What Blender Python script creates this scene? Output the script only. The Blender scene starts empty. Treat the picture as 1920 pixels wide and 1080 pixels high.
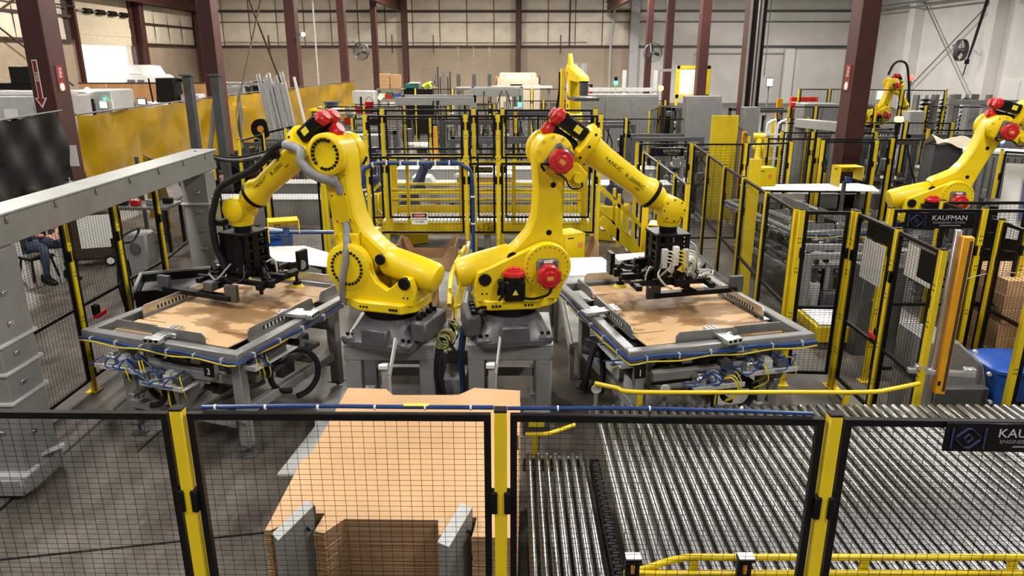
import bpy, bmesh, math, random
from math import pi, sin, cos, radians
from mathutils import Matrix, Vector
random.seed(7)
SC = bpy.context.scene
COL = SC.collection

# ---------------------------------------------------------------- camera, world, lights, exposure
cam_d = bpy.data.cameras.new('camera')
cam = bpy.data.objects.new('camera', cam_d); COL.objects.link(cam)
cam_d.sensor_width = 36.0
cam_d.lens = 36.0 * 1370.0 / 1920.0
cam_d.clip_end = 300
cam.location = (0, 0, 3.4)
cam.rotation_euler = (radians(90) - math.atan(428 / 1370), 0, 0)
SC.camera = cam

world = bpy.data.worlds.new('world'); SC.world = world; world.use_nodes = True
world.node_tree.nodes['Background'].inputs[0].default_value = (0.93, 0.96, 1.0, 1)
world.node_tree.nodes['Background'].inputs[1].default_value = 5.0

def area(x, y, z, sx, sy, w, col=(1.0, 0.95, 0.87)):
    d = bpy.data.lights.new('high_bay_light', 'AREA'); d.shape = 'RECTANGLE'
    d.size = sx; d.size_y = sy; d.energy = w; d.color = col
    o = bpy.data.objects.new('high_bay_light', d); COL.objects.link(o); o.location = (x, y, z)
    return o
for lx in (-19, -5, 5, 19):
    for ly in (-1.5, 6, 15, 26, 38, 51):
        if abs(lx) > 10 and ly < 0: continue
        warm = (1.0, 0.90, 0.78) if lx < 0 and ly > 20 else (1.0, 0.955, 0.89)
        area(lx, ly, 8.6, 0.9, 2.6, 560 if ly < 20 else (1450 if lx > 10 else 1300), warm)

SC.view_settings.view_transform = 'Standard'
SC.view_settings.look = 'None'
SC.view_settings.exposure = 0.0
SC.view_settings.gamma = 1.0
SC.view_settings.use_curve_mapping = False
SC.cycles.max_bounces = 7
SC.cycles.diffuse_bounces = 3
SC.cycles.glossy_bounces = 3
SC.cycles.transmission_bounces = 4
SC.cycles.transparent_max_bounces = 6
SC.cycles.sample_clamp_indirect = 6.0
SC.cycles.caustics_reflective = False
SC.cycles.caustics_refractive = False

# ---------------------------------------------------------------- materials
MATS = {}
def mat(name, col, rough=0.5, metal=0.0, var=0.12, scale=6.0, emit=None, coat=0.0, bump=0.0, col2=None, detail=3.0, coords='Object', stretch=None):
    m = bpy.data.materials.new(name); m.use_nodes = True
    nt = m.node_tree; b = nt.nodes['Principled BSDF']
    b.inputs['Roughness'].default_value = rough
    b.inputs['Metallic'].default_value = metal
    b.inputs['Coat Weight'].default_value = coat
    if max(col) < 0.03: b.inputs['Specular IOR Level'].default_value = 0.18
    if emit:
        b.inputs['Emission Color'].default_value = (*emit[:3], 1)
        b.inputs['Emission Strength'].default_value = emit[3]
    tc = nt.nodes.new('ShaderNodeTexCoord')
    nz = nt.nodes.new('ShaderNodeTexNoise'); nz.inputs['Scale'].default_value = scale
    nz.inputs['Detail'].default_value = detail
    src = tc.outputs[coords]
    if stretch:
        mp = nt.nodes.new('ShaderNodeMapping'); mp.inputs['Scale'].default_value = stretch
        nt.links.new(src, mp.inputs[0]); src = mp.outputs[0]
    nt.links.new(src, nz.inputs['Vector'])
    rp = nt.nodes.new('ShaderNodeValToRGB')
    rp.color_ramp.elements[0].position = 0.32; rp.color_ramp.elements[1].position = 0.68
    c2 = col2 or tuple(min(1, c * (1 + var)) for c in col)
    rp.color_ramp.elements[0].color = (*[c * (1 - var) for c in col], 1) if not col2 else (*col, 1)
    rp.color_ramp.elements[1].color = (*c2, 1)
    nt.links.new(nz.outputs['Fac'], rp.inputs[0])
    nt.links.new(rp.outputs[0], b.inputs['Base Color'])
    if bump:
        bp = nt.nodes.new('ShaderNodeBump'); bp.inputs['Strength'].default_value = bump
        bp.inputs['Distance'].default_value = 0.01
        nt.links.new(nz.outputs['Fac'], bp.inputs['Height']); nt.links.new(bp.outputs[0], b.inputs['Normal'])
    MATS[name] = m
    return m
mat('yellow', (0.83, 0.61, 0.004), 0.40, var=0.05, coat=0.08)
mat('yellow_guard', (0.76, 0.56, 0.012), 0.42, var=0.10, scale=3)
mat('amber', (0.80, 0.36, 0.010), 0.35, var=0.08)
mat('black', (0.006, 0.006, 0.0065), 0.42, var=0.3)
mat('black_gloss', (0.008, 0.008, 0.009), 0.22, var=0.2)
mat('rubber', (0.014, 0.014, 0.015), 0.6, var=0.3)
mat('wire', (0.010, 0.009, 0.008), 0.5, var=0.1)
mat('cast_grey', (0.085, 0.088, 0.09), 0.42, var=0.15, bump=0.1, scale=14)
mat('grey', (0.235, 0.238, 0.235), 0.45, var=0.10, scale=4)
mat('frame_grey', (0.25, 0.252, 0.25), 0.36, 0.35, var=0.12, scale=5)
mat('grey_light', (0.36, 0.37, 0.365), 0.42, var=0.08, scale=4)
mat('grey_pale', (0.52, 0.53, 0.53), 0.45, var=0.08)
mat('grey_dark', (0.075, 0.078, 0.08), 0.5, var=0.15)
mat('steel', (0.62, 0.63, 0.64), 0.30, 1.0, var=0.10, scale=9)
mat('roller_steel', (0.40, 0.405, 0.41), 0.30, 1.0, var=0.08, scale=5, detail=6)
mat('bright_roller', (0.70, 0.71, 0.72), 0.4, 0.55, var=0.05)
mat('aluminium', (0.72, 0.73, 0.74), 0.36, 1.0, var=0.06)
mat('dull_steel', (0.33, 0.33, 0.325), 0.42, 0.7, var=0.16, scale=5)
mat('red', (0.52, 0.012, 0.016), 0.32, var=0.1, coat=0.2)
mat('sign_red', (0.24, 0.018, 0.016), 0.5)
mat('red_brown', (0.060, 0.016, 0.013), 0.5, var=0.16, scale=2.5)
mat('white', (0.80, 0.80, 0.79), 0.35, var=0.04)
mat('white_panel', (0.86, 0.87, 0.88), 0.4, var=0.03)
mat('paper', (0.82, 0.81, 0.78), 0.6, var=0.04)
mat('cream', (0.70, 0.62, 0.47), 0.5, var=0.06)
mat('blue', (0.012, 0.050, 0.20), 0.35, var=0.2, scale=25)
mat('blue_bin', (0.02, 0.09, 0.42), 0.35, var=0.1)
mat('navy', (0.022, 0.030, 0.085), 0.4, var=0.15)
mat('teal', (0.01, 0.14, 0.13), 0.45, var=0.15)
mat('green', (0.02, 0.16, 0.05), 0.45)
mat('lime', (0.42, 0.85, 0.01), 0.4, var=0.04)
mat('cable_yellow', (0.72, 0.56, 0.03), 0.4, var=0.1, scale=20)
mat('cable_green', (0.25, 0.42, 0.04), 0.4)
mat('cable_white', (0.62, 0.60, 0.50), 0.45)
mat('grey_hose', (0.24, 0.24, 0.26), 0.5, var=0.15, scale=12)
mat('cardboard', (0.60, 0.375, 0.195), 0.72, var=0.05, scale=3)
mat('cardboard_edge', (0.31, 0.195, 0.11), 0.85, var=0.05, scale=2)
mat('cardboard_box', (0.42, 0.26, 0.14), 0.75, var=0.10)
mat('plywood', (0.50, 0.27, 0.11), 0.55, var=0.14, scale=3, stretch=(1, 1, 0.2))
mat('curtain_black', (0.007, 0.0075, 0.007), 0.5, var=0.3)
mat('brown_dark', (0.05, 0.03, 0.02), 0.6)
mat('skin', (0.50, 0.27, 0.19), 0.5, var=0.06)
mat('hair', (0.02, 0.013, 0.009), 0.6)
mat('denim', (0.045, 0.068, 0.115), 0.8, var=0.2, scale=20)
mat('shirt_black', (0.012, 0.012, 0.014), 0.8, var=0.2)
mat('hivis', (0.62, 0.85, 0.03), 0.6, var=0.05)
mat('red_lattice', (0.75, 0.03, 0.015), 0.4, var=0.1)
mat('lamp_green', (0.02, 0.5, 0.2), 0.3, emit=(0.05, 1.0, 0.45, 6))
mat('lamp_amber', (0.9, 0.35, 0.02), 0.3, emit=(1.0, 0.42, 0.05, 14))
mat('lamp_blue', (0.1, 0.3, 1.0), 0.3, emit=(0.15, 0.4, 1.0, 8))
mat('lamp_red', (0.9, 0.05, 0.02), 0.3, emit=(1.0, 0.05, 0.04, 6))
mat('lamp_white', (0.9, 0.9, 0.85), 0.3, emit=(1.0, 0.92, 0.75, 5))
mat('screen', (0.5, 0.6, 0.6), 0.3, emit=(0.75, 0.9, 0.85, 1.6))
mat('label_orange', (0.75, 0.28, 0.05), 0.5, var=0.02)
mat('label_yellow', (0.85, 0.72, 0.05), 0.5, var=0.02)
mat('sign_blue', (0.06, 0.07, 0.20), 0.5, var=0.02)
mat('smoked', (0.02, 0.022, 0.024), 0.12, var=0.1)

def stained_cardboard():
    m = bpy.data.materials.new('stained_cardboard'); m.use_nodes = True; nt = m.node_tree
    N = nt.nodes; L = nt.links; b = N['Principled BSDF']; b.inputs['Roughness'].default_value = 0.6
    tc = N.new('ShaderNodeTexCoord')
    nz = N.new('ShaderNodeTexNoise'); nz.inputs['Scale'].default_value = 2.6; nz.inputs['Detail'].default_value = 3
    mp = N.new('ShaderNodeMapping'); mp.inputs['Scale'].default_value = (0.75, 1.7, 1)
    L.new(tc.outputs['Object'], mp.inputs[0]); L.new(mp.outputs[0], nz.inputs['Vector'])
    gr = N.new('ShaderNodeTexGradient'); gr.gradient_type = 'SPHERICAL'
    mg = N.new('ShaderNodeMapping'); mg.inputs['Location'].default_value = (-0.02, 0.12, 0); mg.inputs['Scale'].default_value = (1.15, 1.25, 1.0)
    L.new(tc.outputs['Object'], mg.inputs[0]); L.new(mg.outputs[0], gr.inputs[0])
    mu = N.new('ShaderNodeMath'); mu.operation = 'MULTIPLY_ADD'
    L.new(gr.outputs['Fac'], mu.inputs[0]); mu.inputs[1].default_value = 0.32; L.new(nz.outputs['Fac'], mu.inputs[2])
    rp = N.new('ShaderNodeValToRGB'); e = rp.color_ramp.elements
    e[0].position = 0.575; e[0].color = (0.60, 0.385, 0.20, 1); e[1].position = 0.80; e[1].color = (0.24, 0.135, 0.055, 1)
    x = e.new(0.605); x.color = (0.36, 0.21, 0.092, 1)
    x = e.new(0.595); x.color = (0.55, 0.345, 0.175, 1)
    x = e.new(0.69); x.color = (0.27, 0.15, 0.062, 1)
    L.new(mu.outputs[0], rp.inputs[0]); L.new(rp.outputs[0], b.inputs['Base Color'])
    MATS['stained_cardboard'] = m
stained_cardboard()

def floor_mat():
    m = bpy.data.materials.new('concrete'); m.use_nodes = True; nt = m.node_tree
    N = nt.nodes; L = nt.links; b = N['Principled BSDF']
    tc = N.new('ShaderNodeTexCoord')
    def noise(s, d, st=None, r=0.6):
        n = N.new('ShaderNodeTexNoise'); n.inputs['Scale'].default_value = s; n.inputs['Detail'].default_value = d; n.inputs['Roughness'].default_value = r
        if st:
            mp = N.new('ShaderNodeMapping'); mp.inputs['Scale'].default_value = st[0]; mp.inputs['Rotation'].default_value = (0, 0, st[1])
            L.new(tc.outputs['Object'], mp.inputs[0]); L.new(mp.outputs[0], n.inputs['Vector'])
        else: L.new(tc.outputs['Object'], n.inputs['Vector'])
        return n
    a = noise(1.1, 8, None, .72); c = noise(4.5, 9, ((1, 0.45, 1), 0.7), .7); w = noise(18, 6, ((1, 0.12, 1), 2.2))
    r1 = N.new('ShaderNodeValToRGB'); e = r1.color_ramp.elements
    e[0].position = 0.40; e[0].color = (0.052, 0.044, 0.036, 1); e[1].position = 0.62; e[1].color = (0.165, 0.146, 0.124, 1)
    mx = N.new('ShaderNodeMath'); mx.operation = 'MULTIPLY_ADD'; mx.inputs[1].default_value = 0.5
    L.new(c.outputs['Fac'], mx.inputs[0])
    h = N.new('ShaderNodeMath'); h.operation = 'MULTIPLY'; h.inputs[1].default_value = 0.5
    L.new(a.outputs['Fac'], h.inputs[0]); L.new(h.outputs[0], mx.inputs[2]); L.new(mx.outputs[0], r1.inputs[0])
    r2 = N.new('ShaderNodeValToRGB'); e = r2.color_ramp.elements
    e[0].position = 0.62; e[0].color = (0, 0, 0, 1); e[1].position = 0.78; e[1].color = (0.35, 0.35, 0.35, 1)
    L.new(w.outputs['Fac'], r2.inputs[0])
    mc = N.new('ShaderNodeMix'); mc.data_type = 'RGBA'
    L.new(r2.outputs[0], mc.inputs[0]); L.new(r1.outputs[0], mc.inputs[6]); mc.inputs[7].default_value = (0.36, 0.33, 0.30, 1)
    L.new(mc.outputs[2], b.inputs['Base Color'])
    rr = N.new('ShaderNodeMapRange'); rr.inputs[3].default_value = 0.32; rr.inputs[4].default_value = 0.62
    L.new(c.outputs['Fac'], rr.inputs[0]); L.new(rr.outputs[0], b.inputs['Roughness'])
    MATS['concrete'] = m
floor_mat()

def block_mat(name, c1, c2, cm):
    m = bpy.data.materials.new(name); m.use_nodes = True; nt = m.node_tree
    N = nt.nodes; L = nt.links; b = N['Principled BSDF']; b.inputs['Roughness'].default_value = 0.85
    tc = N.new('ShaderNodeTexCoord'); mp = N.new('ShaderNodeMapping'); br = N.new('ShaderNodeTexBrick')
    L.new(tc.outputs['UV'], mp.inputs[0]); L.new(mp.outputs[0], br.inputs['Vector'])
    br.inputs['Scale'].default_value = 1.0; br.inputs['Brick Width'].default_value = 0.4; br.inputs['Row Height'].default_value = 0.2
    br.inputs['Mortar Size'].default_value = 0.008
    br.inputs['Color1'].default_value = (*c1, 1); br.inputs['Color2'].default_value = (*c2, 1); br.inputs['Mortar'].default_value = (*cm, 1)
    nz = N.new('ShaderNodeTexNoise'); nz.inputs['Scale'].default_value = 0.35; nz.inputs['Detail'].default_value = 6
    L.new(tc.outputs['UV'], nz.inputs['Vector'])
    mc = N.new('ShaderNodeMix'); mc.data_type = 'RGBA'; mc.blend_type = 'MULTIPLY'; mc.inputs[0].default_value = 0.45
    L.new(br.outputs['Color'], mc.inputs[6]); L.new(nz.outputs['Color'], mc.inputs[7])
    hs = N.new('ShaderNodeHueSaturation'); hs.inputs['Saturation'].default_value = 0.0; hs.inputs['Value'].default_value = 1.6
    L.new(nz.outputs['Color'], hs.inputs['Color']); L.new(hs.outputs[0], mc.inputs[7])
    L.new(mc.outputs[2], b.inputs['Base Color'])
    MATS[name] = m
block_mat('block_tan', (0.47, 0.385, 0.29), (0.44, 0.355, 0.265), (0.40, 0.325, 0.24))
block_mat('block_white', (0.76, 0.735, 0.70), (0.745, 0.72, 0.685), (0.72, 0.70, 0.665))
mat('insulation', (0.80, 0.735, 0.61), 0.5, var=0.12, scale=1.2, detail=6, bump=0.4)
mat('white_wall', (0.74, 0.72, 0.69), 0.6, var=0.06, scale=0.8, detail=6)
mat('girt', (0.05, 0.026, 0.02), 0.6, var=0.3)
mat('asphalt', (0.35, 0.35, 0.34), 0.9)
mat('ceiling_deck', (0.16, 0.155, 0.15), 0.7)

def curtain_mat(name, col, tr):
    m = bpy.data.materials.new(name); m.use_nodes = True; nt = m.node_tree
    N = nt.nodes; L = nt.links; b = N['Principled BSDF']
    nz = N.new('ShaderNodeTexNoise'); nz.inputs['Scale'].default_value = 1.3; nz.inputs['Detail'].default_value = 4
    tc = N.new('ShaderNodeTexCoord'); L.new(tc.outputs['Object'], nz.inputs['Vector'])
    rp = N.new('ShaderNodeValToRGB'); e = rp.color_ramp.elements
    e[0].position = 0.35; e[0].color = (*[c * 0.75 for c in col], 1); e[1].position = 0.7; e[1].color = (*col, 1)
    L.new(nz.outputs['Fac'], rp.inputs[0]); L.new(rp.outputs[0], b.inputs['Base Color'])
    b.inputs['Roughness'].default_value = 0.2; b.inputs['Coat Weight'].default_value = 0.3
    t = N.new('ShaderNodeBsdfTranslucent'); L.new(rp.outputs[0], t.inputs['Color'])
    mx = N.new('ShaderNodeMixShader'); mx.inputs[0].default_value = tr
    L.new(b.outputs[0], mx.inputs[1]); L.new(t.outputs[0], mx.inputs[2]); L.new(mx.outputs[0], N['Material Output'].inputs['Surface'])
    MATS[name] = m
curtain_mat('curtain_amber', (0.46, 0.275, 0.006), 0.15)

def glass_mat():
    m = bpy.data.materials.new('clear_plastic'); m.use_nodes = True; nt = m.node_tree; b = nt.nodes['Principled BSDF']
    b.inputs['Base Color'].default_value = (0.9, 0.92, 0.93, 1); b.inputs['Roughness'].default_value = 0.05
    b.inputs['Transmission Weight'].default_value = 0.9; b.inputs['IOR'].default_value = 1.1
    MATS['clear_plastic'] = m
glass_mat()

# ---------------------------------------------------------------- mesh helpers
def R(axis, deg): return Matrix.Rotation(radians(deg), 4, axis)
def T(x, y, z): return Matrix.Translation((x, y, z))
STUFF = set('bolt_ring bolt_heads flange_bolts anchor_bolts hub_screws screws slot_holes slots boss motor_cable air_tube guard_spokes hand_slot port knobs cable_tie coiled_cable wrap_folds'.split())
class MB:
    """collects shapes; build() links them as one mesh object"""
    def __init__(s, M=None): s.v = []; s.f = []; s.mi = []; s.M = M or Matrix.Identity(4); s.m = 0
    def add(s, vs, fs, M=None):
        k = len(s.v); X = s.M @ M if M is not None else s.M
        s.v += [tuple(X @ Vector(p)) for p in vs]
        s.f += [tuple(k + i for i in f) for f in fs]; s.mi += [s.m] * len(fs)
        return s
    def box(s, x, y, z, sx, sy, sz, b=0.0, M=None):
        hx, hy, hz = sx / 2, sy / 2, sz / 2
        b = min(b, hx * .9, hy * .9, hz * .9)
        if b <= 0:
            vs = [(x + i * hx, y + j * hy, z + k * hz) for i in (-1, 1) for j in (-1, 1) for k in (-1, 1)]
            return s.add(vs, [(0, 1, 3, 2), (4, 6, 7, 5), (0, 4, 5, 1), (2, 3, 7, 6), (0, 2, 6, 4), (1, 5, 7, 3)], M)
        vs = []
        for i in (-1, 1):
            for j in (-1, 1):
                for k in (-1, 1):
                    vs += [(x + i * hx, y + j * (hy - b), z + k * (hz - b)), (x + i * (hx - b), y + j * hy, z + k * (hz - b)), (x + i * (hx - b), y + j * (hy - b), z + k * hz)]
        I = lambda i, j, k, a: ((i > 0) * 4 + (j > 0) * 2 + (k > 0)) * 3 + a
        fs = []
        for sg in (-1, 1):
            fs.append([I(sg, j, k, 0) for j, k in ((-1, -1), (1, -1), (1, 1), (-1, 1))])
            fs.append([I(i, sg, k, 1) for i, k in ((-1, -1), (1, -1), (1, 1), (-1, 1))])
            fs.append([I(i, j, sg, 2) for i, j in ((-1, -1), (1, -1), (1, 1), (-1, 1))])
        for i in (-1, 1):
            for j in (-1, 1):
                fs.append([I(i, j, -1, 0), I(i, j, 1, 0), I(i, j, 1, 1), I(i, j, -1, 1)])
                fs.append([I(i, -1, j, 0), I(i, 1, j, 0), I(i, 1, j, 2), I(i, -1, j, 2)])
                fs.append([I(-1, i, j, 1), I(1, i, j, 1), I(1, i, j, 2), I(-1, i, j, 2)])
                for k in (-1, 1): fs.append([I(i, j, k, 0), I(i, j, k, 1), I(i, j, k, 2)])
        return s.add(vs, fs, M)
    def bar(s, p0, p1, w, h, up=(0, 0, 1), b=0.0):
        p0 = Vector(p0); p1 = Vector(p1); d = p1 - p0; L = d.length; d.normalize()
        u = Vector(up)
        if abs(d.dot(u)) > .98: u = Vector((0, 1, 0))
        y = u.cross(d).normalized(); z = d.cross(y)
        M = Matrix(((d.x, y.x, z.x, p0.x), (d.y, y.y, z.y, p0.y), (d.z, y.z, z.z, p0.z), (0, 0, 0, 1)))
        return s.box(L / 2, 0, 0, L, w, h, b, M)
    def lathe(s, prof, n=24, M=None, cap=True):
        """prof: (radius, height) along local +Z"""
        vs = []; fs = []
        for r, z in prof:
            for k in range(n): vs.append((r * cos(2 * pi * k / n), r * sin(2 * pi * k / n), z))
        for a in range(len(prof) - 1):
            for k in range(n):
                q = (k + 1) % n; fs.append((a * n + k, a * n + q, (a + 1) * n + q, (a + 1) * n + k))
        if cap:
            fs.append(tuple(range(n))[::-1]); e = (len(prof) - 1) * n; fs.append(tuple(e + k for k in range(n)))
        return s.add(vs, fs, M)
    def islands(s):
        """faces grouped by pieces; pieces whose boxes touch stay together"""
        p = list(range(len(s.v)))
        def fd(i):
            while p[i] != i: p[i] = p[p[i]]; i = p[i]
            return i
        for f in s.f:
            a = fd(f[0])
            for i in f[1:]: p[fd(i)] = a
        D = {}
        for k, f in enumerate(s.f): D.setdefault(fd(f[0]), []).append(k)
        B = []
        for g in D.values():
            vs = [s.v[i] for k in g for i in s.f[k]]
            B.append([g, [min(v[a] for v in vs) - .002 for a in range(3)], [max(v[a] for v in vs) + .002 for a in range(3)]])
        ch = len(B) < 60
        while ch:
            ch = False
            for i in range(len(B)):
                for j in range(i + 1, len(B)):
                    if all(B[i][1][a] <= B[j][2][a] and B[j][1][a] <= B[i][2][a] for a in range(3)):
                        B[i] = [B[i][0] + B[j][0], [min(x, y) for x, y in zip(B[i][1], B[j][1])], [max(x, y) for x, y in zip(B[i][2], B[j][2])]]
                        del B[j]; ch = True; break
                if ch: break
        return [b[0] for b in B]
    def frame(s, p0, p1):
        p0 = Vector(p0); p1 = Vector(p1); z = (p1 - p0).normalized()
        a = Vector((0, 0, 1)) if abs(z.z) < .9 else Vector((1, 0, 0))
        x = a.cross(z).normalized(); y = z.cross(x)
        return Matrix(((x.x, y.x, z.x, p0.x), (x.y, y.y, z.y, p0.y), (x.z, y.z, z.z, p0.z), (0, 0, 0, 1)))
    def cyl(s, p0, p1, r, r1=None, n=16, ch=0.0):
        L = (Vector(p1) - Vector(p0)).length; r1 = r if r1 is None else r1
        pr = [(r, 0), (r1, L)] if not ch else [(r - ch, 0), (r, ch), (r1, L - ch), (r1 - ch, L)]
        return s.lathe(pr, n, s.frame(p0, p1))
    def rod(s, p0, p1, r, n=3): 
        L = (Vector(p1) - Vector(p0)).length
        return s.lathe([(r, 0), (r, L)], n, s.frame(p0, p1), False)
    def tube(s, pts, r, n=8, smooth=0, cap=True):
        P = [Vector(p) for p in pts]
        if smooth: P = spline(P, smooth)
        vs = []; fs = []; x = None
        for i, p in enumerate(P):
            t = (P[min(i + 1, len(P) - 1)] - P[max(i - 1, 0)]).normalized()
            if x is None:
                a = Vector((0, 0, 1)) if abs(t.z) < .9 else Vector((1, 0, 0)); x = a.cross(t).normalized()
            x = (x - t * x.dot(t)).normalized(); y = t.cross(x)
            rr = r[i] if isinstance(r, (list, tuple)) else r
            for k in range(n): vs.append(p + x * (rr * cos(2 * pi * k / n)) + y * (rr * sin(2 * pi * k / n)))
        for a in range(len(P) - 1):
            for k in range(n):
                q = (k + 1) % n; fs.append((a * n + k, a * n + q, (a + 1) * n + q, (a + 1) * n + k))
        if cap:
            fs.append(tuple(range(n))[::-1]); e = (len(P) - 1) * n; fs.append(tuple(e + k for k in range(n)))
        return s.add(vs, fs)
    def prism(s, poly, a, b, plane='xy', ch=0.0, M=None):
        """poly extruded from a to b; plane 'xy' -> along z, 'xz' -> along y, 'yz' -> along x"""
        n = len(poly); A = sum(poly[i][0] * poly[(i + 1) % n][1] - poly[(i + 1) % n][0] * poly[i][1] for i in range(n))
        if A < 0: poly = poly[::-1]
        def inset(d):
            out = []
            for i in range(n):
                p = Vector(poly[i]); q = Vector(poly[(i + 1) % n]); o = Vector(poly[i - 1])
                e1 = (p - o).normalized(); e2 = (q - p).normalized()
                m = Vector((-e1.y - e2.y, e1.x + e2.x))
                L = m.length
                out.append(tuple(p + m * (d / max(L, .3)) * (2 / max(L, .8)) ** 0) if L > 1e-6 else tuple(p))
            return out
        lv = [(a, poly), (b, poly)] if not ch else [(a, inset(ch)), (a + ch, poly), (b - ch, poly), (b, inset(ch))]
        P = {'xy': lambda u, v, t: (u, v, t), 'xz': lambda u, v, t: (u, t, v), 'yz': lambda u, v, t: (t, u, v)}[plane]
        vs = [P(u, v, t) for t, pl in lv for u, v in pl]; fs = []
        for q in range(len(lv) - 1):
            for i in range(n):
                j = (i + 1) % n; fs.append((q * n + i, q * n + j, (q + 1) * n + j, (q + 1) * n + i))
        fs.append(tuple(range(n))[::-1]); e = (len(lv) - 1) * n; fs.append(tuple(e + i for i in range(n)))
        if plane == 'xz': fs = [f[::-1] for f in fs]
        return s.add(vs, fs, M)
    def sph(s, c, r, n=14, sc=(1, 1, 1)):
        m = n // 2; vs = []; fs = []
        for i in range(m + 1):
            t = pi * i / m
            for k in range(n): vs.append((c[0] + r * sc[0] * sin(t) * cos(2 * pi * k / n), c[1] + r * sc[1] * sin(t) * sin(2 * pi * k / n), c[2] - r * sc[2] * cos(t)))
        for i in range(m):
            for k in range(n):
                q = (k + 1) % n; fs.append((i * n + k, i * n + q, (i + 1) * n + q, (i + 1) * n + k))
        return s.add(vs, fs)
    def grid(s, fn, nu, nv):
        vs = [fn(i / nu, j / nv) for i in range(nu + 1) for j in range(nv + 1)]
        fs = [(i * (nv + 1) + j, (i + 1) * (nv + 1) + j, (i + 1) * (nv + 1) + j + 1, i * (nv + 1) + j + 1) for i in range(nu) for j in range(nv)]
        return s.add(vs, fs)
    def mesh(s, name, mats, flat=False):
        me = bpy.data.meshes.new(name); me.from_pydata(s.v, [], s.f)
        for m in (mats if isinstance(mats, (list, tuple)) else [mats]): me.materials.append(MATS[m])
        if any(s.mi): me.polygons.foreach_set('material_index', s.mi)
        bm = bmesh.new(); bm.from_mesh(me)
        if len(s.f) < 60000: bmesh.ops.recalc_face_normals(bm, faces=bm.faces)
        bm.to_mesh(me); bm.free()
        if not flat:
            me.shade_smooth(); me.set_sharp_from_angle(angle=radians(38))
        return me
    def build(s, name, mats, parent=None, loc=None, rz=0.0, flat=False, **kw):
        if parent is not None and name not in STUFF and not kw.get('kind') and len(s.f) < 4000:
            G = s.islands()
            if 1 < len(G) <= 12:
                first = None
                for g in G:
                    q = MB(); ids = sorted({i for f in g for i in s.f[f]}); mp = {i: n for n, i in enumerate(ids)}
                    q.v = [s.v[i] for i in ids]; q.f = [tuple(mp[i] for i in s.f[f]) for f in g]; q.mi = [s.mi[f] for f in g]
                    o = ob(name, q.mesh(name, mats, flat), parent, loc, rz, **kw); first = first or o
                return first
        if name in STUFF: kw['kind'] = 'stuff'
        return ob(name, s.mesh(name, mats, flat), parent, loc, rz, **kw)
def spline(P, k):
    out = []
    for i in range(len(P) - 1):
        a, b, c, d = P[max(i - 1, 0)], P[i], P[i + 1], P[min(i + 2, len(P) - 1)]
        for j in range(k):
            t = j / k
            out.append(0.5 * ((2 * b) + (c - a) * t + (2 * a - 5 * b + 4 * c - d) * t * t + (3 * b - a - 3 * c + d) * t ** 3))
    out.append(P[-1]); return out
def ob(name, me, parent=None, loc=None, rz=0.0, label=None, cat=None, group=None, kind=None, rot=None, scale=None):
    o = bpy.data.objects.new(name, me); COL.objects.link(o)
    if parent: o.parent = parent
    if loc: o.location = loc
    if rot: o.rotation_euler = rot
    elif rz: o.rotation_euler = (0, 0, rz)
    if scale: o.scale = scale
    for k, v in (('label', label), ('category', cat), ('group', group), ('kind', kind)):
        if v: o[k] = v
    return o
def th(name, label, cat, loc=(0, 0, 0), rz=0.0, group=None): return ob(name, None, None, loc, rz, label, cat, group)
_TX = {}
def text(body, size, name, m, parent, M, align='CENTER', sx=1.0):
    """flat lettering: text laid in its local XY plane, placed by matrix M"""
    cu = bpy.data.curves.new('lettering', 'FONT'); cu.body = body; cu.size = size; cu.align_x = align; cu.align_y = 'CENTER'; cu.extrude = 0.0006
    cu.resolution_u = 2
    t = bpy.data.objects.new('lettering', cu); COL.objects.link(t)
    dg = bpy.context.evaluated_depsgraph_get(); me = bpy.data.meshes.new_from_object(t.evaluated_get(dg))
    bpy.data.objects.remove(t); bpy.data.curves.remove(cu)
    me.materials.clear(); me.materials.append(MATS[m])
    me.transform(Matrix.Diagonal((sx, 1, 1, 1))); me.transform(M)
    return ob(name, me, parent)
def circ(cx, cz, r, a0=0, a1=360, n=12): return [(cx + r * cos(radians(a0 + (a1 - a0) * i / n)), cz + r * sin(radians(a0 + (a1 - a0) * i / n))) for i in range(n + (0 if abs(a1 - a0) == 360 else 1))]
def uvbox(o, s=1.0):
    """planar UVs in metres from the dominant face normal (for block courses)"""
    me = o.data; uv = me.uv_layers.new(name='UVMap')
    for p in me.polygons:
        n = p.normal
        for li in p.loop_indices:
            c = me.vertices[me.loops[li].vertex_index].co
            uv.data[li].uv = (c.y, c.z) if abs(n.x) > .7 else (c.x, c.z) if abs(n.y) > .7 else (c.x, c.y)

# ================================================================ THE SETTING
XL, XR, YB, YF, ZC = -25.3, 28.4, 62.0, -9.0, 9.4
b = MB(); b.box(1.5, 26, -0.15, 60, 76, 0.3); b.build('floor', 'concrete', kind='structure', flat=True)
b = MB(); b.box(-60, 48, -0.35, 68, 60, 0.3); b.build('ground_outside', 'asphalt', kind='structure', flat=True)
b = MB(); b.box(1.5, 26.5, ZC + .15, 54.4, 71.6, 0.3); b.build('ceiling', 'ceiling_deck', kind='structure', flat=True)
b = MB(); b.box(1.5, YF - .15, 4.7, 54.4, .3, 9.4); b.build('wall_front', 'white_wall', kind='structure', flat=True)
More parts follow.
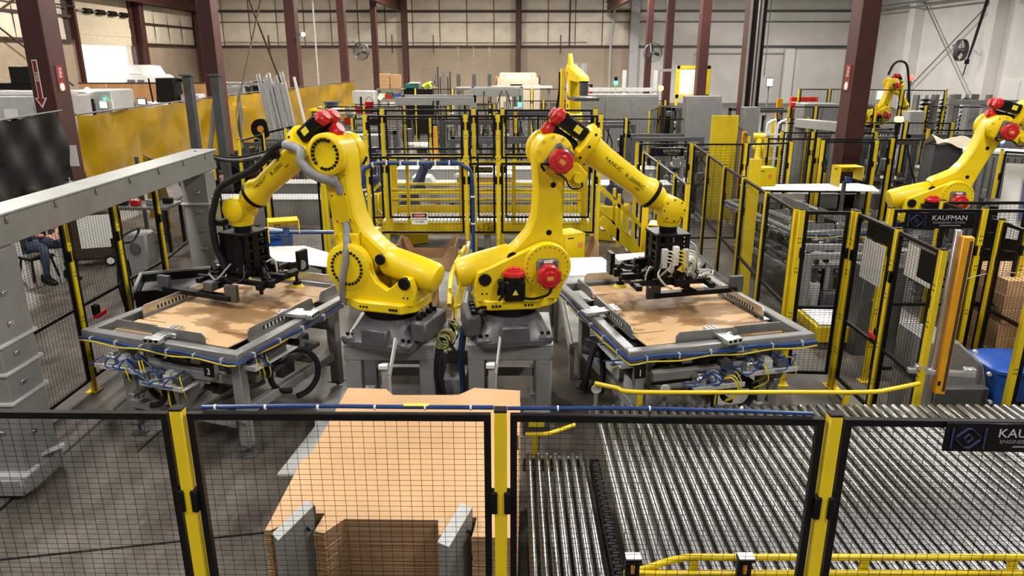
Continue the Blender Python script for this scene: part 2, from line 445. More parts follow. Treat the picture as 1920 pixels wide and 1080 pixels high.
# back wall: tan block below, quilted insulation above, white paint right of the pilaster
b = MB(); b.box((XL + 9.4) / 2, YB + .2, 2.2, 9.4 - XL, .4, 4.4); wb = b.build('wall_back', 'block_tan', kind='structure', flat=True); uvbox(wb)
b = MB(); b.box((XR + 9.4) / 2, YB + .2, 4.7, XR - 9.4, .4, 9.4); w2 = b.build('wall_back_painted', 'block_white', kind='structure', flat=True); uvbox(w2)
def quilt(w, h):
    """an insulation panel: puffed sheet with pinched edges"""
    b = MB()
    def fn(u, v):
        e = min(1, 8 * min(u, 1 - u)) * min(1, 8 * min(v, 1 - v))
        return ((u - .5) * w, -0.02 - 0.07 * e ** .5 - .015 * sin(9 * u + 5 * v), v * h)
    b.grid(fn, 8, 8); return b.mesh('insulation_panel', 'insulation')
n = 16; pw = (9.4 - XL) / n
bk = MB(); bk.box((XL + 9.4) / 2, YB + .2, 6.9, 9.4 - XL, .4, 5.0); bk.build('backing', 'girt', wb, flat=True)
qa, qb = quilt(pw - .07, 2.52), quilt(pw - .07, 2.2)
for i in range(n):
    x = XL + pw * (i + .5)
    ob('insulation_panel', qa, wb, (x, YB, 4.5)); ob('insulation_panel', qb, wb, (x, YB, 7.15))
b = MB()
for z, t in ((4.42, .16), (7.07, .18)): b.box((XL + 9.4) / 2, YB - .1, z, 9.4 - XL, .2, t)
b.build('girt', 'girt', wb)
b = MB(); b.tube([(XL, YB - .2, 6.25), (9.4, YB - .2, 6.25)], .035, 6); b.build('conduit', 'grey_dark', wb)
b = MB(); b.tube([(XL + 1, YB - .22, 4.75), (0, YB - .22, 4.72), (6, YB - .22, 4.75)], .03, 6); b.build('conduit', 'grey_light', wb)
for x in (-19.5, -9.6, -6.3, 3.9):
    b = MB(); b.rod((x, YB - .25, 3.9), (x, YB - .25, 5.3), .035, 5); b.build('hanger_rod', 'girt', wb)
b = MB(); b.tube([(7.9, YB - .3, .5), (7.9, YB - .3, 4.4), (8.3, YB - .3, 9.2)], .09, 8); b.build('downpipe', 'grey_pale', wb)
b = MB(); b.tube([(4.6, YB - .3, 4.4), (4.6, YB - .3, 9.2)], .06, 6); b.build('downpipe', 'girt', wb)
b = MB()
for z, t in ((4.42, .16), (7.1, .16), (6.3, .08)): b.box((XR + 9.4) / 2, YB - .08, z, XR - 9.4, .16, t)
b.build('girt', 'grey_dark', w2)
b = MB()
for x in (12.6, 20.5): b.tube([(x, YB - .2, 2.2), (x, YB - .2, 9)], .03, 6)
b.tube([(14.8, YB - .2, 1), (14.8, YB - .2, 3.9), (26.8, YB - .2, 3.9)], .035, 6)
b.build('conduit', 'grey_light', w2)
b = MB(); b.box(9.75, YB - .3, 4.7, .7, .6, 9.4, .02); b.build('trim_1', 'grey_pale', kind='structure')
# left wall with the overhead door
D0, D1, DZ = 44.8, 51.2, 4.25
b = MB()
b.box(XL - .2, (YF + D0) / 2, 2.2, .4, D0 - YF, 4.4); b.box(XL - .2, (D1 + YB) / 2, 2.2, .4, YB - D1, 4.4)
wl = b.build('wall_left', 'block_tan', kind='structure', flat=True); uvbox(wl)
b = MB(); b.box(XL - .2, (YF + D0) / 2, 6.9, .4, D0 - YF, 5); b.box(XL - .2, (D1 + YB) / 2, 6.9, .4, YB - D1, 5); b.box(XL - .2, (D0 + D1) / 2, 8.5, .4, D1 - D0, 1.8)
b.build('backing', 'girt', wl, flat=True)
pw = 2.2; ql, ql2 = quilt(pw - .06, 2.52), quilt(pw - .06, 2.2)
y = 24.0
while y < YB - pw:
    if not (D0 - pw < y < D1):
        for q, z in ((ql, 4.5), (ql2, 7.15)): ob('insulation_panel', q, wl, (XL, y + pw / 2, z), rz=pi / 2)
    y += pw
b = MB()
for z in (4.42, 7.07, 5.75):
    for a, c in ((20, D0 - .5), (D1 + .5, YB)): b.box(XL + .1, (a + c) / 2, z, .2, c - a, .14)
b.build('girt', 'girt', wl)
b = MB()
for p in (((-24.9, 30, 2.0), (-24.9, 44, 8.5)), ((-24.9, 43, 2.0), (-24.9, 31, 8.5)), ((-24.9, 30, 6.3), (-24.9, 44.5, 6.3))): b.rod(*p, .045, 6)
b.build('cross_brace', 'girt', wl)
dr = th('door_1', 'white sectional overhead door half open to bright daylight', 'door', (XL, (D0 + D1) / 2, 0)); dr['kind'] = 'structure'
for k in range(6):
    b = MB(); b.box(.02 + .03 * (k % 2), 0, DZ + .28 + k * .56, .06, D1 - D0 - .02, .575, .02); b.build('door_panel', 'cream', dr)
for s in (-1, 1):
    b = MB(); b.box(.1, s * ((D1 - D0) / 2 + .1), 3.7, .3, .2, 7.4); b.build('door_frame', 'red_brown', dr)
b = MB(); b.box(.12, 0, 7.5, .3, D1 - D0 + .4, .3); b.build('door_frame', 'red_brown', dr)
for k in range(4):
    b = MB(); b.cyl((.2, -2.2 + k * 1.4, 6.15), (.2, -1.5 + k * 1.4, 6.15), .16); b.build('spring_drum', 'black', dr)
b = MB(); b.cyl((.2, -3, 6.15), (.2, 3, 6.15), .05); b.build('torsion_shaft', 'steel', dr)
# right wall
b = MB(); b.box(XR + .2, (YF + YB) / 2, 4.7, .4, YB - YF, 9.4); wr = b.build('wall_right', 'white_wall', kind='structure', flat=True)
for i, y in enumerate((54.0, 45.0, 36.0)):
    b = MB(); b.box(XR - .35, y, 4.7, .7, .8, 9.4, .02); b.build('trim_%d' % (2 + i), 'white_wall', kind='structure')
b = MB()
for z in (7.2, 6.85): b.tube([(XR - .8, 25, z), (XR - .8, 61, z)], .06, 6)
b.build('conduit', 'grey', wr)
b = MB(); b.rod((XR - .3, 53.5, 7.3), (XR - .3, 46, .8), .045, 6); b.rod((XR - .3, 46, 6.6), (XR - .3, 53.5, 1.6), .045, 6); b.build('cross_brace', 'grey', wr)
b = MB(); b.box(XR - .04, 43.1, 1.15, .08, 1.5, 2.3); b.build('door_2', 'white', kind='structure')
b = MB(); b.box(XR - .06, 40.2, 1.2, .12, 2.0, 2.4); b.build('door_3', 'grey', kind='structure')
# floor joints as recessed dark strips
b = MB()
b.bar((-4.6, 4.22, .0015), (-1.5, 4.765, .0015), .022, .003); b.bar((-3.4, 5.9, .0015), (-3.2, 8.4, .0015), .02, .003)
b.bar((-14, 12.8, .0015), (-4.6, 12.8, .0015), .02, .003); b.bar((-4.05, 4.2, .0015), (-4.05, 9.2, .0015), .03, .003)
b.build('trim_5', 'black', kind='structure')

# ---------------------------------------------------------------- columns and runway beams
def column(x, y, w, label, sign=None, z1=9.3, mt='red_brown', conduits=0):
    o = th('steel_column', label, 'column', (x, y, 0), group=None)
    b = MB(); b.box(0, 0, z1 / 2, w * .74, w, z1, .015); b.build('shaft', mt, o)
    b = MB(); b.box(0, 0, .02, w * 1.3, w * 1.3, .04); b.build('base_plate', mt, o)
    for k in range(conduits):
        xx = -w * .36 + k * w * .72 / max(1, conduits - 1)
        b = MB(); b.tube([(xx, -w / 2 - .05, 1.0), (xx, -w / 2 - .05, z1 - .1)], .035, 8); b.build('conduit', ('grey_light', 'black', 'steel')[k % 3], o)
    if sign: sign(o, w)
    return o
def fire_sign(o, w, z, side, arrow=True, letters='FIRE'):
    y = -w / 2 - .012; x0 = .06
    if arrow:
        b = MB(); b.prism([(-.05, .1), (.05, .1), (.05, -.62), (.12, -.62), (0, -.82), (-.12, -.62), (-.05, -.62)], y, y + .01, 'xz', M=T(x0 - .12, 0, z)); a = b.build('arrow_sign', 'paper', o)
        b = MB(); b.prism([(-.035, .08), (.035, .08), (.035, -.63), (.085, -.63), (0, -.77), (-.085, -.63), (-.035, -.63)], y - .004, y, 'xz', M=T(x0 - .12, 0, z)); b.build('arrow_print', 'sign_red', a)
        text('FIRE', .085, 'lettering', 'paper', a, T(x0 - .12, y - .006, z - .22) @ R('Y', 90) @ R('X', 90), sx=1.2)
    F = R('Z', 90 * side) @ T(0, -w * .37 - .008, z - .32)
    b = MB(F); b.box(0, 0, .06, .24, .012, .50); sgn = b.build('fire_sign', 'sign_red', o)
    text(letters, .14, 'lettering', 'paper', sgn, F @ T(0, -.008, .17) @ R('X', 90) @ R('Z', -90), sx=.8)
    b = MB(F); b.lathe([(.08, 0), (.08, .003)], 14, T(0, -.006, -.10) @ R('X', 90)); b.build('symbol', 'paper', sgn)
def sA(o, w): fire_sign(o, w, 3.3, 1)
def sL(o, w): fire_sign(o, w, 3.32, -1, arrow=False)
column(-9.25, 15.2, .58, 'dark red steel column with a white and red downward fire arrow sign', sA)
column(-9.25, 23.7, .58, 'dark red steel column rising behind the amber curtain next to the dark grey upright frames')
column(-9.25, 32.6, .58, 'dark red steel column behind the leaning aluminium profiles, lamp on its side')
column(-9.25, 42.2, .52, 'dark red steel column carrying a wall fan beside the stacked cartons')
column(-9.25, 52.0, .5, 'dark red steel column directly behind the stack of cardboard cartons')
column(-8.4, 60.6, .6, 'dark red steel column at the back wall behind the grey beam frame')
column(.5, 61.3, .55, 'dark red wall column behind the cream press with the lit lamp')
column(6.9, 15.2, .50, 'thick dark red steel column with one small red fire sign, behind white slide table', sL)
column(6.92, 22.2, .56, 'dark red steel column covered with a bundle of vertical conduits', conduits=5)
column(7.0, 28.2, .46, 'dark red steel column standing before the yellow framed white board')
column(7.0, 34.4, .42, 'dark red steel column between the round fan column and the yellow framed board')
column(7.0, 39.4, .40, 'slim dark red steel column with a round guard fan in front of white wall')
column(-24.9, 52.0, .55, 'dark red wall column right beside the overhead door opening')
column(-24.6, 60.9, .6, 'dark red corner column where the tan walls meet')
def runway(x, y0, y1, label):
    o = th('runway_beam', label, 'beam', (x, y0, 7.35)); L = y1 - y0
    b = MB(); b.box(0, L / 2, .36, .34, L, .05); b.box(0, L / 2, -.36, .34, L, .05); b.box(0, L / 2, 0, .05, L, .7); b.build('i_beam', 'red_brown', o)
    b = MB(); b.box(0, L / 2, .42, .07, L, .07); b.build('crane_rail', 'girt', o)
runway(-8.75, 16, 61, 'long dark red crane runway beam along the tan side column row')
runway(7.45, 16, 61, 'long dark red crane runway beam along the white side column row')
runway(-24.3, 30, 61, 'dark red crane runway beam above the overhead door')
o = th('cross_beam', 'dark red roof beam running from the thick column to the white side wall', 'beam', (7.5, 15.5, 6.6))
b = MB(); b.box(10, 18, .3, .3, .3, .05); b.bar((0, 0, 0), (20.5, 28, 0), .3, .06); b.bar((0, 0, .6), (20.5, 28, .6), .3, .06); b.bar((0, 0, .3), (20.5, 28, .3), .05, .6); b.build('i_beam', 'red_brown', o)

# wall fans
def fan(x, y, z, label, rz, arm):
    o = th('wall_fan', label, 'fan', (x, y, z), rz)
    for k in range(5):
        b = MB(); r = .09 + k * .09
        b.tube([(r * cos(a * pi / 12), -.1 + .02 * k, r * sin(a * pi / 12)) for a in range(25)], .008, 4, cap=False); b.build('guard_ring', 'grey_dark', o)
    b = MB()
    for a in range(20): b.rod((.06 * cos(a * pi / 10), -.12, .06 * sin(a * pi / 10)), (.45 * cos(a * pi / 10), -.02, .45 * sin(a * pi / 10)), .006, 4)
    b.build('guard_spokes', 'grey_dark', o)
    b = MB(); b.lathe([(.46, -.1), (.47, 0), (.46, .1)], 28, R('X', 90), False); b.build('shroud', 'grey_dark', o)
    for k in range(3):
        b = MB(); b.box(.2, 0, 0, .34, .02, .15, .008, R('Y', 120 * k + 20) @ R('X', 25)); b.build('blade', 'grey_dark', o)
    b = MB(); b.cyl((0, -.1, 0), (0, .3, 0), .09); b.build('motor', 'grey', o)
    b = MB(); b.tube([(0, .25, 0), (0, .4, .2), arm], .03, 6); b.build('bracket', 'grey', o)
    return o
fan(-8.25, 42.0, 3.85, 'round caged fan on bent bracket beside the tan side column', -.35, (-.75, .4, .55))
fan(7.1, 38.7, 3.75, 'round caged fan facing forward in front of the slim red column', .1, (0, .5, .4))
fan(27.0, 46.2, 3.95, 'round caged fan below a pipe on the white side wall', .55, (.9, .6, .3)).scale = (1.35, 1.35, 1.35)

# ================================================================ FENCES
_WM = {}
def wire_mesh(w, h, cx=.05, cz=.027, r=.0016):
    k = (round(w, 2), round(h, 2), cx, cz, r)
    if k not in _WM:
        b = MB(); n = max(2, round(w / cx)); m = max(2, round(h / cz))
        for i in range(1, n): b.rod((-w / 2 + w * i / n, 0, 0), (-w / 2 + w * i / n, 0, h), r)
        for j in range(1, m): b.rod((-w / 2, r * 1.6, h * j / m), (w / 2, r * 1.6, h * j / m), r * .9)
        _WM[k] = b.mesh('wire_mesh', 'wire', flat=True)
    return _WM[k]
_PM = {}
def post_mesh(h, w, slots):
    k = (round(h, 2), w, slots)
    if k not in _PM:
        b = MB(); b.box(0, 0, h / 2 + .005, w, w * .9, h - .01, .004)
        me = b.mesh('fence_post', 'yellow_guard')
        b = MB(); b.box(0, 0, .006, w * 2.4, w * 2.2, .012); bp = b.mesh('foot_plate', 'yellow_guard')
        b = MB(); b.box(0, 0, h, w * 1.02, w * .95, .012, .003); cp = b.mesh('post_cap', 'black')
        sl = None
        if slots:
            b = MB()
            for z in (h - .30, h - .345, h - .62, h - .66, .42, .46, .80, .84):
                for x in (-.011, .011): b.box(x, -w * .45 - .0006, z, .009, .0016, .016)
            sl = b.mesh('slot_holes', 'black', flat=True)
        _PM[k] = (me, bp, cp, sl)
    return _PM[k]
def panel(o, p, q, z0, z1, mid=None, coarse=False, pw=.055, latch=True, fr=.03, wr=.0019):
    dx, dy = q[0] - p[0], q[1] - p[1]; L = math.hypot(dx, dy); a = math.atan2(dy, dx)
    w = L - pw - .03; h = z1 - z0
    if w < .12: return
    b = MB()
    for s in (-1, 1): b.box(s * (w / 2 - fr / 2), 0, h / 2, fr, fr, h)
    for z in [fr / 2, h - fr / 2] + ([mid - z0] if mid else []): b.box(0, 0, z, w - 2 * fr, fr, fr if z > fr else fr)
    f = b.build('panel_frame', 'black', o, ((p[0] + q[0]) / 2, (p[1] + q[1]) / 2, z0), a)
    ob('wire_mesh', wire_mesh(w - fr, h - .01, .1 if coarse else .05, .054 if coarse else .027, .0026 if coarse else wr), f)
    if latch:
        b = MB()
        for s in (-1, 1): b.box(s * (w / 2 + .012), -.012, h * .76, .03, .05, .11, .004)
        b.build('latch', 'black', f)
def fence(label, pts, h, gaps=(), z0=.14, tall=False, coarse=False, slots=True, group=None, pw=.055, skip_posts=(), latch=True, mid=None, wr=.0019):
    o = th('safety_fence', label, 'fence', (pts[0][0], pts[0][1], 0), 0, group)
    P = [(x - pts[0][0], y - pts[0][1]) for x, y in pts]
    for i, p in enumerate(P):
        if i in skip_posts: continue
        q = P[i + 1] if i + 1 < len(P) else P[i - 1]
        a = math.atan2(q[1] - p[1], q[0] - p[0]) + (pi if i + 1 == len(P) else 0)
        me, bp, cp, sl = post_mesh(h, pw, slots)
        c = ob('fence_post', me, o, (p[0], p[1], 0), a); ob('foot_plate', bp, c); ob('post_cap', cp, c)
        if sl: ob('slot_holes', sl, c)
    for i in range(len(P) - 1):
        if i in gaps: continue
        if tall:
            m = 2.04
            panel(o, P[i], P[i + 1], .94, m - .06, None, coarse, pw, latch, wr=.0012); panel(o, P[i], P[i + 1], m, h - .02, None, coarse, pw, latch, wr=.0012)
        else: panel(o, P[i], P[i + 1], z0, h - .02, mid, coarse, pw, latch, wr=wr)
    return o
fence('nearest yellow and black mesh fence standing across the whole front', [(-4.3, 2.93), (-2.88, 2.91), (-1.46, 2.885), (-.05, 2.87), (1.385, 2.83), (2.8, 2.79), (4.2, 2.76)], 1.95, slots=False, wr=.0013)
fence('mesh fence behind the grey gantry beam, seated person beyond it', [(-4.5, 4.3), (-4.5, 5.75), (-4.49, 7.17), (-4.47, 8.08), (-4.45, 9.06), (-4.62, 10.4), (-4.9, 11.66)], 1.95, mid=.95)
fence('mesh fence run in front of the leaning aluminium profiles', [(-4.92, 11.9), (-5.2, 14.1), (-5.2, 15.5), (-5.05, 16.6)], 1.95, slots=False, gaps=(0, 2))
fence('tall double mesh fence directly behind the two robots and before the yellow platform', [(-2.09, 10.6), (-.66, 10.6), (-.2, 10.6), (1.26, 10.6)], 2.67, tall=True)
fence('tall double mesh fence just behind the first one, across the yellow platform', [(-3.0, 11.7), (-2.03, 11.7), (-.6, 11.7), (-.15, 11.7), (1.3, 11.7)], 2.68, tall=True, slots=False, gaps=())
fence('mesh fence linking the side run and the tall double fence below the hose reel', [(-4.78, 11.74), (-3.95, 11.72), (-3.06, 11.72)], 1.95, slots=False)
fence('mesh fence side run between the striped table with oil stains and the machine cell', [(2.92, 7.4), (2.96, 8.41), (3.02, 9.5), (3.08, 10.6), (3.2, 12.0), (3.3, 13.4)], 1.95, mid=.9)
fence('narrow yellow and black gate panel at the corner beside the blue cabled table', [(2.95, 7.33), (3.47, 7.3)], 1.95, mid=.9)
fence('mesh fence return with the white instruction board, ending at the orange light curtain', [(3.48, 7.24), (3.49, 6.45), (3.46, 5.68)], 1.95, mid=.8)
fence('mesh fence carrying the near black name board below the leaning robot', [(3.9, 7.42), (4.87, 7.42), (5.35, 7.42)], 1.95, mid=.9)
fence('mesh fence in front of the stacked cartons at the frame edge', [(4.99, 6.2), (4.99, 7.3), (4.99, 8.37), (6.4, 8.4)], 1.85, mid=.9, slots=False)
fence('mesh fence at the far corner of the light curtain next to the blue bin', [(4.36, 5.85), (5.3, 5.9)], 1.95, mid=.5)
fence('mesh fence run along the conveyor beside the dark cabinet with name board', [(2.2, 12.3), (2.2, 11.0), (2.18, 9.75), (2.16, 8.95)], 1.95, slots=False)
fence('mesh fence with the far black name board hung on it', [(2.3, 13.6), (3.3, 13.6), (4.3, 13.6), (5.2, 13.8)], 1.95, slots=False, coarse=True)
fence('far mesh fence crossing behind the navy robots', [(-4.2, 19.6), (-2.15, 19.6), (.1, 19.6), (1.6, 19.6), (3.0, 19.6), (4.6, 19.6)], 1.95, coarse=True, slots=False)
fence('far mesh fence below the grey horizontal beam frame', [(-5.3, 25.2), (-3.6, 25.2), (-2.45, 25.2), (-.6, 25.2)], 2.0, coarse=True, slots=False)
fence('far mesh fence round the upright palletizing robot', [(-.2, 27.5), (1.15, 27.5), (2.3, 27.5), (3.75, 27.5), (5.6, 27.5)], 2.0, coarse=True, slots=False)
fence('mesh fence going back beside the grey tall cabinets', [(4.6, 14.4), (5.2, 17.2), (5.6, 20.0), (6.1, 23.5), (6.6, 27.0)], 2.0, coarse=True, slots=False)
fence('mesh fence run in front of the white conveyor guard under the small yellow robot', [(5.0, 14.6), (6.0, 14.5), (7.4, 14.4), (8.7, 14.4)], 1.95, slots=False)
fence('mesh fence behind the thick red column with grey covered stacks behind', [(8.3, 12.5), (9.1, 11.9), (9.7, 11.4), (10.2, 10.9)], 1.95, slots=False)
fence('mesh fence run passing behind the leaning yellow robot', [(10.2, 13.6), (10.3, 12.2), (11.0, 11.0), (11.2, 10.2)], 1.95, slots=False)
fence('mesh fence in front of the red lattice stacks', [(9.5, 25.0), (10.5, 25.0), (11.5, 24.7), (12.6, 24.4), (13.8, 24.0)], 2.5, coarse=True, slots=False)
fence('far mesh fence round the far yellow robot by the side wall', [(12.4, 22.5), (14.2, 22.0), (14.7, 24.2), (16.0, 24.2), (17.2, 24.4)], 2.1, coarse=True, slots=False)
fence('far mesh fence in front of the tall coil racks beside the white side wall', [(15.3, 23.0), (16.3, 22.8), (17.5, 22.6), (18.7, 22.4), (20.0, 22.2)], 2.2, coarse=True, slots=False)
fence('far mesh fence between the conduit column and the red lattice stacks', [(7.6, 20.6), (8.3, 20.5), (9.0, 20.4), (9.8, 20.2)], 2.2, coarse=True, slots=False)
fence('mesh fence round the small yellow robot with white frame', [(6.2, 17.6), (7.2, 17.7), (8.2, 17.8), (9.4, 17.8), (10.4, 17.6)], 2.0, coarse=True, slots=False)
fence('mesh fence returning deep behind the yellow guard panel', [(4.0, 21.8), (4.6, 23.6), (5.0, 25.4)], 2.0, coarse=True, slots=False)

# name boards hung on fences
def name_board(label, x, y, z, w, rz=0.0):
    o = th('name_board', label, 'sign', (x, y, z), rz); h = w * .235
    b = MB(); b.box(0, 0, 0, w, .012, h, .002); b.build('board', 'black_gloss', o)
    s = w / 1.0
    b = MB()
    X = lambda x0, x1, y0, y1, t: b.bar((x0 * s, -.008, y0 * s), (x1 * s, -.008, y1 * s), .002, t * s, up=(0, 1, 0))
    for a in ((-.455, -.455, -.085, .085), (-.215, -.215, -.085, .085), (-.425, -.345, .01, .085), (-.425, -.345, -.01, -.085), (-.245, -.325, .01, .085), (-.245, -.325, -.01, -.085), (-.345, -.325, .078, .078), (-.345, -.325, -.078, -.078), (-.365, -.335, .0, .035), (-.335, -.305, .035, .0), (-.305, -.335, .0, -.035), (-.335, -.365, -.035, .0)): X(*a, .030)
    b.build('emblem', 'sign_blue', o)
    fr = R('X', 90)
    text('KAUFMAN', .10 * s, 'lettering', 'grey_pale', o, T(.135 * s, -.0075, .038 * s) @ fr, sx=1.08)
    text('ENGINEERED SYSTEMS', .042 * s, 'lettering', 'grey', o, T(.135 * s, -.0075, -.03 * s) @ fr, sx=1.1)
    b = MB(); b.box(.155 * s, -.007, -.07 * s, .3 * s, .002, .012 * s); b.build('rule', 'grey', o)
    return o
name_board('large black name board with pale capital letters on the nearest fence', 2.13, 2.778, 1.865, .57, -.03)
name_board('black name board with pale capital letters hung below the leaning robot', 4.40, 7.385, 1.82, .72)
name_board('small far black name board on the fence behind the forearm of the robot', 2.85, 13.56, 1.78, .62)

# blue air hose lying on the front fence top rail
o = th('air_hose', 'blue air hose tied along the top rail of the nearest fence', 'hose', (-1.4, 2.905, 1.945))
b = MB(); b.tube([(.04, 0, .0), (.5, .003, .004), (.9, -.002, .002), (1.32, -.012, .004)], .010, 8, 4); b.build('hose', 'blue', o)
b = MB(); b.tube([(1.38, -.012, .0), (1.9, -.02, .004), (2.3, -.035, .002), (2.7, -.055, -.004)], .009, 8, 4); b.build('hose', 'blue', o)
b = MB()
for x in (.1, .32, .55, .8, 1.02, 1.22, 1.6, 2.0, 2.4): b.lathe([(.0125, -.004), (.0125, .004)], 8, T(x, -.004 - x * .008, .003) @ R('Y', 90))
b.build('cable_tie', 'white', o)
b = MB(); b.box(.98, -.004, .0125, .11, .02, .004); b.build('tag', 'label_yellow', o)

# ================================================================ ROBOTS
def superring(r, e, n=32, rot=0):
    out = []
    for k in range(n):
        a = 2 * pi * k / n + rot; c, s = cos(a), sin(a)
        q = (abs(c) ** e + abs(s) ** e) ** (-1 / e); out.append((r * q * c, r * q * s))
    return out
def loft(b, rings, M=None):
    n = len(rings[0][0]); vs = [(x, y, z) for rg, z in rings for x, y in rg]; fs = []
    for a in range(len(rings) - 1):
        for k in range(n):
            q = (k + 1) % n; fs.append((a * n + k, a * n + q, (a + 1) * n + q, (a + 1) * n + k))
    fs.append(tuple(range(n))[::-1]); e = (len(rings) - 1) * n; fs.append(tuple(e + k for k in range(n)))
    return b.add(vs, fs, M)
def big_robot(name, label, loc, rz, lean, pitch, mark='FANUC', tool=True, wrist=None, tool_rz=0.0):
    """six axis arm; local +X is the arm direction, motors on local -Y"""
    o = th(name, label, 'robot', loc, rz); Y = 'yellow'
    LA, Z2, X2 = 1.03, .71, .312
    # base casting
    b = MB(); loft(b, [(superring(.37, 9), .0), (superring(.37, 9), .045), (superring(.345, 7), .055), (superring(.30, 3.2), .15), (superring(.265, 2), .235), (superring(.265, 2), .245)])
    for sx in (-1, 1):
        for sy in (-1, 1): b.box(sx * .29, sy * .29, .05, .14, .14, .06, .015)
    b.build('base', 'cast_grey', o)
    b = MB(); b.box(0, -.33, .105, .26, .09, .16, .01, R('X', 0)); b.box(.0, .33, .105, .26, .09, .16, .01); b.build('cover_plate', 'cast_grey', o)
    b = MB(); b.box(-.38, 0, .16, .16, .46, .2, .02); b.build('connector_box', 'cast_grey', o)
    b = MB()
    for y in (-.15, -.05, .06, .15): b.cyl((-.36, y, .24), (-.36, y, .30), .03)
    b.tube([(-.36, -.1, .28), (-.30, -.2, .34), (-.26, -.26, .36)], .016, 6, 3); b.build('connector', 'black', o)
    b = MB()
    for sx in (-1, 1):
        for sy in (-1, 1):
            for d in (-.03, .03): b.cyl((sx * .29 + d, sy * .29, .08), (sx * .29 + d, sy * .29, .105), .018, n=8)
    b.build('anchor_bolts', 'black', o)
    b = MB(); b.lathe([(.245, .235), (.25, .25), (.25, .325)], 36); b.build('slew_ring', 'black', o)
    # turret
    b = MB()
    fl = [(-.34, -.16), (-.24, -.27), (.18, -.29), (.36, -.2), (.44, -.1), (.44, .1), (.36, .2), (.18, .29), (-.24, .27), (-.34, .16)]
    b.prism(fl, .325, .42, 'xy', .012)
    side = [(-.33, .40), (-.36, .56), (-.33, .66), (-.24, .67), (-.17, .60), (-.08, .53), (.03, .60), (.14, .80), (.22, .90), (.36, .90), (.48, .82), (.51, .68), (.46, .50), (.42, .40)]
    b.prism(side, .15, .225, 'xz', .01)
    sideb = [(-.33, .40), (-.36, .56), (-.33, .68), (-.20, .73), (.02, .83), (.20, .91), (.36, .90), (.48, .82), (.51, .68), (.46, .50), (.42, .40)]
    b.prism(sideb, -.225, -.15, 'xz', .01)
    b.box(.26, 0, .50, .34, .3, .2, .02); b.box(-.27, 0, .46, .12, .3, .12, .01)
    b.build('turret', Y, o)
    b = MB()
    for sx, sy in ((-.2, -.293), (.1, -.293), (-.2, .293), (.1, .293)):
        for d in (0, .032, .064): b.cyl((sx + d, sy * .93, .372), (sx + d, sy, .372), .011, n=8)
    for x in (-.29, -.25): 
        for y in (-.23, .23): b.cyl((x, y * .97, .48), (x, y, .48), .009, n=8)
    b.build('bolt_heads', 'black', o)
    b = MB(); b.lathe([(.215, -.24), (.225, -.225), (.225, -.15)], 36, T(X2, 0, Z2) @ R('X', -90)); b.lathe([(.225, .15), (.225, .225), (.2, .24)], 36, T(X2, 0, Z2) @ R('X', -90)); b.build('shoulder_hub', Y, o)
    b = MB()
    for k in range(26):
        a = 2 * pi * k / 26
        b.cyl((X2 + .19 * cos(a), -.243, Z2 + .19 * sin(a)), (X2 + .19 * cos(a), -.232, Z2 + .19 * sin(a)), .006, n=6)
        b.cyl((X2 + .155 * cos(a), .232, Z2 + .155 * sin(a)), (X2 + .155 * cos(a), .252, Z2 + .155 * sin(a)), .013, n=8)
    b.build('bolt_ring', 'black', o)
    b = MB(); b.lathe([(.135, .24), (.135, .244)], 28, T(X2, 0, Z2) @ R('X', -90)); b.build('hub_face', Y, o)
    # axis motors: number one upright on the flank, number two on the shoulder
    b = MB(); b.box(.0, -.25, .52, .19, .17, .20, .02); b.cyl((0, -.25, .6), (0, -.25, .655), .1, n=20); m1 = b.build('axis_motor', 'black', o)
    b = MB(); b.lathe([(.105, 0), (.105, .03), (.075, .045), (.075, .055)], 20, T(0, -.25, .655)); b.box(0, -.25, .715, .1, .05, .03, .008); b.build('motor_cap', 'red', m1)
    b = MB(); b.prism([(-.028, 0), (.028, 0), (0, .05)], -.3405, -.338, 'xz', M=T(0, 0, .49)); b.build('warning_label', 'label_yellow', m1)
    b = MB(); b.box(-.0, -.15, .43, .28, .2, .02, .004); b.build('motor_shelf', Y, o)
    def oct_motor(x, y, z, r, par, d=-1, nm='axis_motor'):
        b = MB(); b.box(x, y + .02, z + .02, r * 1.75, .06, r * 2.0, .02); m = b.build(nm, 'cast_grey', par)
        b = MB(); b.prism(circ(x, z - .01, r, 22.5, 382.5, 8), y - .10, y - .01, 'xz', .015); b.prism(circ(x, z - .01, r * .55, 0, 360, 8), y - .115, y - .10, 'xz', .006); b.build('motor_cap', 'red', m)
        b = MB(); b.box(x, y - .116, z - .015, r * .5, .003, r * .32); b.build('warning_label', 'label_orange', m)
        b = MB(); b.box(x, y - .012, z + r * 1.0, r * .7, .004, r * .22); b.build('type_plate', 'paper', m)
        return m
    oct_motor(X2 + .0, -.27, Z2 - .05, .115, o)
    b = MB(); b.tube([(X2 + .02, -.36, Z2 - .16), (X2 - .02, -.37, Z2 - .22), (X2 - .14, -.35, Z2 - .26), (.08, -.35, .46)], .013, 6, 4); b.tube([(-.09, -.34, .62), (-.14, -.34, .56), (-.12, -.34, .5), (-.15, -.33, .44)], .011, 6, 3); b.tube([(-.1, -.33, .52), (-.16, -.33, .5), (-.14, -.32, .58)], .011, 6, 3)
    b.box(-.13, -.29, .60, .05, .08, .05, .006); b.box(-.13, -.29, .52, .05, .08, .05, .006); b.build('motor_cable', 'black', o)
    # balancer cylinder and trunnion caps
    p0, p1 = Vector((-.50, 0, .615)), Vector((.03, 0, .76)); L = (p1 - p0).length
    b = MB(); b.lathe([(.10, 0), (.128, .012), (.142, .05), (.146, .2), (.142, .42), (.14, L - .03), (.12, L)], 32, b.frame(p0, p1)); b.build('balancer', Y, o)
    b = MB()
    for s in (-1, 1): b.cyl((-.265, s * .2, .615), (-.265, s * .248, .615), .058, n=20, ch=.006); b.cyl((.0, s * .16, .80), (.0, s * .185, .80), .05, n=18)
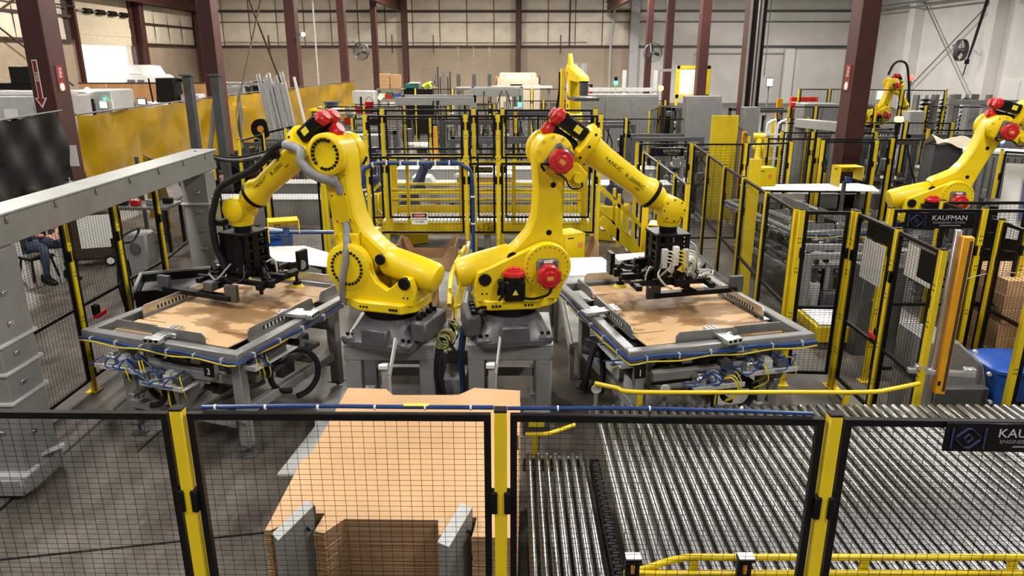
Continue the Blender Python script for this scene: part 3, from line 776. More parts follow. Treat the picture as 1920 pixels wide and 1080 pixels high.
    b.build('trunnion_cap', 'black', o)
    # lower arm, in an (a along the arm, w across) frame
    sl, cl = math.sin(lean), cos(lean)
    A = lambda a, w: (X2 + a * sl + w * cl, Z2 + a * cl - w * sl)
    out = [(-.19, .02), (-.16, .12), (-.06, .19), (.08, .19), (.22, .16), (.42, .145), (.70, .135), (.9, .15), (1.0, .168), (1.10, .155), (1.17, .10), (1.20, 0), (1.17, -.10), (1.10, -.155), (1.0, -.168), (.9, -.15), (.70, -.12), (.45, -.125), (.30, -.17), (.18, -.27), (.10, -.345), (.05, -.36), (.0, -.33), (-.03, -.25), (-.12, -.15)]
    b = MB(); b.prism([A(a, w) for a, w in out], -.115, .115, 'xz', .022); b.build('lower_arm', Y, o)
    b = MB()
    for a, w, r in ((.30, .02, .026), (.74, .03, .026)):
        x, z = A(a, w); b.cyl((x, -.1165, z), (x, -.112, z), r, n=20)
    b.build('arm_hole', 'black_gloss', o)
    b = MB(); q = [A(a, w) for a, w in ((.40, -.085), (.68, -.085), (.68, .085), (.40, .085))]; b.prism(q, .116, .128, 'xz', .004); cv = b.build('cover_plate', Y, o)
    b = MB()
    for a, w in ((.42, -.07), (.66, -.07), (.66, .07), (.42, .07)): x, z = A(a, w); b.cyl((x, .128, z), (x, .132, z), .008, n=8)
    b.build('screws', 'black', cv)
    b = MB()
    for a, w in ((.15, .16), (.3, .13), (.84, .12), (.95, .13), (.84, -.11), (.95, -.12), (.3, -.13)): x, z = A(a, w); b.cyl((x, .112, z), (x, .128, z), .016, n=10)
    b.build('boss', Y, o)
    b = MB(); pts = [(0.0, .02, .25), (.10, -.02, .245), (.22, -.03, .20), (.36, -.02, .135), (.40, -.01, .12)]
    b.tube([(A(a, w)[0], y, A(a, w)[1]) for a, w, y in pts], .035, 10, 5)
    b.tube([(A(a, w)[0], y, A(a, w)[1]) for a, w, y in ((.67, -.02, .11), (.74, -.02, .14), (.80, -.01, .15), (.85, .0, .16))], .038, 10, 5)
    b.tube([(A(a, w)[0], y, A(a, w)[1]) for a, w, y in ((0.02, .02, .25), (-.1, .06, .26), (-.2, .1, .25), (-.32, .14, .2))], .032, 10, 5)
    b.build('cable_conduit', 'grey_hose', o)
    b = MB(); x, z = A(.24, -.03); b.box(x, .15, z, .19, .06, .13, .006); b.build('conduit_clamp', Y, o)
    # elbow and forearm, frame (u along forearm, v across upward)
    J3 = A(LA, 0); cp, sp = cos(pitch), math.sin(pitch)
    M = Matrix(((cp, 0, sp, J3[0]), (0, 1, 0, 0), (-sp, 0, cp, J3[1]), (0, 0, 0, 1)))
    b = MB(M); b.lathe([(.175, .115), (.19, .125), (.19, .19), (.17, .205), (.15, .205), (.145, .19), (.10, .185)], 36, R('X', -90)); b.lathe([(.15, -.225), (.17, -.21), (.17, -.12), (.15, -.115)], 36, R('X', -90)); b.build('elbow_hub', Y, o)
    b = MB(M)
    for k in range(22):
        a = 2 * pi * k / 22
        if k % 11 > 9: continue
        b.cyl((.128 * cos(a), .18, .128 * sin(a)), (.128 * cos(a), .208, .128 * sin(a)), .013, n=8)
    b.build('bolt_ring', 'black', o)
    b = MB(M)
    for k in range(10): a = 2 * pi * k / 10 + .4; b.cyl((.15 * cos(a), -.232, .15 * sin(a)), (.15 * cos(a), -.214, .15 * sin(a)), .014, n=8)
    b.build('boss', Y, o)
    em = MB(M); em.box(.06, -.235, -.01, .2, .05, .23, .02); m3 = em.build('axis_motor', 'cast_grey', o)
    em = MB(M); em.prism(circ(.065, -.02, .112, 10, 370, 8), -.35, -.255, 'xz', .015); em.prism(circ(.065, -.02, .06, 10, 370, 8), -.362, -.35, 'xz', .006); em.build('motor_cap', 'red', m3)
    em = MB(M); em.box(.065, -.364, -.02, .055, .003, .04); em.build('warning_label', 'label_orange', m3)
    b = MB(M)
    hs = [(-.12, .02), (.0, -.13), (.14, -.12), (.26, -.06), (.30, .06), (.30, .38), (.19, .40), (.165, .12), (.06, .10), (-.08, .10)]
    b.prism(hs, -.115, .115, 'xz', .02); b.build('forearm_housing', Y, o)
    b = MB(M); b.prism([(.12, -.1), (.34, -.14), (.40, -.06), (.36, .03), (.22, .06)], -.20, -.08, 'xz', .012); b.cyl((.30, -.2, -.05), (.30, -.26, -.05), .045); b.build('valve_block', Y, o)
    b = MB(M); b.tube([(.34, -.22, -.05), (.38, -.22, -.10), (.3, -.23, -.16), (.2, -.22, -.12), (.1, -.24, -.13)], .008, 6, 4); b.tube([(.0, -.3, -.1), (-.06, -.28, -.14), (.0, -.26, -.17)], .012, 6, 4); b.build('motor_cable', 'black', o)
    V = .225
    Mu = M @ T(0, 0, V) @ R('Y', 90)
    b = MB(Mu); b.lathe([(.17, .17), (.205, .19), (.205, .255), (.19, .275), (.175, .29)], 36); b.build('forearm_flange', Y, o)
    b = MB(Mu)
    for k in range(10): a = 2 * pi * k / 10 + .3; b.cyl((.165 * cos(a), .165 * sin(a), .255), (.165 * cos(a), .165 * sin(a), .292), .013, n=8); b.cyl((.195 * cos(a), .195 * sin(a), .225), (.212 * cos(a), .212 * sin(a), .225), .013, n=8)
    b.build('flange_bolts', 'black', o)
    b = MB(Mu); b.lathe([(.155, .27), (.135, .34), (.122, .45), (.114, .62), (.108, .85), (.108, .90), (.125, .955), (.14, .985), (.14, 1.02)], 32); fa = b.build('forearm_tube', Y, o)
    for k, (dy, dv) in enumerate(((-.075, .07), (.075, .07), (0, -.075))):
        b = MB(Mu); b.box(-dv, dy, .03, .125, .125, .28, .02); w = b.build('wrist_motor', 'black', o)
        b = MB(Mu); b.lathe([(.07, 0), (.072, -.05), (.05, -.075), (.05, -.09)], 8, T(-dv, dy, -.09)); b.box(-dv - .03, dy, -.12, .05, .07, .06, .01); b.build('motor_cap', 'red', w)
        b = MB(Mu); b.box(-dv - (.064 if dv > 0 else -.064), dy, .06, .002, .06, .09); b.build('warning_label', 'label_yellow', w)
        if k < 2:
            b = MB(Mu); b.box(-dv, dy + (.0635 if dy > 0 else -.0635), .07, .06, .002, .07); b.build('warning_label', 'label_yellow', w)
    b = MB(Mu); b.lathe([(.142, 1.02), (.142, 1.06)], 32); b.build('wrist_ring', 'black', o)
    b = MB(Mu); b.lathe([(.125, 1.06), (.118, 1.12), (.09, 1.17), (.085, 1.24)], 28)
    b.build('wrist_tube', Y, o)
    if mark:
        for s in (-1, 1):
            fr = M @ T(.43, s * .1225, V + .0) @ R('Z', 0 if s < 0 else 180) @ R('X', 90)
            lt = text(mark, .052, 'lettering', 'black', fa, M @ T(.535 if s < 0 else .82, s * (.1215 if s < 0 else .1095), V + .010) @ R('Z', 0 if s < 0 else 180) @ R('X', 90), sx=1.15)
            text('R-2000iC', .052, 'lettering', 'black', fa, M @ T(.80 if s < 0 else .55, s * (.1115 if s < 0 else .119), V - .0) @ R('Z', 0 if s < 0 else 180) @ R('X', 90), sx=1.15)
            text('165F', .03, 'lettering', 'black', fa, M @ T(.86 if s < 0 else .46, s * (.105 if s < 0 else .117), V - .042) @ R('Z', 0 if s < 0 else 180) @ R('X', 90))
    # wrist head: hub across, flange pointing straight down
    J5 = (J3[0] + 1.28 * cp + V * sp, J3[1] - 1.28 * sp + V * cp)
    W = T(J5[0], 0, J5[1])
    b = MB(W); b.lathe([(.105, -.135), (.118, -.125), (.118, .125), (.105, .135)], 32, R('X', 90)); b.build('wrist_hub', Y, o)
    b = MB(W); b.lathe([(.112, -.05), (.115, -.12), (.105, -.165)], 28); b.box(0, 0, -.09, .18, .22, .1, .03); b.build('wrist_head', Y, o)
    b = MB(W)
    for k in range(8): a = 2 * pi * k / 8; b.cyl((.1 * cos(a), -.139, .1 * sin(a)), (.1 * cos(a), -.13, .1 * sin(a)), .008, n=6)
    b.build('hub_screws', 'black', o)
    b = MB(W); b.lathe([(.085, -.165), (.085, -.225)], 24); b.build('tool_flange', 'black', o)
    if not tool: return o, J5
    # ---- gripper
    G = W @ R('Z', tool_rz)
    b = MB(G); b.box(0, 0, -.235, .34, .34, .025, .004); b.box(0, 0, -.62, .32, .32, .03, .004)
    for sx in (-1, 1):
        for sy in (-1, 1): b.box(sx * .145, sy * .145, -.43, .035, .035, .37)
        b.box(sx * .05, -.15, -.43, .05, .02, .37); b.box(sx * .15, .03, -.43, .02, .09, .37); b.box(sx * .05, .15, -.43, .05, .02, .37)
    for z in (-.32, -.40, -.5): b.box(0, -.152, z, .3, .012, .03); b.box(.152, 0, z + .02, .012, .3, .025); b.box(-.152, 0, z, .012, .3, .025)
    b.box(0, .152, -.42, .2, .012, .3)
    b.build('tool_frame', 'black', o)
    for x, m_ in ((-.09, 'grey_pale'), (.02, 'white'), (.12, 'grey_pale')):
        b = MB(G); b.box(x, -.185, -.42 - abs(x) * .3, .06, .05, .19, .008); vb = b.build('valve_manifold', m_, o)
        b = MB(G)
        for k in range(4): b.tube([(x + .02, -.21, -.37 - k * .035), (x + .06, -.26, -.38 - k * .035), (x + .07, -.24, -.48 - k * .03), (x + .02, -.2, -.56), (x - .05 + k * .03, -.17, -.64)], .007, 6, 4)
        b.build('air_tube', 'cable_yellow' if m_ == 'white' else 'cable_white', vb)
    b = MB(G)
    for k in range(3):
        r = .09 + .02 * k; c = (.27 + .02 * k, -.1, -.64)
        b.tube([(c[0] + r * cos(a * .55), c[1] + r * sin(a * .55) * .8, c[2] + .015 * sin(3 * a) + .01 * k) for a in range(13)], .009, 6, 3)
    b.tube([(.16, -.1, -.3), (.24, -.12, -.36), (.27, -.1, -.5), (.30, -.12, -.62), (.33, -.1, -.68)], .011, 6, 4)
    b.build('coiled_cable', 'grey_pale', o)
    b = MB(G); b.tube([(-.16, -.1, -.56), (-.22, -.15, -.54), (-.25, -.14, -.66), (-.2, -.16, -.74)], .009, 6, 4); b.tube([(-.12, -.18, -.55), (-.16, -.24, -.6), (-.08, -.25, -.7), (.0, -.2, -.75)], .009, 6, 4); b.build('air_tube', 'cable_white', o)
    b = MB(G); b.box(.0, .0, -.665, .9, .06, .06, .006); b.box(-.36, 0, -.70, .06, .62, .05, .006); b.box(.36, 0, -.70, .06, .62, .05, .006); b.box(.0, -.16, -.69, .8, .04, .05, .004); b.box(0, .2, -.69, .9, .04, .05, .004); b.build('gripper_frame', 'black', o)
    b = MB(G)
    for x, y in ((-.2, -.05), (-.1, -.2), (.05, -.22), (.22, -.1), (-.3, .1), (.3, .12), (.12, .1), (-.42, .2)): b.box(x, y, -.68, .09, .06, .08, .01); b.cyl((x, y, -.64), (x + .05, y - .03, -.58), .02, n=8)
    b.build('actuator', 'black', o)
    fs = -1 if rz > 1.5 else 1
    for i, (x, y) in enumerate(((-.36, .30 * fs), (.30, .30 * fs), (.60, .45 * fs), (-.12, .52 * fs))):
        b = MB(G); b.cyl((x, y, -.70), (x, y, -.80), .016, n=8); b.cyl((x, y, -.795), (x, y, -.83), .035, .045, n=14); st = b.build('suction_cup_stem', 'black', o)
        b = MB(G); b.lathe([(.04, -.83), (.055, -.84), (.07, -.862), (.06, -.862)], 18, T(x, y, 0)); b.build('suction_cup', 'label_yellow', st)
        b = MB(G); b.bar((x, y, -.69), (x * .5, 0, -.69), .035, .035); b.build('cup_arm', 'black', o)
    r3 = random.Random(int(rz * 100))
    for k in range(16):
        a = r3.uniform(0, 6.28); q = r3.uniform(.12, .42); c = Vector((q * cos(a), q * sin(a), r3.uniform(-.74, -.58)))
        b = MB(G)
        if k % 2: b.tube([(.12 * cos(a), .12 * sin(a), -.5), c * .7 + Vector((0, 0, -.12)), c, c + Vector((.1 * sin(a), -.1 * cos(a), -.03)), c + Vector((.18 * sin(a), -.16 * cos(a), .02))], .010, 6, 4); b.build('air_tube', ('black', 'cable_white', 'black', 'grey_hose')[k // 2 % 4], o)
        else: b.box(c.x, c.y, c.z, r3.uniform(.05, .16), r3.uniform(.04, .1), r3.uniform(.05, .1), .008); b.cyl((c.x, c.y, c.z), (c.x, c.y, c.z - .07), .02, n=8); b.build('actuator', ('black', 'grey_dark', 'black')[k // 2 % 3], o)
    return o, J5
zb = .87
big_robot('industrial_robot', 'large yellow industrial robot on the nearer-to-centre grey stand, red motor caps facing forward', (-.02, 6.646, zb), .153, .052, .617)
rl, J5L = big_robot('industrial_robot', 'large yellow industrial robot reaching over the stained sheet by the gantry, black hose on forearm', (-1.136, 6.559, zb), 2.794, .168, .648)
# dress hose along the second robot's forearm, seen on its open side
b = MB()
jx, jz = J5L
FP = lambda u, v, y: (.62 + .797 * u + .604 * v, y, 1.905 - .604 * u + .797 * v)
b.tube([FP(.30, .10, .17), FP(.42, .14, .16), FP(.6, .135, .13), FP(.82, .15, .13), FP(1.02, .20, .14), FP(1.22, .22, .16), FP(1.40, .12, .18), (jx + .19, .2, jz - .12), (jx + .17, .2, jz - .38), (jx + .1, .18, jz - .6)], .034, 10, 6)
b.build('dress_hose', 'rubber', rl)
b = MB(); b.tube([(.455, .13, 1.46), (.47, .20, 1.50), (.56, .27, 1.55), (.68, .28, 1.66), FP(.16, -.06, .24), FP(.30, .09, .18)], .042, 10, 5); b.build('cable_conduit', 'grey_hose', rl)
b = MB(); b.box(jx + .14, .15, jz - .12, .14, .1, .06, .01); b.box(*FP(.5, .13, .12), .1, .08, .1, .01); b.build('hose_clamp', 'black', rl)
big_robot('industrial_robot', 'large yellow industrial robot leaning forward behind the black name board, single red motor cap', (5.88, 10.3, zb), -.12, .42, .27)
rf, jf = big_robot('industrial_robot', 'far yellow robot with a black hose arching over its forearm by white wall', (12.7, 26.3, .9), .25, .22, 1.05, mark=None)

b = MB(); b.tube([(.5, .16, 2.0), (.7, .2, 2.35), (1.0, .2, 2.45), (1.3, .2, 2.2), (jf[0] + .2, .18, jf[1] + .3), (jf[0] + .15, .15, jf[1] - .1)], .04, 8, 5); b.build('dress_hose', 'rubber', rf)
# the tall palletizing robot with parallel links
def palletizer(loc, rz):
    o = th('palletizing_robot', 'tall yellow palletizing robot standing upright behind the mesh fences', 'robot', loc, rz); Y = 'yellow'
    b = MB(); loft(b, [(superring(.55, 8), 0), (superring(.55, 8), .5), (superring(.4, 3), .75), (superring(.38, 2), .85)]); b.build('base', 'cast_grey', o)
    b = MB(); b.prism([(-.55, -.4), (.5, -.4), (.6, 0), (.5, .4), (-.55, .4)], .85, 1.1, 'xy', .03); b.prism([(-.4, 1.05), (-.45, 1.35), (-.2, 1.6), (.15, 1.75), (.4, 1.6), (.5, 1.05)], -.3, -.1, 'xz', .02); b.prism([(-.4, 1.05), (-.45, 1.35), (-.2, 1.6), (.15, 1.75), (.4, 1.6), (.5, 1.05)], .12, .32, 'xz', .02); b.build('turret', Y, o)
    b = MB(); b.lathe([(.26, -.34), (.3, -.3), (.3, .32), (.26, .36)], 28, T(.1, 0, 1.45) @ R('X', 90)); b.build('shoulder_hub', Y, o)
    for s in (-1, 1):
        b = MB(); b.cyl((.1, s * .36, 1.3), (.1, s * .6, 1.3), .11); m_ = b.build('axis_motor', 'black', o)
        b = MB(); b.cyl((.1, s * .6, 1.3), (.1, s * .68, 1.3), .12); b.build('motor_cap', 'red', m_)
    b = MB(); b.prism([(-.05, 1.45), (-.22, 1.6), (-.18, 2.5), (-.2, 2.9), (-.05, 3.02), (.12, 2.95), (.2, 2.6), (.3, 1.8), (.34, 1.5), (.2, 1.3)], -.12, .28, 'xz', .03); b.build('lower_arm', Y, o)
    b = MB(); b.bar((-.3, -.24, 1.35), (-.28, -.24, 3.1), .11, .13, b=.02); b.bar((-.42, .1, 1.25), (-.36, .1, 2.2), .12, .12, b=.02); b.build('parallel_link', Y, o)
    b = MB(); b.prism([(-.42, 2.75), (-.5, 3.1), (-.3, 3.25), (.0, 3.2), (1.4, 2.9), (1.5, 2.75), (1.3, 2.68), (.0, 2.72)], -.1, .22, 'xz', .03); b.build('upper_arm', Y, o)
    b = MB(); b.prism([(-.35, 3.1), (-.28, 3.6), (-.16, 3.6), (.12, 3.15)], -.06, .06, 'xz', .015); b.build('link_lever', Y, o)
    b = MB()
    for z in (1.9, 2.2): b.cyl((.05, -.125, z), (.05, -.115, z), .07, n=14)
    b.cyl((-.05, -.105, 2.95), (-.05, -.12, 2.95), .05); b.build('arm_hole', 'black', o)
    b = MB(); b.box(.0, -.126, 2.5, .24, .01, .24, .004); b.box(.2, -.34, 1.25, .2, .02, .3); b.build('type_plate', 'paper', o)
    b = MB(); b.tube([(-.4, -.3, 1.2), (-.6, -.35, 1.5), (-.5, -.35, 1.9), (-.42, -.3, 2.4), (-.42, -.3, 3.0)], .045, 8, 4); b.build('cable_conduit', 'black', o)
    b = MB(); b.cyl((1.4, .06, 2.7), (1.4, .06, 2.3), .14); b.box(1.4, .06, 2.2, .9, .8, .1, .01); b.build('gripper_head', 'grey_dark', o)
palletizer((2.0, 25.6, 0), -1.4)

# small navy robots
def navy_robot(label, loc, rz, pts, body='navy', base='yellow_guard'):
    o = th('small_robot', label, 'robot', loc, rz)
    b = MB(); b.box(0, 0, .35, .5, .5, .7, .02); b.build('pedestal', base, o)
    b = MB(); b.lathe([(.19, .7), (.19, .78), (.15, .84), (.15, .95)], 20); b.build('base', body, o)
    b = MB(); b.lathe([(.12, -.16), (.13, -.14), (.13, .14), (.12, .16)], 20, T(*pts[0]) @ R('X', 90)); b.build('shoulder', body, o)
    for i in range(len(pts) - 1):
        b = MB(); r = .085 - .012 * i; b.tube([Vector(pts[i]).lerp(Vector(pts[i + 1]), t) for t in (0, .2, .5, .8, 1)], [r * 1.15, r * 1.1, r * .85, r, r * 1.1], 12); b.build('arm_link', body, o)
        b = MB(); b.lathe([(r * 1.15, -.12), (r * 1.2, 0), (r * 1.15, .12)], 16, T(*pts[i + 1]) @ R('X', 90)); b.build('joint', body, o)
    e = pts[-1]
    b = MB(); b.box(e[0], e[1], e[2] - .16, .1, .1, .1, .02); b.cyl(e, (e[0], e[1], e[2] - .22), .05); b.build('gripper', 'white', o)
navy_robot('small navy robot on yellow stand, forearm level, behind the tall fence', (-3.0, 15.6, 0), 2.9, [(0, 0, .98), (-.1, 0, 1.55), (.5, 0, 1.62), (.75, 0, 1.35)])
navy_robot('small navy robot bending downward, behind the yellow platform rails', (-1.95, 13.87, 0), -2.6, [(0, 0, .9), (-.35, 0, 1.5), (-.2, 0, 1.05), (.2, 0, .78)])
navy_robot('small navy robot with arched arm seen past the big robot forearm', (2.0, 14.15, 0), 2.7, [(0, 0, 1.0), (.1, 0, 1.58), (.55, 0, 1.45), (.62, 0, 1.2)])
navy_robot('small yellow robot crouching before the white arch frame, mid distance', (5.3, 15.9, 0), -1.9, [(0, 0, 1.0), (-.15, 0, 1.55), (.3, 0, 1.85), (.6, 0, 1.3)], body='yellow')
navy_robot('small navy robot holding a white gripper beside the white frame', (8.0, 18.35, 0), -2.0, [(0, 0, 1.0), (.05, 0, 1.75), (.6, 0, 1.8), (.75, 0, 1.55)])

# ================================================================ FRONT CELL: stands, tables, gantry, conveyors, carton stack
def stand(label, x, y, w, d, h):
    o = th('robot_stand', label, 'stand', (x, y, 0))
    b = MB(); b.box(0, 0, h - .012, w, d, .024, .004); b.build('top_plate', 'grey_pale', o)
    b = MB(); b.box(0, 0, h - .10, w - .01, d - .01, .145, .01); b.build('apron', 'grey', o)
    for sx in (-1, 1):
        for sy in (-1, 1):
            b = MB(); b.box(sx * (w / 2 - .085), sy * (d / 2 - .085), (h - .17) / 2, .15, .15, h - .17, .008); b.box(sx * (w / 2 - .085), sy * (d / 2 - .085), .01, .22, .22, .02); b.build('leg', 'grey', o)
    b = MB(); b.box(0, d / 2 - .09, .25, w - .3, .08, .1); b.build('stretcher', 'grey', o)
    return o
stand('grey steel stand carrying the robot with the lime cup', -1.15, 6.80, .87, .9, .87)
stand('grey steel stand carrying the robot with the red caps', -.018, 6.80, .81, .9, .87)
stand('grey steel stand carrying the leaning robot behind the name board', 5.88, 10.3, .9, .9, .87)
stand('grey steel stand under the far robot by the side wall', 12.7, 26.3, .9, .9, .90)
o = th('plastic_cup', 'small lime green cup on the corner of the grey robot stand', 'cup', (-1.475, 6.42, .872))
b = MB(); b.lathe([(.038, 0), (.047, .085), (.044, .085), (.036, .006)], 20); b.build('body', 'lime', o)
b = MB()
for x, y in ((-.012, .01), (.018, -.005), (.0, -.02)): b.cyl((x, y, .06), (x * 1.3, y, .108), .013, n=8)
b.build('bolts_inside', 'black', o, kind='stuff')

def forming_table(label, loc, rz, W, D, mir, num, blue_side, zt=1.1):
    o = th('forming_table', label, 'table', (*loc, 0), rz)
    X = (lambda x: W - x) if mir else (lambda x: x)
    t = .09; zc = zt - t / 2
    for nm, p0, p1 in (('frame_tube', (0, t / 2, zc), (W, t / 2, zc)), ('frame_tube', (0, D - t / 2, zc), (W, D - t / 2, zc)), ('frame_tube', (t / 2, t, zc), (t / 2, D - t, zc)), ('frame_tube', (W - t / 2, t, zc), (W - t / 2, D - t, zc))):
        b = MB(); b.bar(p0, p1, t, t, b=.008); b.build(nm, 'frame_grey', o)
    for x in (.22, W - .22):
        for y in (.25, D - .35):
            b = MB(); b.box(x, y, (zc - .1) / 2 + .06, .1, .1, zc - .16, .008); lg = b.build('leg', 'grey', o)
            b = MB(); b.box(x, y, .11, .16, .14, .012); b.cyl((x, y, .02), (x, y, .11), .012, n=8); b.lathe([(.085, 0), (.085, .012), (.03, .03)], 18, T(x, y, 0)); b.build('levelling_foot', 'grey_dark', lg)
            b = MB(); b.prism([(0, 0), (.2, 0), (0, -.22)], -.006, .006, 'xz', M=T(x + (.05 if x < W / 2 else -.05), y, zc - .08) @ (R('Z', 0) if x < W / 2 else R('Z', 180))); b.build('gusset', 'grey', lg)
    for y in (.25, D - .35):
        b = MB(); b.box(W / 2, y, .74, W - .54, .08, .1, .006); b.build('cross_beam', 'grey', o)
    for x in (.22, W - .22):
        b = MB(); b.box(x, D / 2 - .05, .42, .07, D - .7, .09, .006); b.build('side_beam', 'grey', o)
    b = MB(); b.box(W / 2, D * .5, .93, W - .5, .1, .06, .004); b.box(W * .35, D * .5, .90, .1, D - .3, .06, .004); b.box(W * .65, D * .5, .90, .1, D - .3, .06, .004); b.build('slide_rail', 'dull_steel', o)
    # guides around the sheet: thin upright plates with slots
    def guide(p0, p1, h, mt, slots=False, z=zt - .04):
        d = Vector((p1[0] - p0[0], p1[1] - p0[1])); L = d.length; a = math.atan2(d.y, d.x); M = T(p0[0], p0[1], z) @ Matrix.Rotation(a, 4, 'Z')
        b = MB(M); b.prism([(0, 0), (L, 0), (L, h - .03), (L - .03, h), (.03, h), (0, h - .03)], -.005, .005, 'xz'); b.box(L / 2, -.035, .0, L, .07, .006); g = b.build('guide_plate', mt, o)
        if slots:
            b = MB(M)
            for k in range(11): b.box(L * .22 + k * L * .055, 0, .055, L * .022, .0125, .035)
            b.build('slots', 'black', g, kind='stuff')
            b = MB(M)
            for k in range(10): b.box(L * .2475 + k * L * .055, 0, .052, L * .022, .0125, .028)
            b.build('bright_strips', 'white', g, kind='stuff')
    guide((X(.20), .20), (X(.72), .20), .10, 'dull_steel'); guide((X(.70), .13), (X(1.28), .13), .12, 'dull_steel')
    guide((X(.19), .52), (X(.19), 1.36), .12, 'aluminium', True); guide((X(W - .18), .36), (X(W - .18), 1.32), .11, 'dull_steel', True)
    guide((X(.5), D - .06), (X(1.45), D - .06), .13, 'aluminium'); guide((X(W - .22), 1.5), (X(W - .22), D - .1), .10, 'dull_steel')
    # clamp cylinders
    for (x, y, a) in ((X(.86), .12, 0), (X(W - .1), .95, 90)):
        M = T(x, y, zt + .03) @ R('Z', a + 8)
        b = MB(M)
        for dx in (-.045, -.005, .035): b.box(dx, .0, 0, .03, .36, .035, .004)
        b.box(0, -.16, .0, .16, .07, .05, .006); b.box(.08, .02, -.01, .07, .09, .05, .006); cl = b.build('clamp_cylinder', 'aluminium', o)
        b = MB(M)
        for dx in (-.05, .0, .05): b.cyl((dx, -.2, .005), (dx, -.193, .005), .014, n=10)
        b.build('port', 'black', cl, kind='stuff')
    # hose bundle on the outer faces
    def run(pts, z): return [(x, y, z + .012 * sin(7 * x + 5 * y)) for x, y in pts]
    f_ = [(W * k / 12, -.022) for k in range(13)]; s_ = [((W + .022) if blue_side > 0 else -.022, D * k / 12) for k in range(1, 13)]
    path = (f_ + s_) if blue_side > 0 else (f_[::-1] + s_)
    b = MB(); b.tube(run(path, zt - .062), .010 if not mir else .015, 8, 2); b.build('hose_bundle', 'blue', o)
    b = MB(); b.tube(run([(x, y - .004) for x, y in path], zt - .078), .010, 6, 2); b.build('hose_bundle', 'navy', o)
    b = MB(); b.tube([(x, y - .012 if y < 0 else y, zt - (.085 if not mir else .10) + .010 * sin(11 * x + 9 * y)) for x, y in path], .007, 6, 2); b.build('signal_cable', 'cable_yellow', o)
    b = MB()
    for x, y in path[1::2]: b.box(x, y, zt - .065, .012, .04, .045) if y < 0 else b.box(x, y, zt - .065, .04, .012, .045)
    b.build('cable_ties', 'grey_pale', o, kind='stuff')
    b = MB(); nx = W - .34 if not mir else .12; b.box(nx, .03, zt - .2, .1, .012, .12); pl = b.build('number_plate', 'black', o)
    b = MB(); b.box(nx, .075, zt - .2, .06, .08, .18, .004); b.build('plate_bracket', 'grey', o)
    text(num, .085, 'lettering', 'white', pl, T(nx, .023, zt - .215) @ R('X', 90))
    # trays with valves and tubing beneath
    rnd = random.Random(3 if mir else 5)
    for (x0, y0, w, d, z) in ((X(.45), .02, .5, .2, .80), (X(.95), .0, .46, .2, .72), (X(W - .15), .55, .22, .6, .84)):
        b = MB(); b.box(x0, y0, z, w, d, .012, .002); b.box(x0, y0 - d / 2, z + .02, w, .008, .04); tr = b.build('valve_tray', 'grey_pale', o)
        for k in range(3):
            b = MB(); b.box(x0 - w * .3 + k * w * .3, y0 + .02, z + .05, w * .2, d * .5, .08, .008); b.box(x0 - w * .3 + k * w * .3, y0 + .02, z + .10, w * .12, d * .3, .03, .004); b.build('valve_block', ('aluminium', 'grey_pale', 'grey_dark')[k], tr)
        b = MB()
        for k in range(7):
            px, py = x0 + rnd.uniform(-.4, .4) * w, y0 + rnd.uniform(-.4, .4) * d
            b.tube([(px, py, z + .08), (px + rnd.uniform(-.08, .08), py - .06, z + .14), (px + rnd.uniform(-.15, .15), py - .08, z + .05), (px + rnd.uniform(-.2, .2), py, z + .02)], .007, 5, 4)
        b.build('air_tubes', 'blue', tr, kind='stuff')
        b = MB()
        for k in range(3):
            px, py = x0 + rnd.uniform(-.4, .4) * w, y0 + rnd.uniform(-.3, .3) * d
            b.tube([(px, py, z + .06), (px + .05, py - .08, z + .1), (px + .1, py - .1, z - .04), (px + .02, py - .02, z - .14)], .006, 5, 4)
        b.build('signal_cables', 'cable_yellow', tr, kind='stuff')
    for (x0, y0, z, r, a) in ((X(.62), .12, .55, .13, 0), (X(W - .05), .8, .6, .22, 60)):
        b = MB(T(x0, y0, z) @ R('Z', a)); b.tube([(r * cos(q * .42), .01 * q, r * sin(q * .42)) for q in range(-4, 12)], .028, 8, 2); b.build('cable_chain', 'rubber', o)
    b = MB(); b.tube([(X(.9), .05, .7), (X(.94), .0, .58), (X(.9), .06, .42), (X(.86), .1, .3)], .03, 8, 4); b.build('cable_loom', 'rubber', o)
    b = MB(); b.tube([(X(.91), .02, .7), (X(.95), -.03, .58), (X(.91), .03, .42), (X(.88), .07, .3)], .009, 6, 4); b.build('signal_cable', 'cable_yellow', o)
    for (x0, y0, a) in ((X(.9), .6, 20), (X(W - .35), 1.1, 100), (X(.55), 1.3, 70)):
        b = MB(T(x0, y0, .78) @ R('Z', a)); b.box(0, 0, 0, .5, .07, .07, .006); b.cyl((.25, 0, 0), (.42, 0, 0), .012, n=8); b.cyl((-.2, 0, -.12), (.15, 0, -.12), .035, n=12); b.box(0, 0, -.06, .1, .06, .09); b.build('pusher_cylinder', 'aluminium', o)
        b = MB(T(x0, y0, .70) @ R('Z', a + 25)); b.box(.1, .1, 0, .36, .12, .09, .01); b.cyl((.0, .1, -.1), (.32, .1, -.1), .045, n=12); b.build('drive_unit', 'grey_dark', o)
    for (x0, x1, y, z) in ((.27, W - .27, .12, .80), (.27, W - .27, .55, .62), (.27, W - .27, D * .6, .70)):
        b = MB(); b.bar((x0, y, z), (x1, y, z), .07, .08, b=.005); b.build('sub_beam', 'grey', o)
    for x in (X(.42), X(.98)):
        b = MB(); b.box(x, .12, .62, .08, .08, .34, .005); b.prism([(0, 0), (.26, 0), (.05, -.28), (0, -.3)], .11, .13, 'xz', M=T(x, 0, .74)); b.build('hanger_bracket', 'grey', o)
    r2 = random.Random(9 if mir else 8)
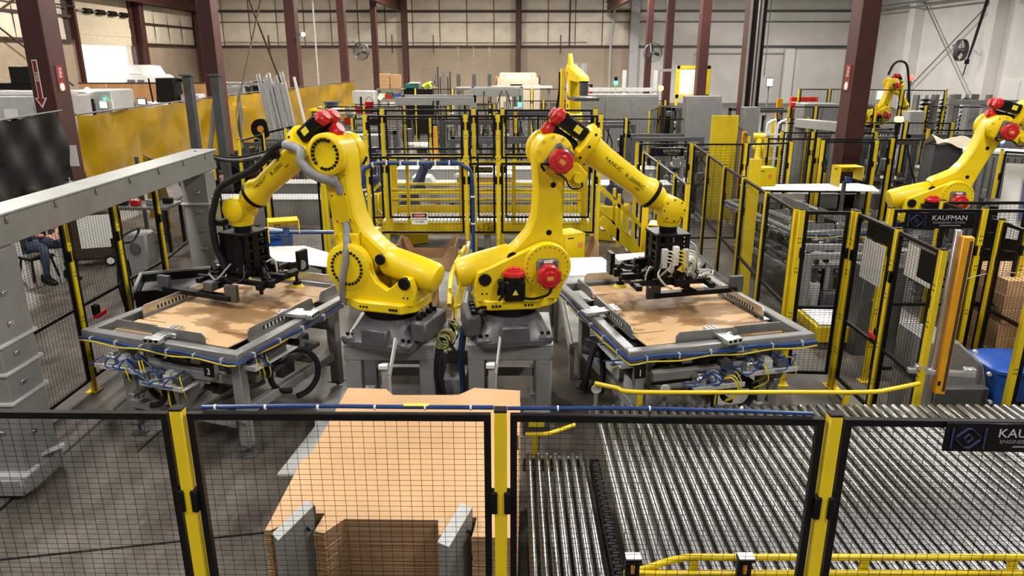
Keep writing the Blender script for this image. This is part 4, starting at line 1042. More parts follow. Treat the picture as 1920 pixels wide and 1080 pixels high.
    for k in range(34):
        b = MB(); px, py, pz = r2.uniform(.3, W - .3), r2.uniform(.15, D - .3), r2.uniform(.40, .92); q = k % 4
        if q == 0: b.bar((px - .22, py, pz), (px + .2, py + r2.uniform(-.15, .15), pz), .05, .05, b=.004)
        elif q == 1: b.box(px, py, pz, .12, .2, .12, .008)
        elif q == 2: b.bar((px, py - .25, pz), (px + r2.uniform(-.1, .1), py + .25, pz), .06, .04, b=.004)
        else: b.cyl((px - .15, py, pz), (px + .15, py, pz), .03, n=10)
        b.build('mechanism_part', ('grey_dark', 'black', 'grey', 'dull_steel', 'grey_dark')[k % 5], o)
    for y in (.2, D - .4):
        b = MB(); b.bar((.25, y, .34), (W - .25, y, .34), .07, .08, b=.005); b.build('lower_beam', 'grey', o)
    for k in range(9):
        b = MB(); b.box(X(.3 + .13 * k), .5 + .11 * (k % 4), .70 + .03 * (k % 3), .09, .16, .08, .008); b.cyl((X(.3 + .13 * k), .42 + .11 * (k % 4), .72), (X(.36 + .13 * k), .30 + .11 * (k % 4), .72), .014, n=8); b.build('mechanism_block', ('grey_dark', 'dull_steel', 'black')[k % 3], o)
    b = MB(); b.box(W / 2, D / 2, .56, W * .62, D * .55, .05, .006); b.build('under_shelf', 'grey_dark', o)
    b = MB()
    for k in range(4): b.box(W * (.3 + .13 * k), D * .5, .62, .05, D * .5, .05)
    b.build('belt_lane', 'dull_steel', o)
    return o
def sheet(label, loc, rz, W, D, mir, zt=1.1):
    sx = -1 if mir else 1
    w, d = W - .42, D - .32
    o = th('cardboard_sheet', label, 'cardboard', (loc[0] + cos(rz) * W / 2 - sin(rz) * D / 2, loc[1] + sin(rz) * W / 2 + cos(rz) * D / 2, zt - .036), rz)
    poly = [(-w / 2, -d / 2 + .02), (w / 2 - .02, -d / 2), (w / 2, -d / 2 + .28), (w / 2 - .03, -d / 2 + .29), (w / 2 - .03, d / 2 - .3), (w / 2, d / 2 - .29), (w / 2 - .01, d / 2), (-w / 2, d / 2), (-w / 2, d / 2 - .3), (-w / 2 + .03, d / 2 - .31), (-w / 2 + .03, -d / 2 + .3), (-w / 2, -d / 2 + .29)]
    b = MB(); b.prism([(sx * x, y) for x, y in poly], 0, .008, 'xy'); b.build('board', 'stained_cardboard', o)
    b = MB()
    for x0, y0, L in ((-w / 2 + .16, -d / 2 + .3, .3), (w / 2 - .17, -d / 2 + .29, .3), (-w / 2 + .16, d / 2 - .3, .3), (w / 2 - .17, d / 2 - .3, .3), (.06, -d / 2 + .1, .55)): b.box(sx * x0, y0, .0085, L, .01, .001)
    b.build('slits', 'brown_dark', o, kind='stuff')
    return o
A1, A2, A3 = radians(-19.9), radians(14), radians(7)
forming_table('grey forming table with blue hoses at the gantry, plate number three', (-3.857, 6.117), A1, 1.71, 2.05, False, '3', 1)
sheet('oil stained cardboard sheet lying on the forming table near the gantry', (-3.857, 6.117), A1, 1.71, 2.05, False)
forming_table('grey forming table with blue hoses behind the big roller bed, plate number one', (.967, 5.593), A2, 1.76, 2.05, True, '1', -1)
sheet('oil stained cardboard sheet lying on the forming table behind the roller bed', (.967, 5.593), A2, 1.76, 2.05, True)
forming_table('empty grey forming table seen through mesh, next to the white slide panel', (3.95, 10.0), A3, 1.25, 2.5, False, '2', -1)

# gripper side bars and sensors, fixed to the two front robots' tools
def tool_extra(root, J5, wpts):
    inv = (Matrix.Translation(root.location) @ Matrix.Rotation(root.rotation_euler.z, 4, 'Z')).inverted()
    L = [inv @ Vector(p) for p in wpts]
    c = Vector((J5[0], 0, J5[1] - .69))
    b = MB(); b.bar(L[0], L[1], .09, .05, b=.004); b.bar((L[0] + L[1]) / 2, c, .06, .05); b.build('side_bar', 'black', root)
    for p in L[:2]:
        b = MB(); b.box(p.x, p.y, p.z + .05, .14, .05, .17, .004); b.build('stop_plate', 'grey_dark', root)
    b = MB(); b.box(L[2].x, L[2].y, L[2].z + .04, .05, .16, .24, .004); b.bar(L[2], c + Vector((0, 0, .06)), .06, .06); b.build('sensor_arm', 'black', root)
    d = (Vector((0, 0, 3.4)) * 0 + Vector((root.matrix_basis.inverted().to_3x3() @ Vector((0, -1, .15))))).normalized()
    q = L[2] + Vector((0, 0, .0)) + d * .05
    b = MB(); b.cyl(q, q + d * .02, .055, n=20); b.cyl(L[2], q, .04, n=16); b.build('round_sensor', 'grey', root)
rs = [x for x in COL.objects if x.name.startswith('industrial_robot')]
rs.sort(key=lambda x: x.name)
JR = (0.312 + 1.03 * sin(.052) + 1.28 * cos(.617) + .225 * sin(.617), .71 + 1.03 * cos(.052) - 1.28 * sin(.617) + .225 * cos(.617))
tool_extra(rs[0], JR, [(1.40, 6.90, 1.17), (2.28, 7.12, 1.17), (1.08, 7.72, 1.24)])
tool_extra(rs[1], J5L, [(-3.55, 7.14, 1.17), (-2.74, 6.80, 1.17), (-2.32, 7.80, 1.24)])

# grey duct gantry
o = th('duct_gantry', 'grey steel duct gantry with latched lid, two columns along the side fence', 'gantry', (-4.13, 5.45, 0))
for y, w, d in ((0, .36, .42), (4.15, .34, .3)):
    b = MB(); b.box(0, y, 1.0, w, d, 2.0, .01); c = b.build('column', 'grey', o)
    for z in (.55, 1.0, 1.25, 1.5, 1.75):
        b = MB(); b.box(w * .1, y - d / 2 - .008, z, .07, .02, .03, .004); b.box(w / 2 + .006, y - d * .1, z - .08, .016, .06, .04, .004); b.build('latch', 'steel', c)
    for z in ((1.28, 1.05, .8) if y == 0 else (1.6,)):
        b = MB(); b.box(0, y, z, w + .05, d + .05, .03, .006); b.build('band', 'grey_pale', c)
b = MB(); b.box(0, 2.07, 2.12, .30, 4.75, .24, .008); b.build('beam', 'grey', o)
b = MB(); b.box(0, 2.07, 2.25, .33, 4.8, .02, .004); b.build('lid', 'grey_light', o)
for k in range(7):
    b = MB(); b.box(.158, .2 + k * .65, 2.20, .016, .04, .06, .004); b.build('latch', 'dull_steel', o)
b = MB(); b.box(-.05, -.04, .10, .5, .56, .16, .02); b.build('base', 'grey', o)
b = MB(); b.box(.04, -.2, .19, .36, .2, .02, .004); b.box(.08, -.1, .24, .16, .16, .08, .02); b.bar((.1, -.05, .22), (.3, .12, .26), .05, .02); b.build('base_bracket', 'grey_pale', o)
b = MB(); b.lathe([(.07, 0), (.07, .02)], 14, T(.1, -.25, 0)); b.lathe([(.07, 0), (.07, .02)], 14, T(-.2, -.25, 0)); b.build('levelling_foot', 'black', o)
# low black bin standing behind the table by the gantry
o = th('parts_bin', 'low open black bin with grey rim behind the table beside the fence', 'bin', (-3.86, 8.0, 0), radians(20))
b = MB(); b.box(0, -.35, .55, .75, .02, .9, .0); b.box(0, .35, .55, .75, .02, .9); b.box(-.37, 0, .55, .02, .68, .9); b.box(.37, 0, .55, .02, .68, .9); b.box(0, 0, .12, .75, .7, .03); b.build('body', 'black', o)
b = MB(); b.bar((-.38, -.37, 1.01), (-.38, .37, 1.01), .03, .03); b.bar((-.38, .37, 1.01), (.38, .37, 1.01), .03, .03); b.build('rim', 'grey', o)
b = MB(); b.box(0, 0, .9, .7, .66, .03); b.build('liner', 'dull_steel', o)
b = MB()
for sx in (-1, 1):
    for sy in (-1, 1): b.cyl((sx * .3, sy * .28, 0), (sx * .3, sy * .28, .11), .03, n=8)
b.build('feet', 'black', o)

# conveyors
def roller_conveyor(label, loc, n, pitch, L, r, z, axis, rail='grey', legs=True, rw=.04, rm='roller_steel'):
    """axis 'y': rollers lie along Y and repeat along X; 'x': the reverse"""
    o = th('roller_conveyor', label, 'conveyor', (*loc, 0))
    b = MB(); b.lathe([(r * .93, 0), (r, .006), (r, L - .006), (r * .93, L)], 14, R('X', -90) if axis == 'y' else R('Y', 90)); me = b.mesh('roller', rm)
    for k in range(n): ob('roller', me, o, (k * pitch, 0, z - r) if axis == 'y' else (0, k * pitch, z - r), rot=(0, random.uniform(0, 6.28), 0) if axis == 'y' else (random.uniform(0, 6.28), 0, 0))
    S = n * pitch
    for q in (-.025, L + .025):
        b = MB()
        if axis == 'y': b.box(S / 2 - pitch / 2, q, z - r - .085, S + .02, rw, .12, .006)
        else: b.box(q, S / 2 - pitch / 2, z - r - .06, rw, S + .02, .12, .006)
        b.build('side_rail', rail, o)
    if legs:
        for q in (.0, L):
            for k in range(max(2, int(S / 1.2))):
                p = (S - pitch) * (k + .08) / max(1, (int(S / 1.2) - .8))
                b = MB(); hz = z - r - .12
                if axis == 'y': b.box(min(p, S - .1), q, hz / 2, .06, .05, hz)
                else: b.box(q, min(p, S - .1), hz / 2, .05, .06, hz)
                b.build('leg', rail, o)
    return o
big = roller_conveyor('wide bed of shiny steel rollers filling the near corner, long rollers side by side', (.68, 3.36), 58, .0755, 2.02, .0285, .735, 'y', 'grey')
nar = roller_conveyor('narrow lower roller lane with dark rollers beside the carton stack', (.13, 3.0), 7, .067, 1.98, .026, .52, 'y', 'grey')
b = MB()
for k in range(60): b.box(.50 + (k % 2) * .012, .05 + k * .031, .485, .04, .018, .014)
b.build('drive_chain', 'grey_dark', nar, kind='stuff')
b = MB(); b.box(.50, 1.0, .44, .07, 1.9, .08); b.build('chain_guide', 'black', nar)
c5 = roller_conveyor('roller conveyor lane running back between the two side fences beside the board', (2.36, 9.2), 52, .075, .52, .028, .55, 'x', 'grey')
c1 = roller_conveyor('roller conveyor running back between both robots, carton trays on it', (-1.82, 7.6), 62, .075, 1.16, .028, .30, 'x', 'grey_light', rm='bright_roller')
c2 = roller_conveyor('roller conveyor running back under the table behind the red capped robot', (.66, 7.35), 50, .075, .56, .028, .52, 'x', 'grey_light', rm='bright_roller')
# yellow tube guards of the big bed
def tube_guard(label, pts, r, posts, zf, loc=(0, 0, 0)):
    o = th('tube_guard', label, 'guard rail', loc)
    b = MB(); b.tube(pts, r, 10, 4); b.build('tube', 'yellow_guard', o)
    for x, y, z in posts:
        b = MB(); b.box(x, y, (z + zf) / 2, .045, .03, z - zf, .004); b.box(x, y, zf + .012, .09, .05, .024, .004); b.build('post', 'yellow_guard', o)
    return o
tube_guard('yellow bent tube guard along the rear edge of the wide roller bed', [(.68, 5.5, .86), (.86, 5.50, .82), (1.05, 5.46, .80), (2.2, 5.46, .80), (2.9, 5.46, .80), (3.1, 5.47, .82), (3.35, 5.5, .86)], .019, [(1.05, 5.47, .80), (2.75, 5.47, .80)], .63)
tube_guard('yellow bent tube guard along the front edge of the wide roller bed', [(.64, 3.31, .76), (.72, 3.31, .78), (.92, 3.32, .84), (1.2, 3.32, .845), (2.2, 3.32, .845), (3.4, 3.32, .845)], .019, [(.98, 3.32, .83), (1.9, 3.32, .83), (2.7, 3.32, .83)], .62)
b = MB(); b.box(0, 0, 0, 2.8, .035, .06, .006); b.build('edge_beam', 'yellow_guard', None, (2.0, 3.285, .755), label='yellow painted beam along the near edge of the wide roller bed', cat='beam', kind='thing')
for x, lb in ((.635, 'small reflector bracket at the corner of the wide roller bed'), (1.225, 'small reflector bracket midway on the front tube guard')):
    o = th('reflector_bracket', lb, 'bracket', (x, 3.245, .78))
    b = MB(); b.box(0, 0, .04, .075, .03, .15, .004); b.box(0, -.01, .125, .085, .06, .02, .003); b.build('bracket', 'black', o)
    b = MB(); b.box(0, -.012, .139, .08, .055, .006); b.build('top_plate', 'paper', o)
    b = MB(); b.box(0, -.018, .06, .02, .012, .055, .003); b.build('reflector', 'label_orange', o)
    b = MB(); b.box(0, -.015, -.06, .07, .03, .10, .003); b.build('clamp', 'steel', o)
tube_guard('short yellow tube guard at the far end of the narrow roller lane', [(.1, 5.12, .60), (.2, 5.12, .60), (.3, 5.13, .605), (.5, 5.22, .63)], .017, [(.18, 5.12, .60)], .0)
o = th('junction_box', 'small dark box with a yellow label behind the narrow roller lane', 'box', (.20, 5.42, 0))
b = MB(); b.box(0, 0, .56, .22, .12, .22, .008); b.build('body', 'grey_dark', o)
b = MB(); b.box(.0, -.062, .56, .13, .004, .045); b.build('label_plate', 'label_yellow', o)
b = MB(); b.box(0, .02, .23, .06, .05, .45); b.build('post', 'grey', o)
for x, lb in ((.70, 'round pale roller end disc at the corner of the wide roller bed'), (1.27, 'round pale disc behind the rear yellow tube guard')):
    o = th('photo_eye_reflector', lb, 'reflector', (x, 5.53, .79))
    b = MB(); b.cyl((0, .012, 0), (0, 0, 0), .042, n=20, ch=.004); b.build('disc', 'grey_pale', o)
    b = MB(); b.box(0, .02, -.1, .03, .015, .24); b.build('bracket', 'grey', o)

# stack of cardboard blanks with guide posts
pol = [(-1.375, 3.48), (-1.345, 3.48), (-1.18, 3.64), (-1.08, 3.64), (-1.10, 3.47), (-1.04, 3.455), (-.955, 3.585), (-.42, 3.575), (-.40, 3.44), (-.385, 3.44), (-.30, 3.60), (-.20, 3.60), (-.22, 3.42), (.02, 3.41), (.045, 4.35), (.015, 4.37), (.015, 4.55), (.05, 4.56), (.065, 5.28), (-.30, 5.33), (-.42, 5.20), (-.93, 5.20), (-1.0, 5.31), (-1.31, 5.33), (-1.335, 4.3), (-1.375, 4.24)]
cxp, cyp = -.66, 4.4
pol = [(x - cxp, y - cyp) for x, y in pol]
NB = 76; TH = .0100
b = MB(); b.prism(pol, 0, TH - .0002, 'xy')
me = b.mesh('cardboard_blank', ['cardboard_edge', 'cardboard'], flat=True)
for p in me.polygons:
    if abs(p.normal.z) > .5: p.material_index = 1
for k in range(NB):
    top = k == NB - 1
    ob('cardboard_blank', me, None, (cxp + random.uniform(-.004, .004) * (not top), cyp + random.uniform(-.005, .004) * (not top), .14 + k * TH), 0,
       label='topmost flat cardboard blank on the tall stack at the nearest fence' if top else 'flat cardboard blank somewhere below the top of the tall stack', cat='cardboard', group=None if top else 'cardboard blanks in the stack')
b = MB()
for x, y in ((-1.15, 3.69), (-.33, 3.66), (-1.19, 5.25), (-.1, 5.25)): pass
o = th('pallet', 'low grey steel skid under the stack of cardboard blanks', 'pallet', (cxp, cyp, 0))
b = MB(); b.box(0, .05, .115, 1.2, 1.4, .04); b.build('deck', 'grey', o)
for x in (-.5, 0, .5):
    b = MB(); b.box(x, .05, .048, .1, 1.4, .09); b.build('runner', 'grey_dark', o)
b = MB(); b.bar((-1.5, 5.0, 1.16), (-1.16, 5.0, 1.16), .001, .001)
def guide_post(label, x, y, h, w, back, back_a=0):
    o = th('guide_post', label, 'post', (x, y, 0))
    if back:
        b = MB(); b.box(0, 0, h / 2 - .06, .055, .055, h - .12); b.build('upright', 'grey_light', o)
        b = MB(); b.bar((.035, .0, h - .22), (.07, .20, h + .03), .012, .06); b.bar((.03, 0, 0.02), (.035, 0, h - .22), .012, .06); b.build('wear_plate', 'grey_pale', o)
        b = MB(); b.box(-.01, -.03, h - .13, .07, .05, .03); b.build('cap', 'white', o)
    else:
        D = R('Z', back_a)
        b = MB(D); b.prism([(-.11, 0), (.11, 0), (.11, h), (-.11, h - .12)], -w / 2, w / 2, 'xz', .003); b.build('angle_plate', 'grey', o)
        b = MB(D); b.prism([(-.112, h - .121), (.112, h + .001), (.112, h + .006), (-.112, h - .114)], -w / 2 - .002, w / 2 + .002, 'xz'); b.build('sloped_top', 'grey_pale', o)
        b = MB(D); b.box(.118, 0, h / 2, .014, w * .8, h - .02); b.build('inner_plate', 'grey_dark', o)
        b = MB(D); b.cyl((.06, -w / 2, h - .12), (.06, -w / 2 - .03, h - .12), .008, n=8); b.build('bolt', 'black', o)
    b = MB(); b.box(0, 0 if back else -.02, .006, .14, .12, .012); b.build('foot_plate', 'grey', o)
guide_post('grey guide post with sloped bright top at the floor side corner of the stack', -1.225, 3.515, 1.0, .075, False, 42)
guide_post('grey guide post with sloped bright top at the stack edge by the middle post', -.315, 3.47, 1.0, .075, False, 58)
guide_post('thin guide post with leaning pale plate before the stand with the lime cup', -1.06, 5.62, 1.10, .06, True)
guide_post('thin guide post with leaning pale plate before the red capped robot stand', -.17, 5.64, 1.10, .06, True)
o = th('steel_ramp_plate', 'pale steel plate with ragged edge on the floor beside the stack', 'plate', (-1.72, 5.95, 0))
b = MB(); b.prism([(-.2, -.72), (.3, -.72), (.3, 1.0), (-.12, 1.0), (-.16, .4), (-.1, .1)], .155, .17, 'xy'); b.build('plate', 'grey_pale', o)
b = MB(); b.box(.08, -.4, .077, .3, .1, .154); b.box(.08, .6, .077, .3, .1, .154); b.build('support_block', 'grey', o)

# guard rail, duct boxes and cable clutter between the robot stands
o = th('side_guard', 'yellow guard frame with slots running back between the two robots', 'guard rail', (-.63, 7.5, 0))
b = MB(); b.prism([(0, .5), (2.3, .5), (2.6, .72), (2.6, .84), (0, .84)], -.01, .01, 'yz'); b.build('guard_plate', 'yellow_guard', o)
b = MB(); b.tube([(-.05, 0, .86), (-.07, .5, 1.0), (-.07, 1.0, 1.0), (-.06, 1.8, .93), (-.04, 2.6, .86)], .028, 8, 3); b.build('tube', 'yellow_guard', o)
for y in (.1, .9, 1.7):
    b = MB(); b.bar((0, y, .8), (.24, y + .1, .84), .035, .035); b.bar((-.06, y + .1, 1.0), (0, y + .1, .7), .035, .035); b.build('strut', 'yellow_guard', o)
for y in (.2, 2.4):
    b = MB(); b.box(.02, y, .25, .05, .05, .5); b.build('leg', 'grey', o)
b = MB(); b.box(0.0, 2.75, .84, .04, .3, .06); b.build('white_end', 'white', o)
o = th('cable_duct', 'grey stepped cable duct with lids between the robot stands', 'duct', (-.555, 5.95, 0))
for y, z, l in ((.25, .30, .5), (.72, .44, .4), (1.25, .56, .6), (1.95, .60, .75)):
    b = MB(); b.box(.0, y, z / 2, .2, l, z, .01); s_ = b.build('duct_box', 'grey', o)
    b = MB(); b.box(0, y, z + .008, .22, l * .96, .016, .004); b.build('lid', 'grey_pale', s_)
o = th('cable_bundle', 'tangled coil of green, yellow and black cables hanging between the stands', 'cables', (-.655, 6.6, 0))
rnd = random.Random(11)
for m_, r in (('rubber', .014), ('cable_green', .009), ('cable_yellow', .01), ('cable_white', .008)):
    b = MB()
    for k in range(3):
        c = Vector((rnd.uniform(-.02, .05), rnd.uniform(-.1, .1), .86 + rnd.uniform(-.04, .04))); q = rnd.uniform(.06, .11)
        b.tube([(c.x + q * cos(a * .7) , c.y - .05 * k, c.z + q * sin(a * .7)) for a in range(11)], r, 6, 2)
    b.tube([(.0, -.2, .8), (-.03, -.3, .6), (.02, -.32, .35), (-.02, -.3, .1), (.1, -.35, .03)], r, 6, 4)
    b.build('cable_coil', m_, o, kind='stuff')
b = MB(); b.tube([(-.05, -.2, .8), (-.04, -.25, .5), (0, -.27, .3), (-.07, -.35, .16), (.02, -.42, .03)], .04, 8, 5); b.build('cable_loom', 'rubber', o)
b = MB(); b.box(-.01, -.0, .93, .12, .12, .12, .02); b.build('connector_hood', 'grey_light', o)
o = th('cable_bundle', 'blue and black cables running down the side of the red capped robot stand', 'cables', (-.47, 6.5, 0))
b = MB(); b.tube([(0, .1, .95), (-.03, -.02, .7), (-.01, -.06, .4), (0, -.08, .03)], .022, 8, 5); b.build('cable', 'blue', o)
b = MB(); b.tube([(.02, .0, .9), (.0, -.1, .7), (.02, -.12, .4), (.02, -.14, .03)], .018, 8, 5); b.tube([(-.1, .3, .95), (-.16, .1, .9), (-.1, -.05, .8), (0, -.1, .7)], .016, 8, 5); b.build('cable', 'rubber', o)
# white slide panels and yellow sensor hoods behind the tables
def slide_panel(label, corners, z, legs):
    cx = sum(c[0] for c in corners) / len(corners); cy = sum(c[1] for c in corners) / len(corners)
    o = th('slide_panel', label, 'panel', (cx, cy, 0))
    b = MB(); b.prism([(x - cx, y - cy) for x, y in corners], z - .012, z, 'xy'); b.build('panel_sheet', 'white_panel', o)
    for x, y in legs:
        b = MB(); b.box(x - cx, y - cy, (z - .012) / 2, .05, .05, z - .012); b.build('leg', 'grey_dark', o)
    b = MB(); p, q = legs[0], legs[-1]; b.bar((p[0] - cx, p[1] - cy, z - .06), (q[0] - cx, q[1] - cy, z - .06), .05, .08); b.build('rail', 'black', o)
slide_panel('white slide panel behind the gantry side table under the yellow hood', [(-3.32, 9.35), (-2.75, 9.4), (-2.35, 9.05), (-2.07, 8.32), (-2.9, 8.66)], 1.05, [(-3.0, 9.2), (-2.3, 8.6)])
slide_panel('white slide panel behind the red capped robot beside its yellow hood', [(.45, 8.75), (1.12, 8.82), (1.30, 8.05), (.5, 7.98)], 1.05, [(.55, 8.6), (1.27, 8.2)])
slide_panel('narrow white slide panel beyond the black gripper plate', [(1.30, 8.62), (1.95, 8.95), (2.05, 9.12), (1.28, 8.90)], 1.06, [(1.4, 8.75), (1.95, 9.0)])
slide_panel('long white slide panel with rounded end below the thick red column', [(4.35, 12.9), (4.2, 13.45), (6.45, 13.6), (6.6, 13.3), (6.45, 12.75)], 1.2, [(4.5, 13.2), (6.3, 13.2)])
def hood(label, x, y, z, rz, w=.4, d=.26, h=.28, open_=True, post=True, pofs=0):
    o = th('sensor_hood', label, 'hood', (x, y, 0), rz)
    b = MB(); b.box(0, 0, z + h - .006, w, d, .012, .003); b.box(-w / 2 + .006, 0, z + h / 2, .012, d, h, .003); b.box(w / 2 - .006, 0, z + h / 2 + (.05 if open_ else 0), .012, d, h - (.1 if open_ else 0), .003); b.box(0, d / 2 - .006, z + h - .06, w, .012, .12)
    if not open_: b.box(0, -d / 2 + .006, z + h / 2, w, .012, h, .003)
    b.build('hood_sheet', 'yellow', o)
    b = MB(); b.box(-w / 2 - .001, .0, z + h - .05, .004, .08, .016); b.box(-w * .2, -d / 2 - .001, z + h - .05, .09, .004, .014)
    b.build('hand_slot', 'black', o)
    b = MB(); b.box(.03, 0, z + .1, .08, .1, .1, .01); b.cyl((.03, 0, z + .04), (.03, 0, z + .1), .03); b.build('sensor', 'blue' if open_ else 'grey_dark', o)
    if not open_:
        b = MB(); b.box(.08, -d / 2 - .001, z + h * .55, .07, .003, .07); b.build('label_sticker', 'label_orange', o)
    if post:
        b = MB(); b.box(pofs, .05, (z + .06) / 2, .05, .05, z + .06); b.build('post', 'grey_dark', o)
    return o
hood('yellow sheet metal hood over a sensor above the slide panel near the gantry robot', -3.02, 9.45, 1.12, .35)
hood('closed yellow sheet metal hood right behind the gantry robot shoulder', -1.93, 9.4, 1.0, -.1, .36, .3, .28, False)
hood('closed yellow sheet metal hood tucked behind the red capped robot arm', .72, 9.2, .95, .5, .32, .34, .34, False, pofs=-.19)
hood('yellow sheet metal hood on a yellow post beside the red capped robot gripper', 1.92, 9.1, 1.12, -.3, .36, .3, .3, True)
hood('closed yellow sheet metal hood in front of the crouching yellow robot', 4.35, 12.75, 1.30, .2, .40, .3, .32, False)
hood('open yellow sheet metal hood at the foot of the thick red column', 5.75, 12.55, 1.33, .1, .42, .3, .34, True)
o = th('yellow_post', 'plain square yellow post carrying the hood near the gripper', 'post', (1.72, 9.3, 0))
b = MB(); b.box(0, 0, .98, .075, .06, 1.95, .004); b.build('tube', 'yellow_guard', o)
b = MB(); b.box(0, 0, .006, .16, .14, .012); b.build('foot_plate', 'yellow_guard', o)

# light curtain, boards and equipment at the fence corner
o = th('light_curtain', 'tall orange light curtain column with dark stripe beside the fence end', 'light curtain', (3.62, 5.66, 0), -.2)
b = MB(); b.box(0, 0, 1.38, .085, .07, 1.36, .006); b.build('housing', 'amber', o)
b = MB(); b.box(.022, -.036, 1.38, .022, .004, 1.3); b.build('lens_strip', 'brown_dark', o)
b = MB(); b.box(-.055, .05, 1.05, .045, .045, 2.1, .004); b.build('mounting_profile', 'aluminium', o)
b = MB(); b.box(0, .02, .88, .52, .05, .045, .004); b.box(-.17, -.01, .925, .09, .06, .05, .006); b.box(.2, -.01, .925, .09, .06, .05, .006); b.build('cross_profile', 'aluminium', o)
b = MB(); b.box(-.02, -.037, .80, .02, .004, .04); b.build('connector', 'black', o)
o = th('instruction_board', 'blank white board hung on the fence return near the black gate', 'board', (3.535, 6.93, 1.50), pi / 2)
b = MB(); b.box(0, 0, 0, .42, .008, .40, .002); b.build('sheet', 'paper', o)
o = th('instruction_board', 'white board with dark picture hung nearer the orange light curtain', 'board', (3.535, 6.08, 1.72), pi / 2)
b = MB(); b.box(0, 0, 0, .5, .008, .34, .002); b.build('sheet', 'paper', o)
b = MB(); b.box(-.08, .005, .0, .24, .003, .25); b.box(-.08, -.005, 0, .24, .003, .25); b.build('picture', 'black', o)
o = th('blank_plate', 'solid black plate fixed at the top of the fence return', 'plate', (3.535, 6.86, 1.80), pi / 2)
b = MB(); b.box(0, 0, .02, .5, .008, .2, .002); b.build('plate', 'black', o)
o = th('strapping_unit', 'grey machine housing with sloped rounded side behind the light curtain', 'machine', (4.12, 6.45, 0))
b = MB(); b.prism([(-.35, 0), (.3, 0), (.34, .35), (.22, .72), (-.05, .95), (-.35, .95)], -.25, .25, 'xz', .02); b.build('housing', 'grey', o)
b = MB(); b.box(.0, -.3, .28, .5, .1, .5, .01); b.build('front_box', 'grey_dark', o)
b = MB()
for x, z in ((.33, .38), (.27, .66), (.1, .88)): b.lathe([(.018, 0), (.018, .03)], 10, T(x, -.255, z - .02) @ R('X', 90))
b.build('knobs', 'paper', o, kind='stuff')
o = th('gate_switch', 'red and black safety gate switch hanging on the fence by the cartons', 'switch', (4.62, 7.33, 1.05))
b = MB(); b.box(0, 0, 0, .08, .06, .2, .01); b.build('body', 'red', o)
b = MB(); b.box(0, 0, .18, .1, .08, .14, .02); b.cyl((0, -.04, .3), (0, .04, .3), .05); b.build('handle', 'black', o)
b = MB(); b.box(.0, -.034, .02, .03, .01, .03); b.build('indicator', 'paper', o)
b = MB(); b.tube([(.02, 0, .12), (.4, .02, .22), (.75, .02, .2), (1.2, -.3, .1)], .004, 6, 4); b.build('cable', 'grey_pale', o)
o = th('gate_latch', 'small red latch on the fence return beside the white board', 'latch', (3.50, 6.53, .85))
b = MB(); b.box(.0, .08, 0, .05, .16, .05, .006); b.build('body', 'red', o)
b = MB(); b.box(0, .02, .06, .05, .07, .07, .006); b.build('switch', 'black', o)
o = th('gate_latch', 'small red and black latch on the side fence near the gantry', 'latch', (-4.42, 7.32, .8))
b = MB(); b.box(.0, .08, 0, .06, .18, .05, .006); b.build('body', 'red', o)
b = MB(); b.box(0, .02, .07, .06, .07, .1, .006); b.build('switch', 'black', o)
o = th('plastic_bin', 'blue plastic lidded bin behind the wide roller bed at the frame edge', 'bin', (4.72, 6.42, 0))
b = MB(); loft(b, [(superring(.22, 6), 0), (superring(.27, 6), .62)], T(0, 0, .02)); b.build('body', 'blue_bin', o)
b = MB(); loft(b, [(superring(.29, 6), .64), (superring(.29, 6), .67), (superring(.24, 6), .70)]); b.build('lid', 'blue_bin', o)
b = MB(); b.box(0, -.27, .66, .2, .04, .03, .01); b.build('handle', 'blue_bin', o)
o = th('control_enclosure', 'dark grey enclosure with small lights between fence and table', 'enclosure', (4.35, 8.3, 0))
b = MB(); b.box(0, 0, .55, .5, .3, 1.1, .01); b.build('body', 'grey_dark', o)
b = MB(); b.box(.05, -.152, .85, .06, .004, .06); b.build('type_plate', 'paper', o)
b = MB(); b.cyl((-.1, -.15, .7), (-.1, -.18, .7), .02); b.build('button', 'label_yellow', o)
# cartons on the pallet at the frame edge
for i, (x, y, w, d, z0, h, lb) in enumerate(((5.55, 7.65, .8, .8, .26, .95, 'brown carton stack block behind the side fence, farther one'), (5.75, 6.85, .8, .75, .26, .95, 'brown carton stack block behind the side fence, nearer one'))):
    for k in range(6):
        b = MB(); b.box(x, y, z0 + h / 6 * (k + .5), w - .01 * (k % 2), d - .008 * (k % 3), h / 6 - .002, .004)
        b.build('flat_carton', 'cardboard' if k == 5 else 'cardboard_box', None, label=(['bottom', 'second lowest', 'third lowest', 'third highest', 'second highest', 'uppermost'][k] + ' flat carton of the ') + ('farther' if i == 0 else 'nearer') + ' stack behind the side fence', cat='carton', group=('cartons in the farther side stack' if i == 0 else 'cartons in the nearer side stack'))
o = th('pallet_stop', 'yellow low pallet base with black feet under the side carton stacks', 'pallet', (5.65, 7.25, 0))
b = MB(); b.box(0, 0, .18, 1.1, 1.7, .14, .01); b.build('deck', 'yellow_guard', o)
b = MB()
for sx in (-1, 1):
    for sy in (-1, 1): b.box(sx * .45, sy * .7, .055, .1, .1, .11)
b.build('feet', 'black', o)
# low yellow edged transfer conveyor under the far table
lo = roller_conveyor('low roller lane with yellow edge below the empty forming table', (3.75, 8.42), 8, .075, 1.3, .03, .33, 'x', 'yellow_guard', rm='bright_roller')
b = MB(); b.box(.65, -.08, .2, 1.4, .03, .2, .004); b.build('edge_guard', 'yellow_guard', lo)

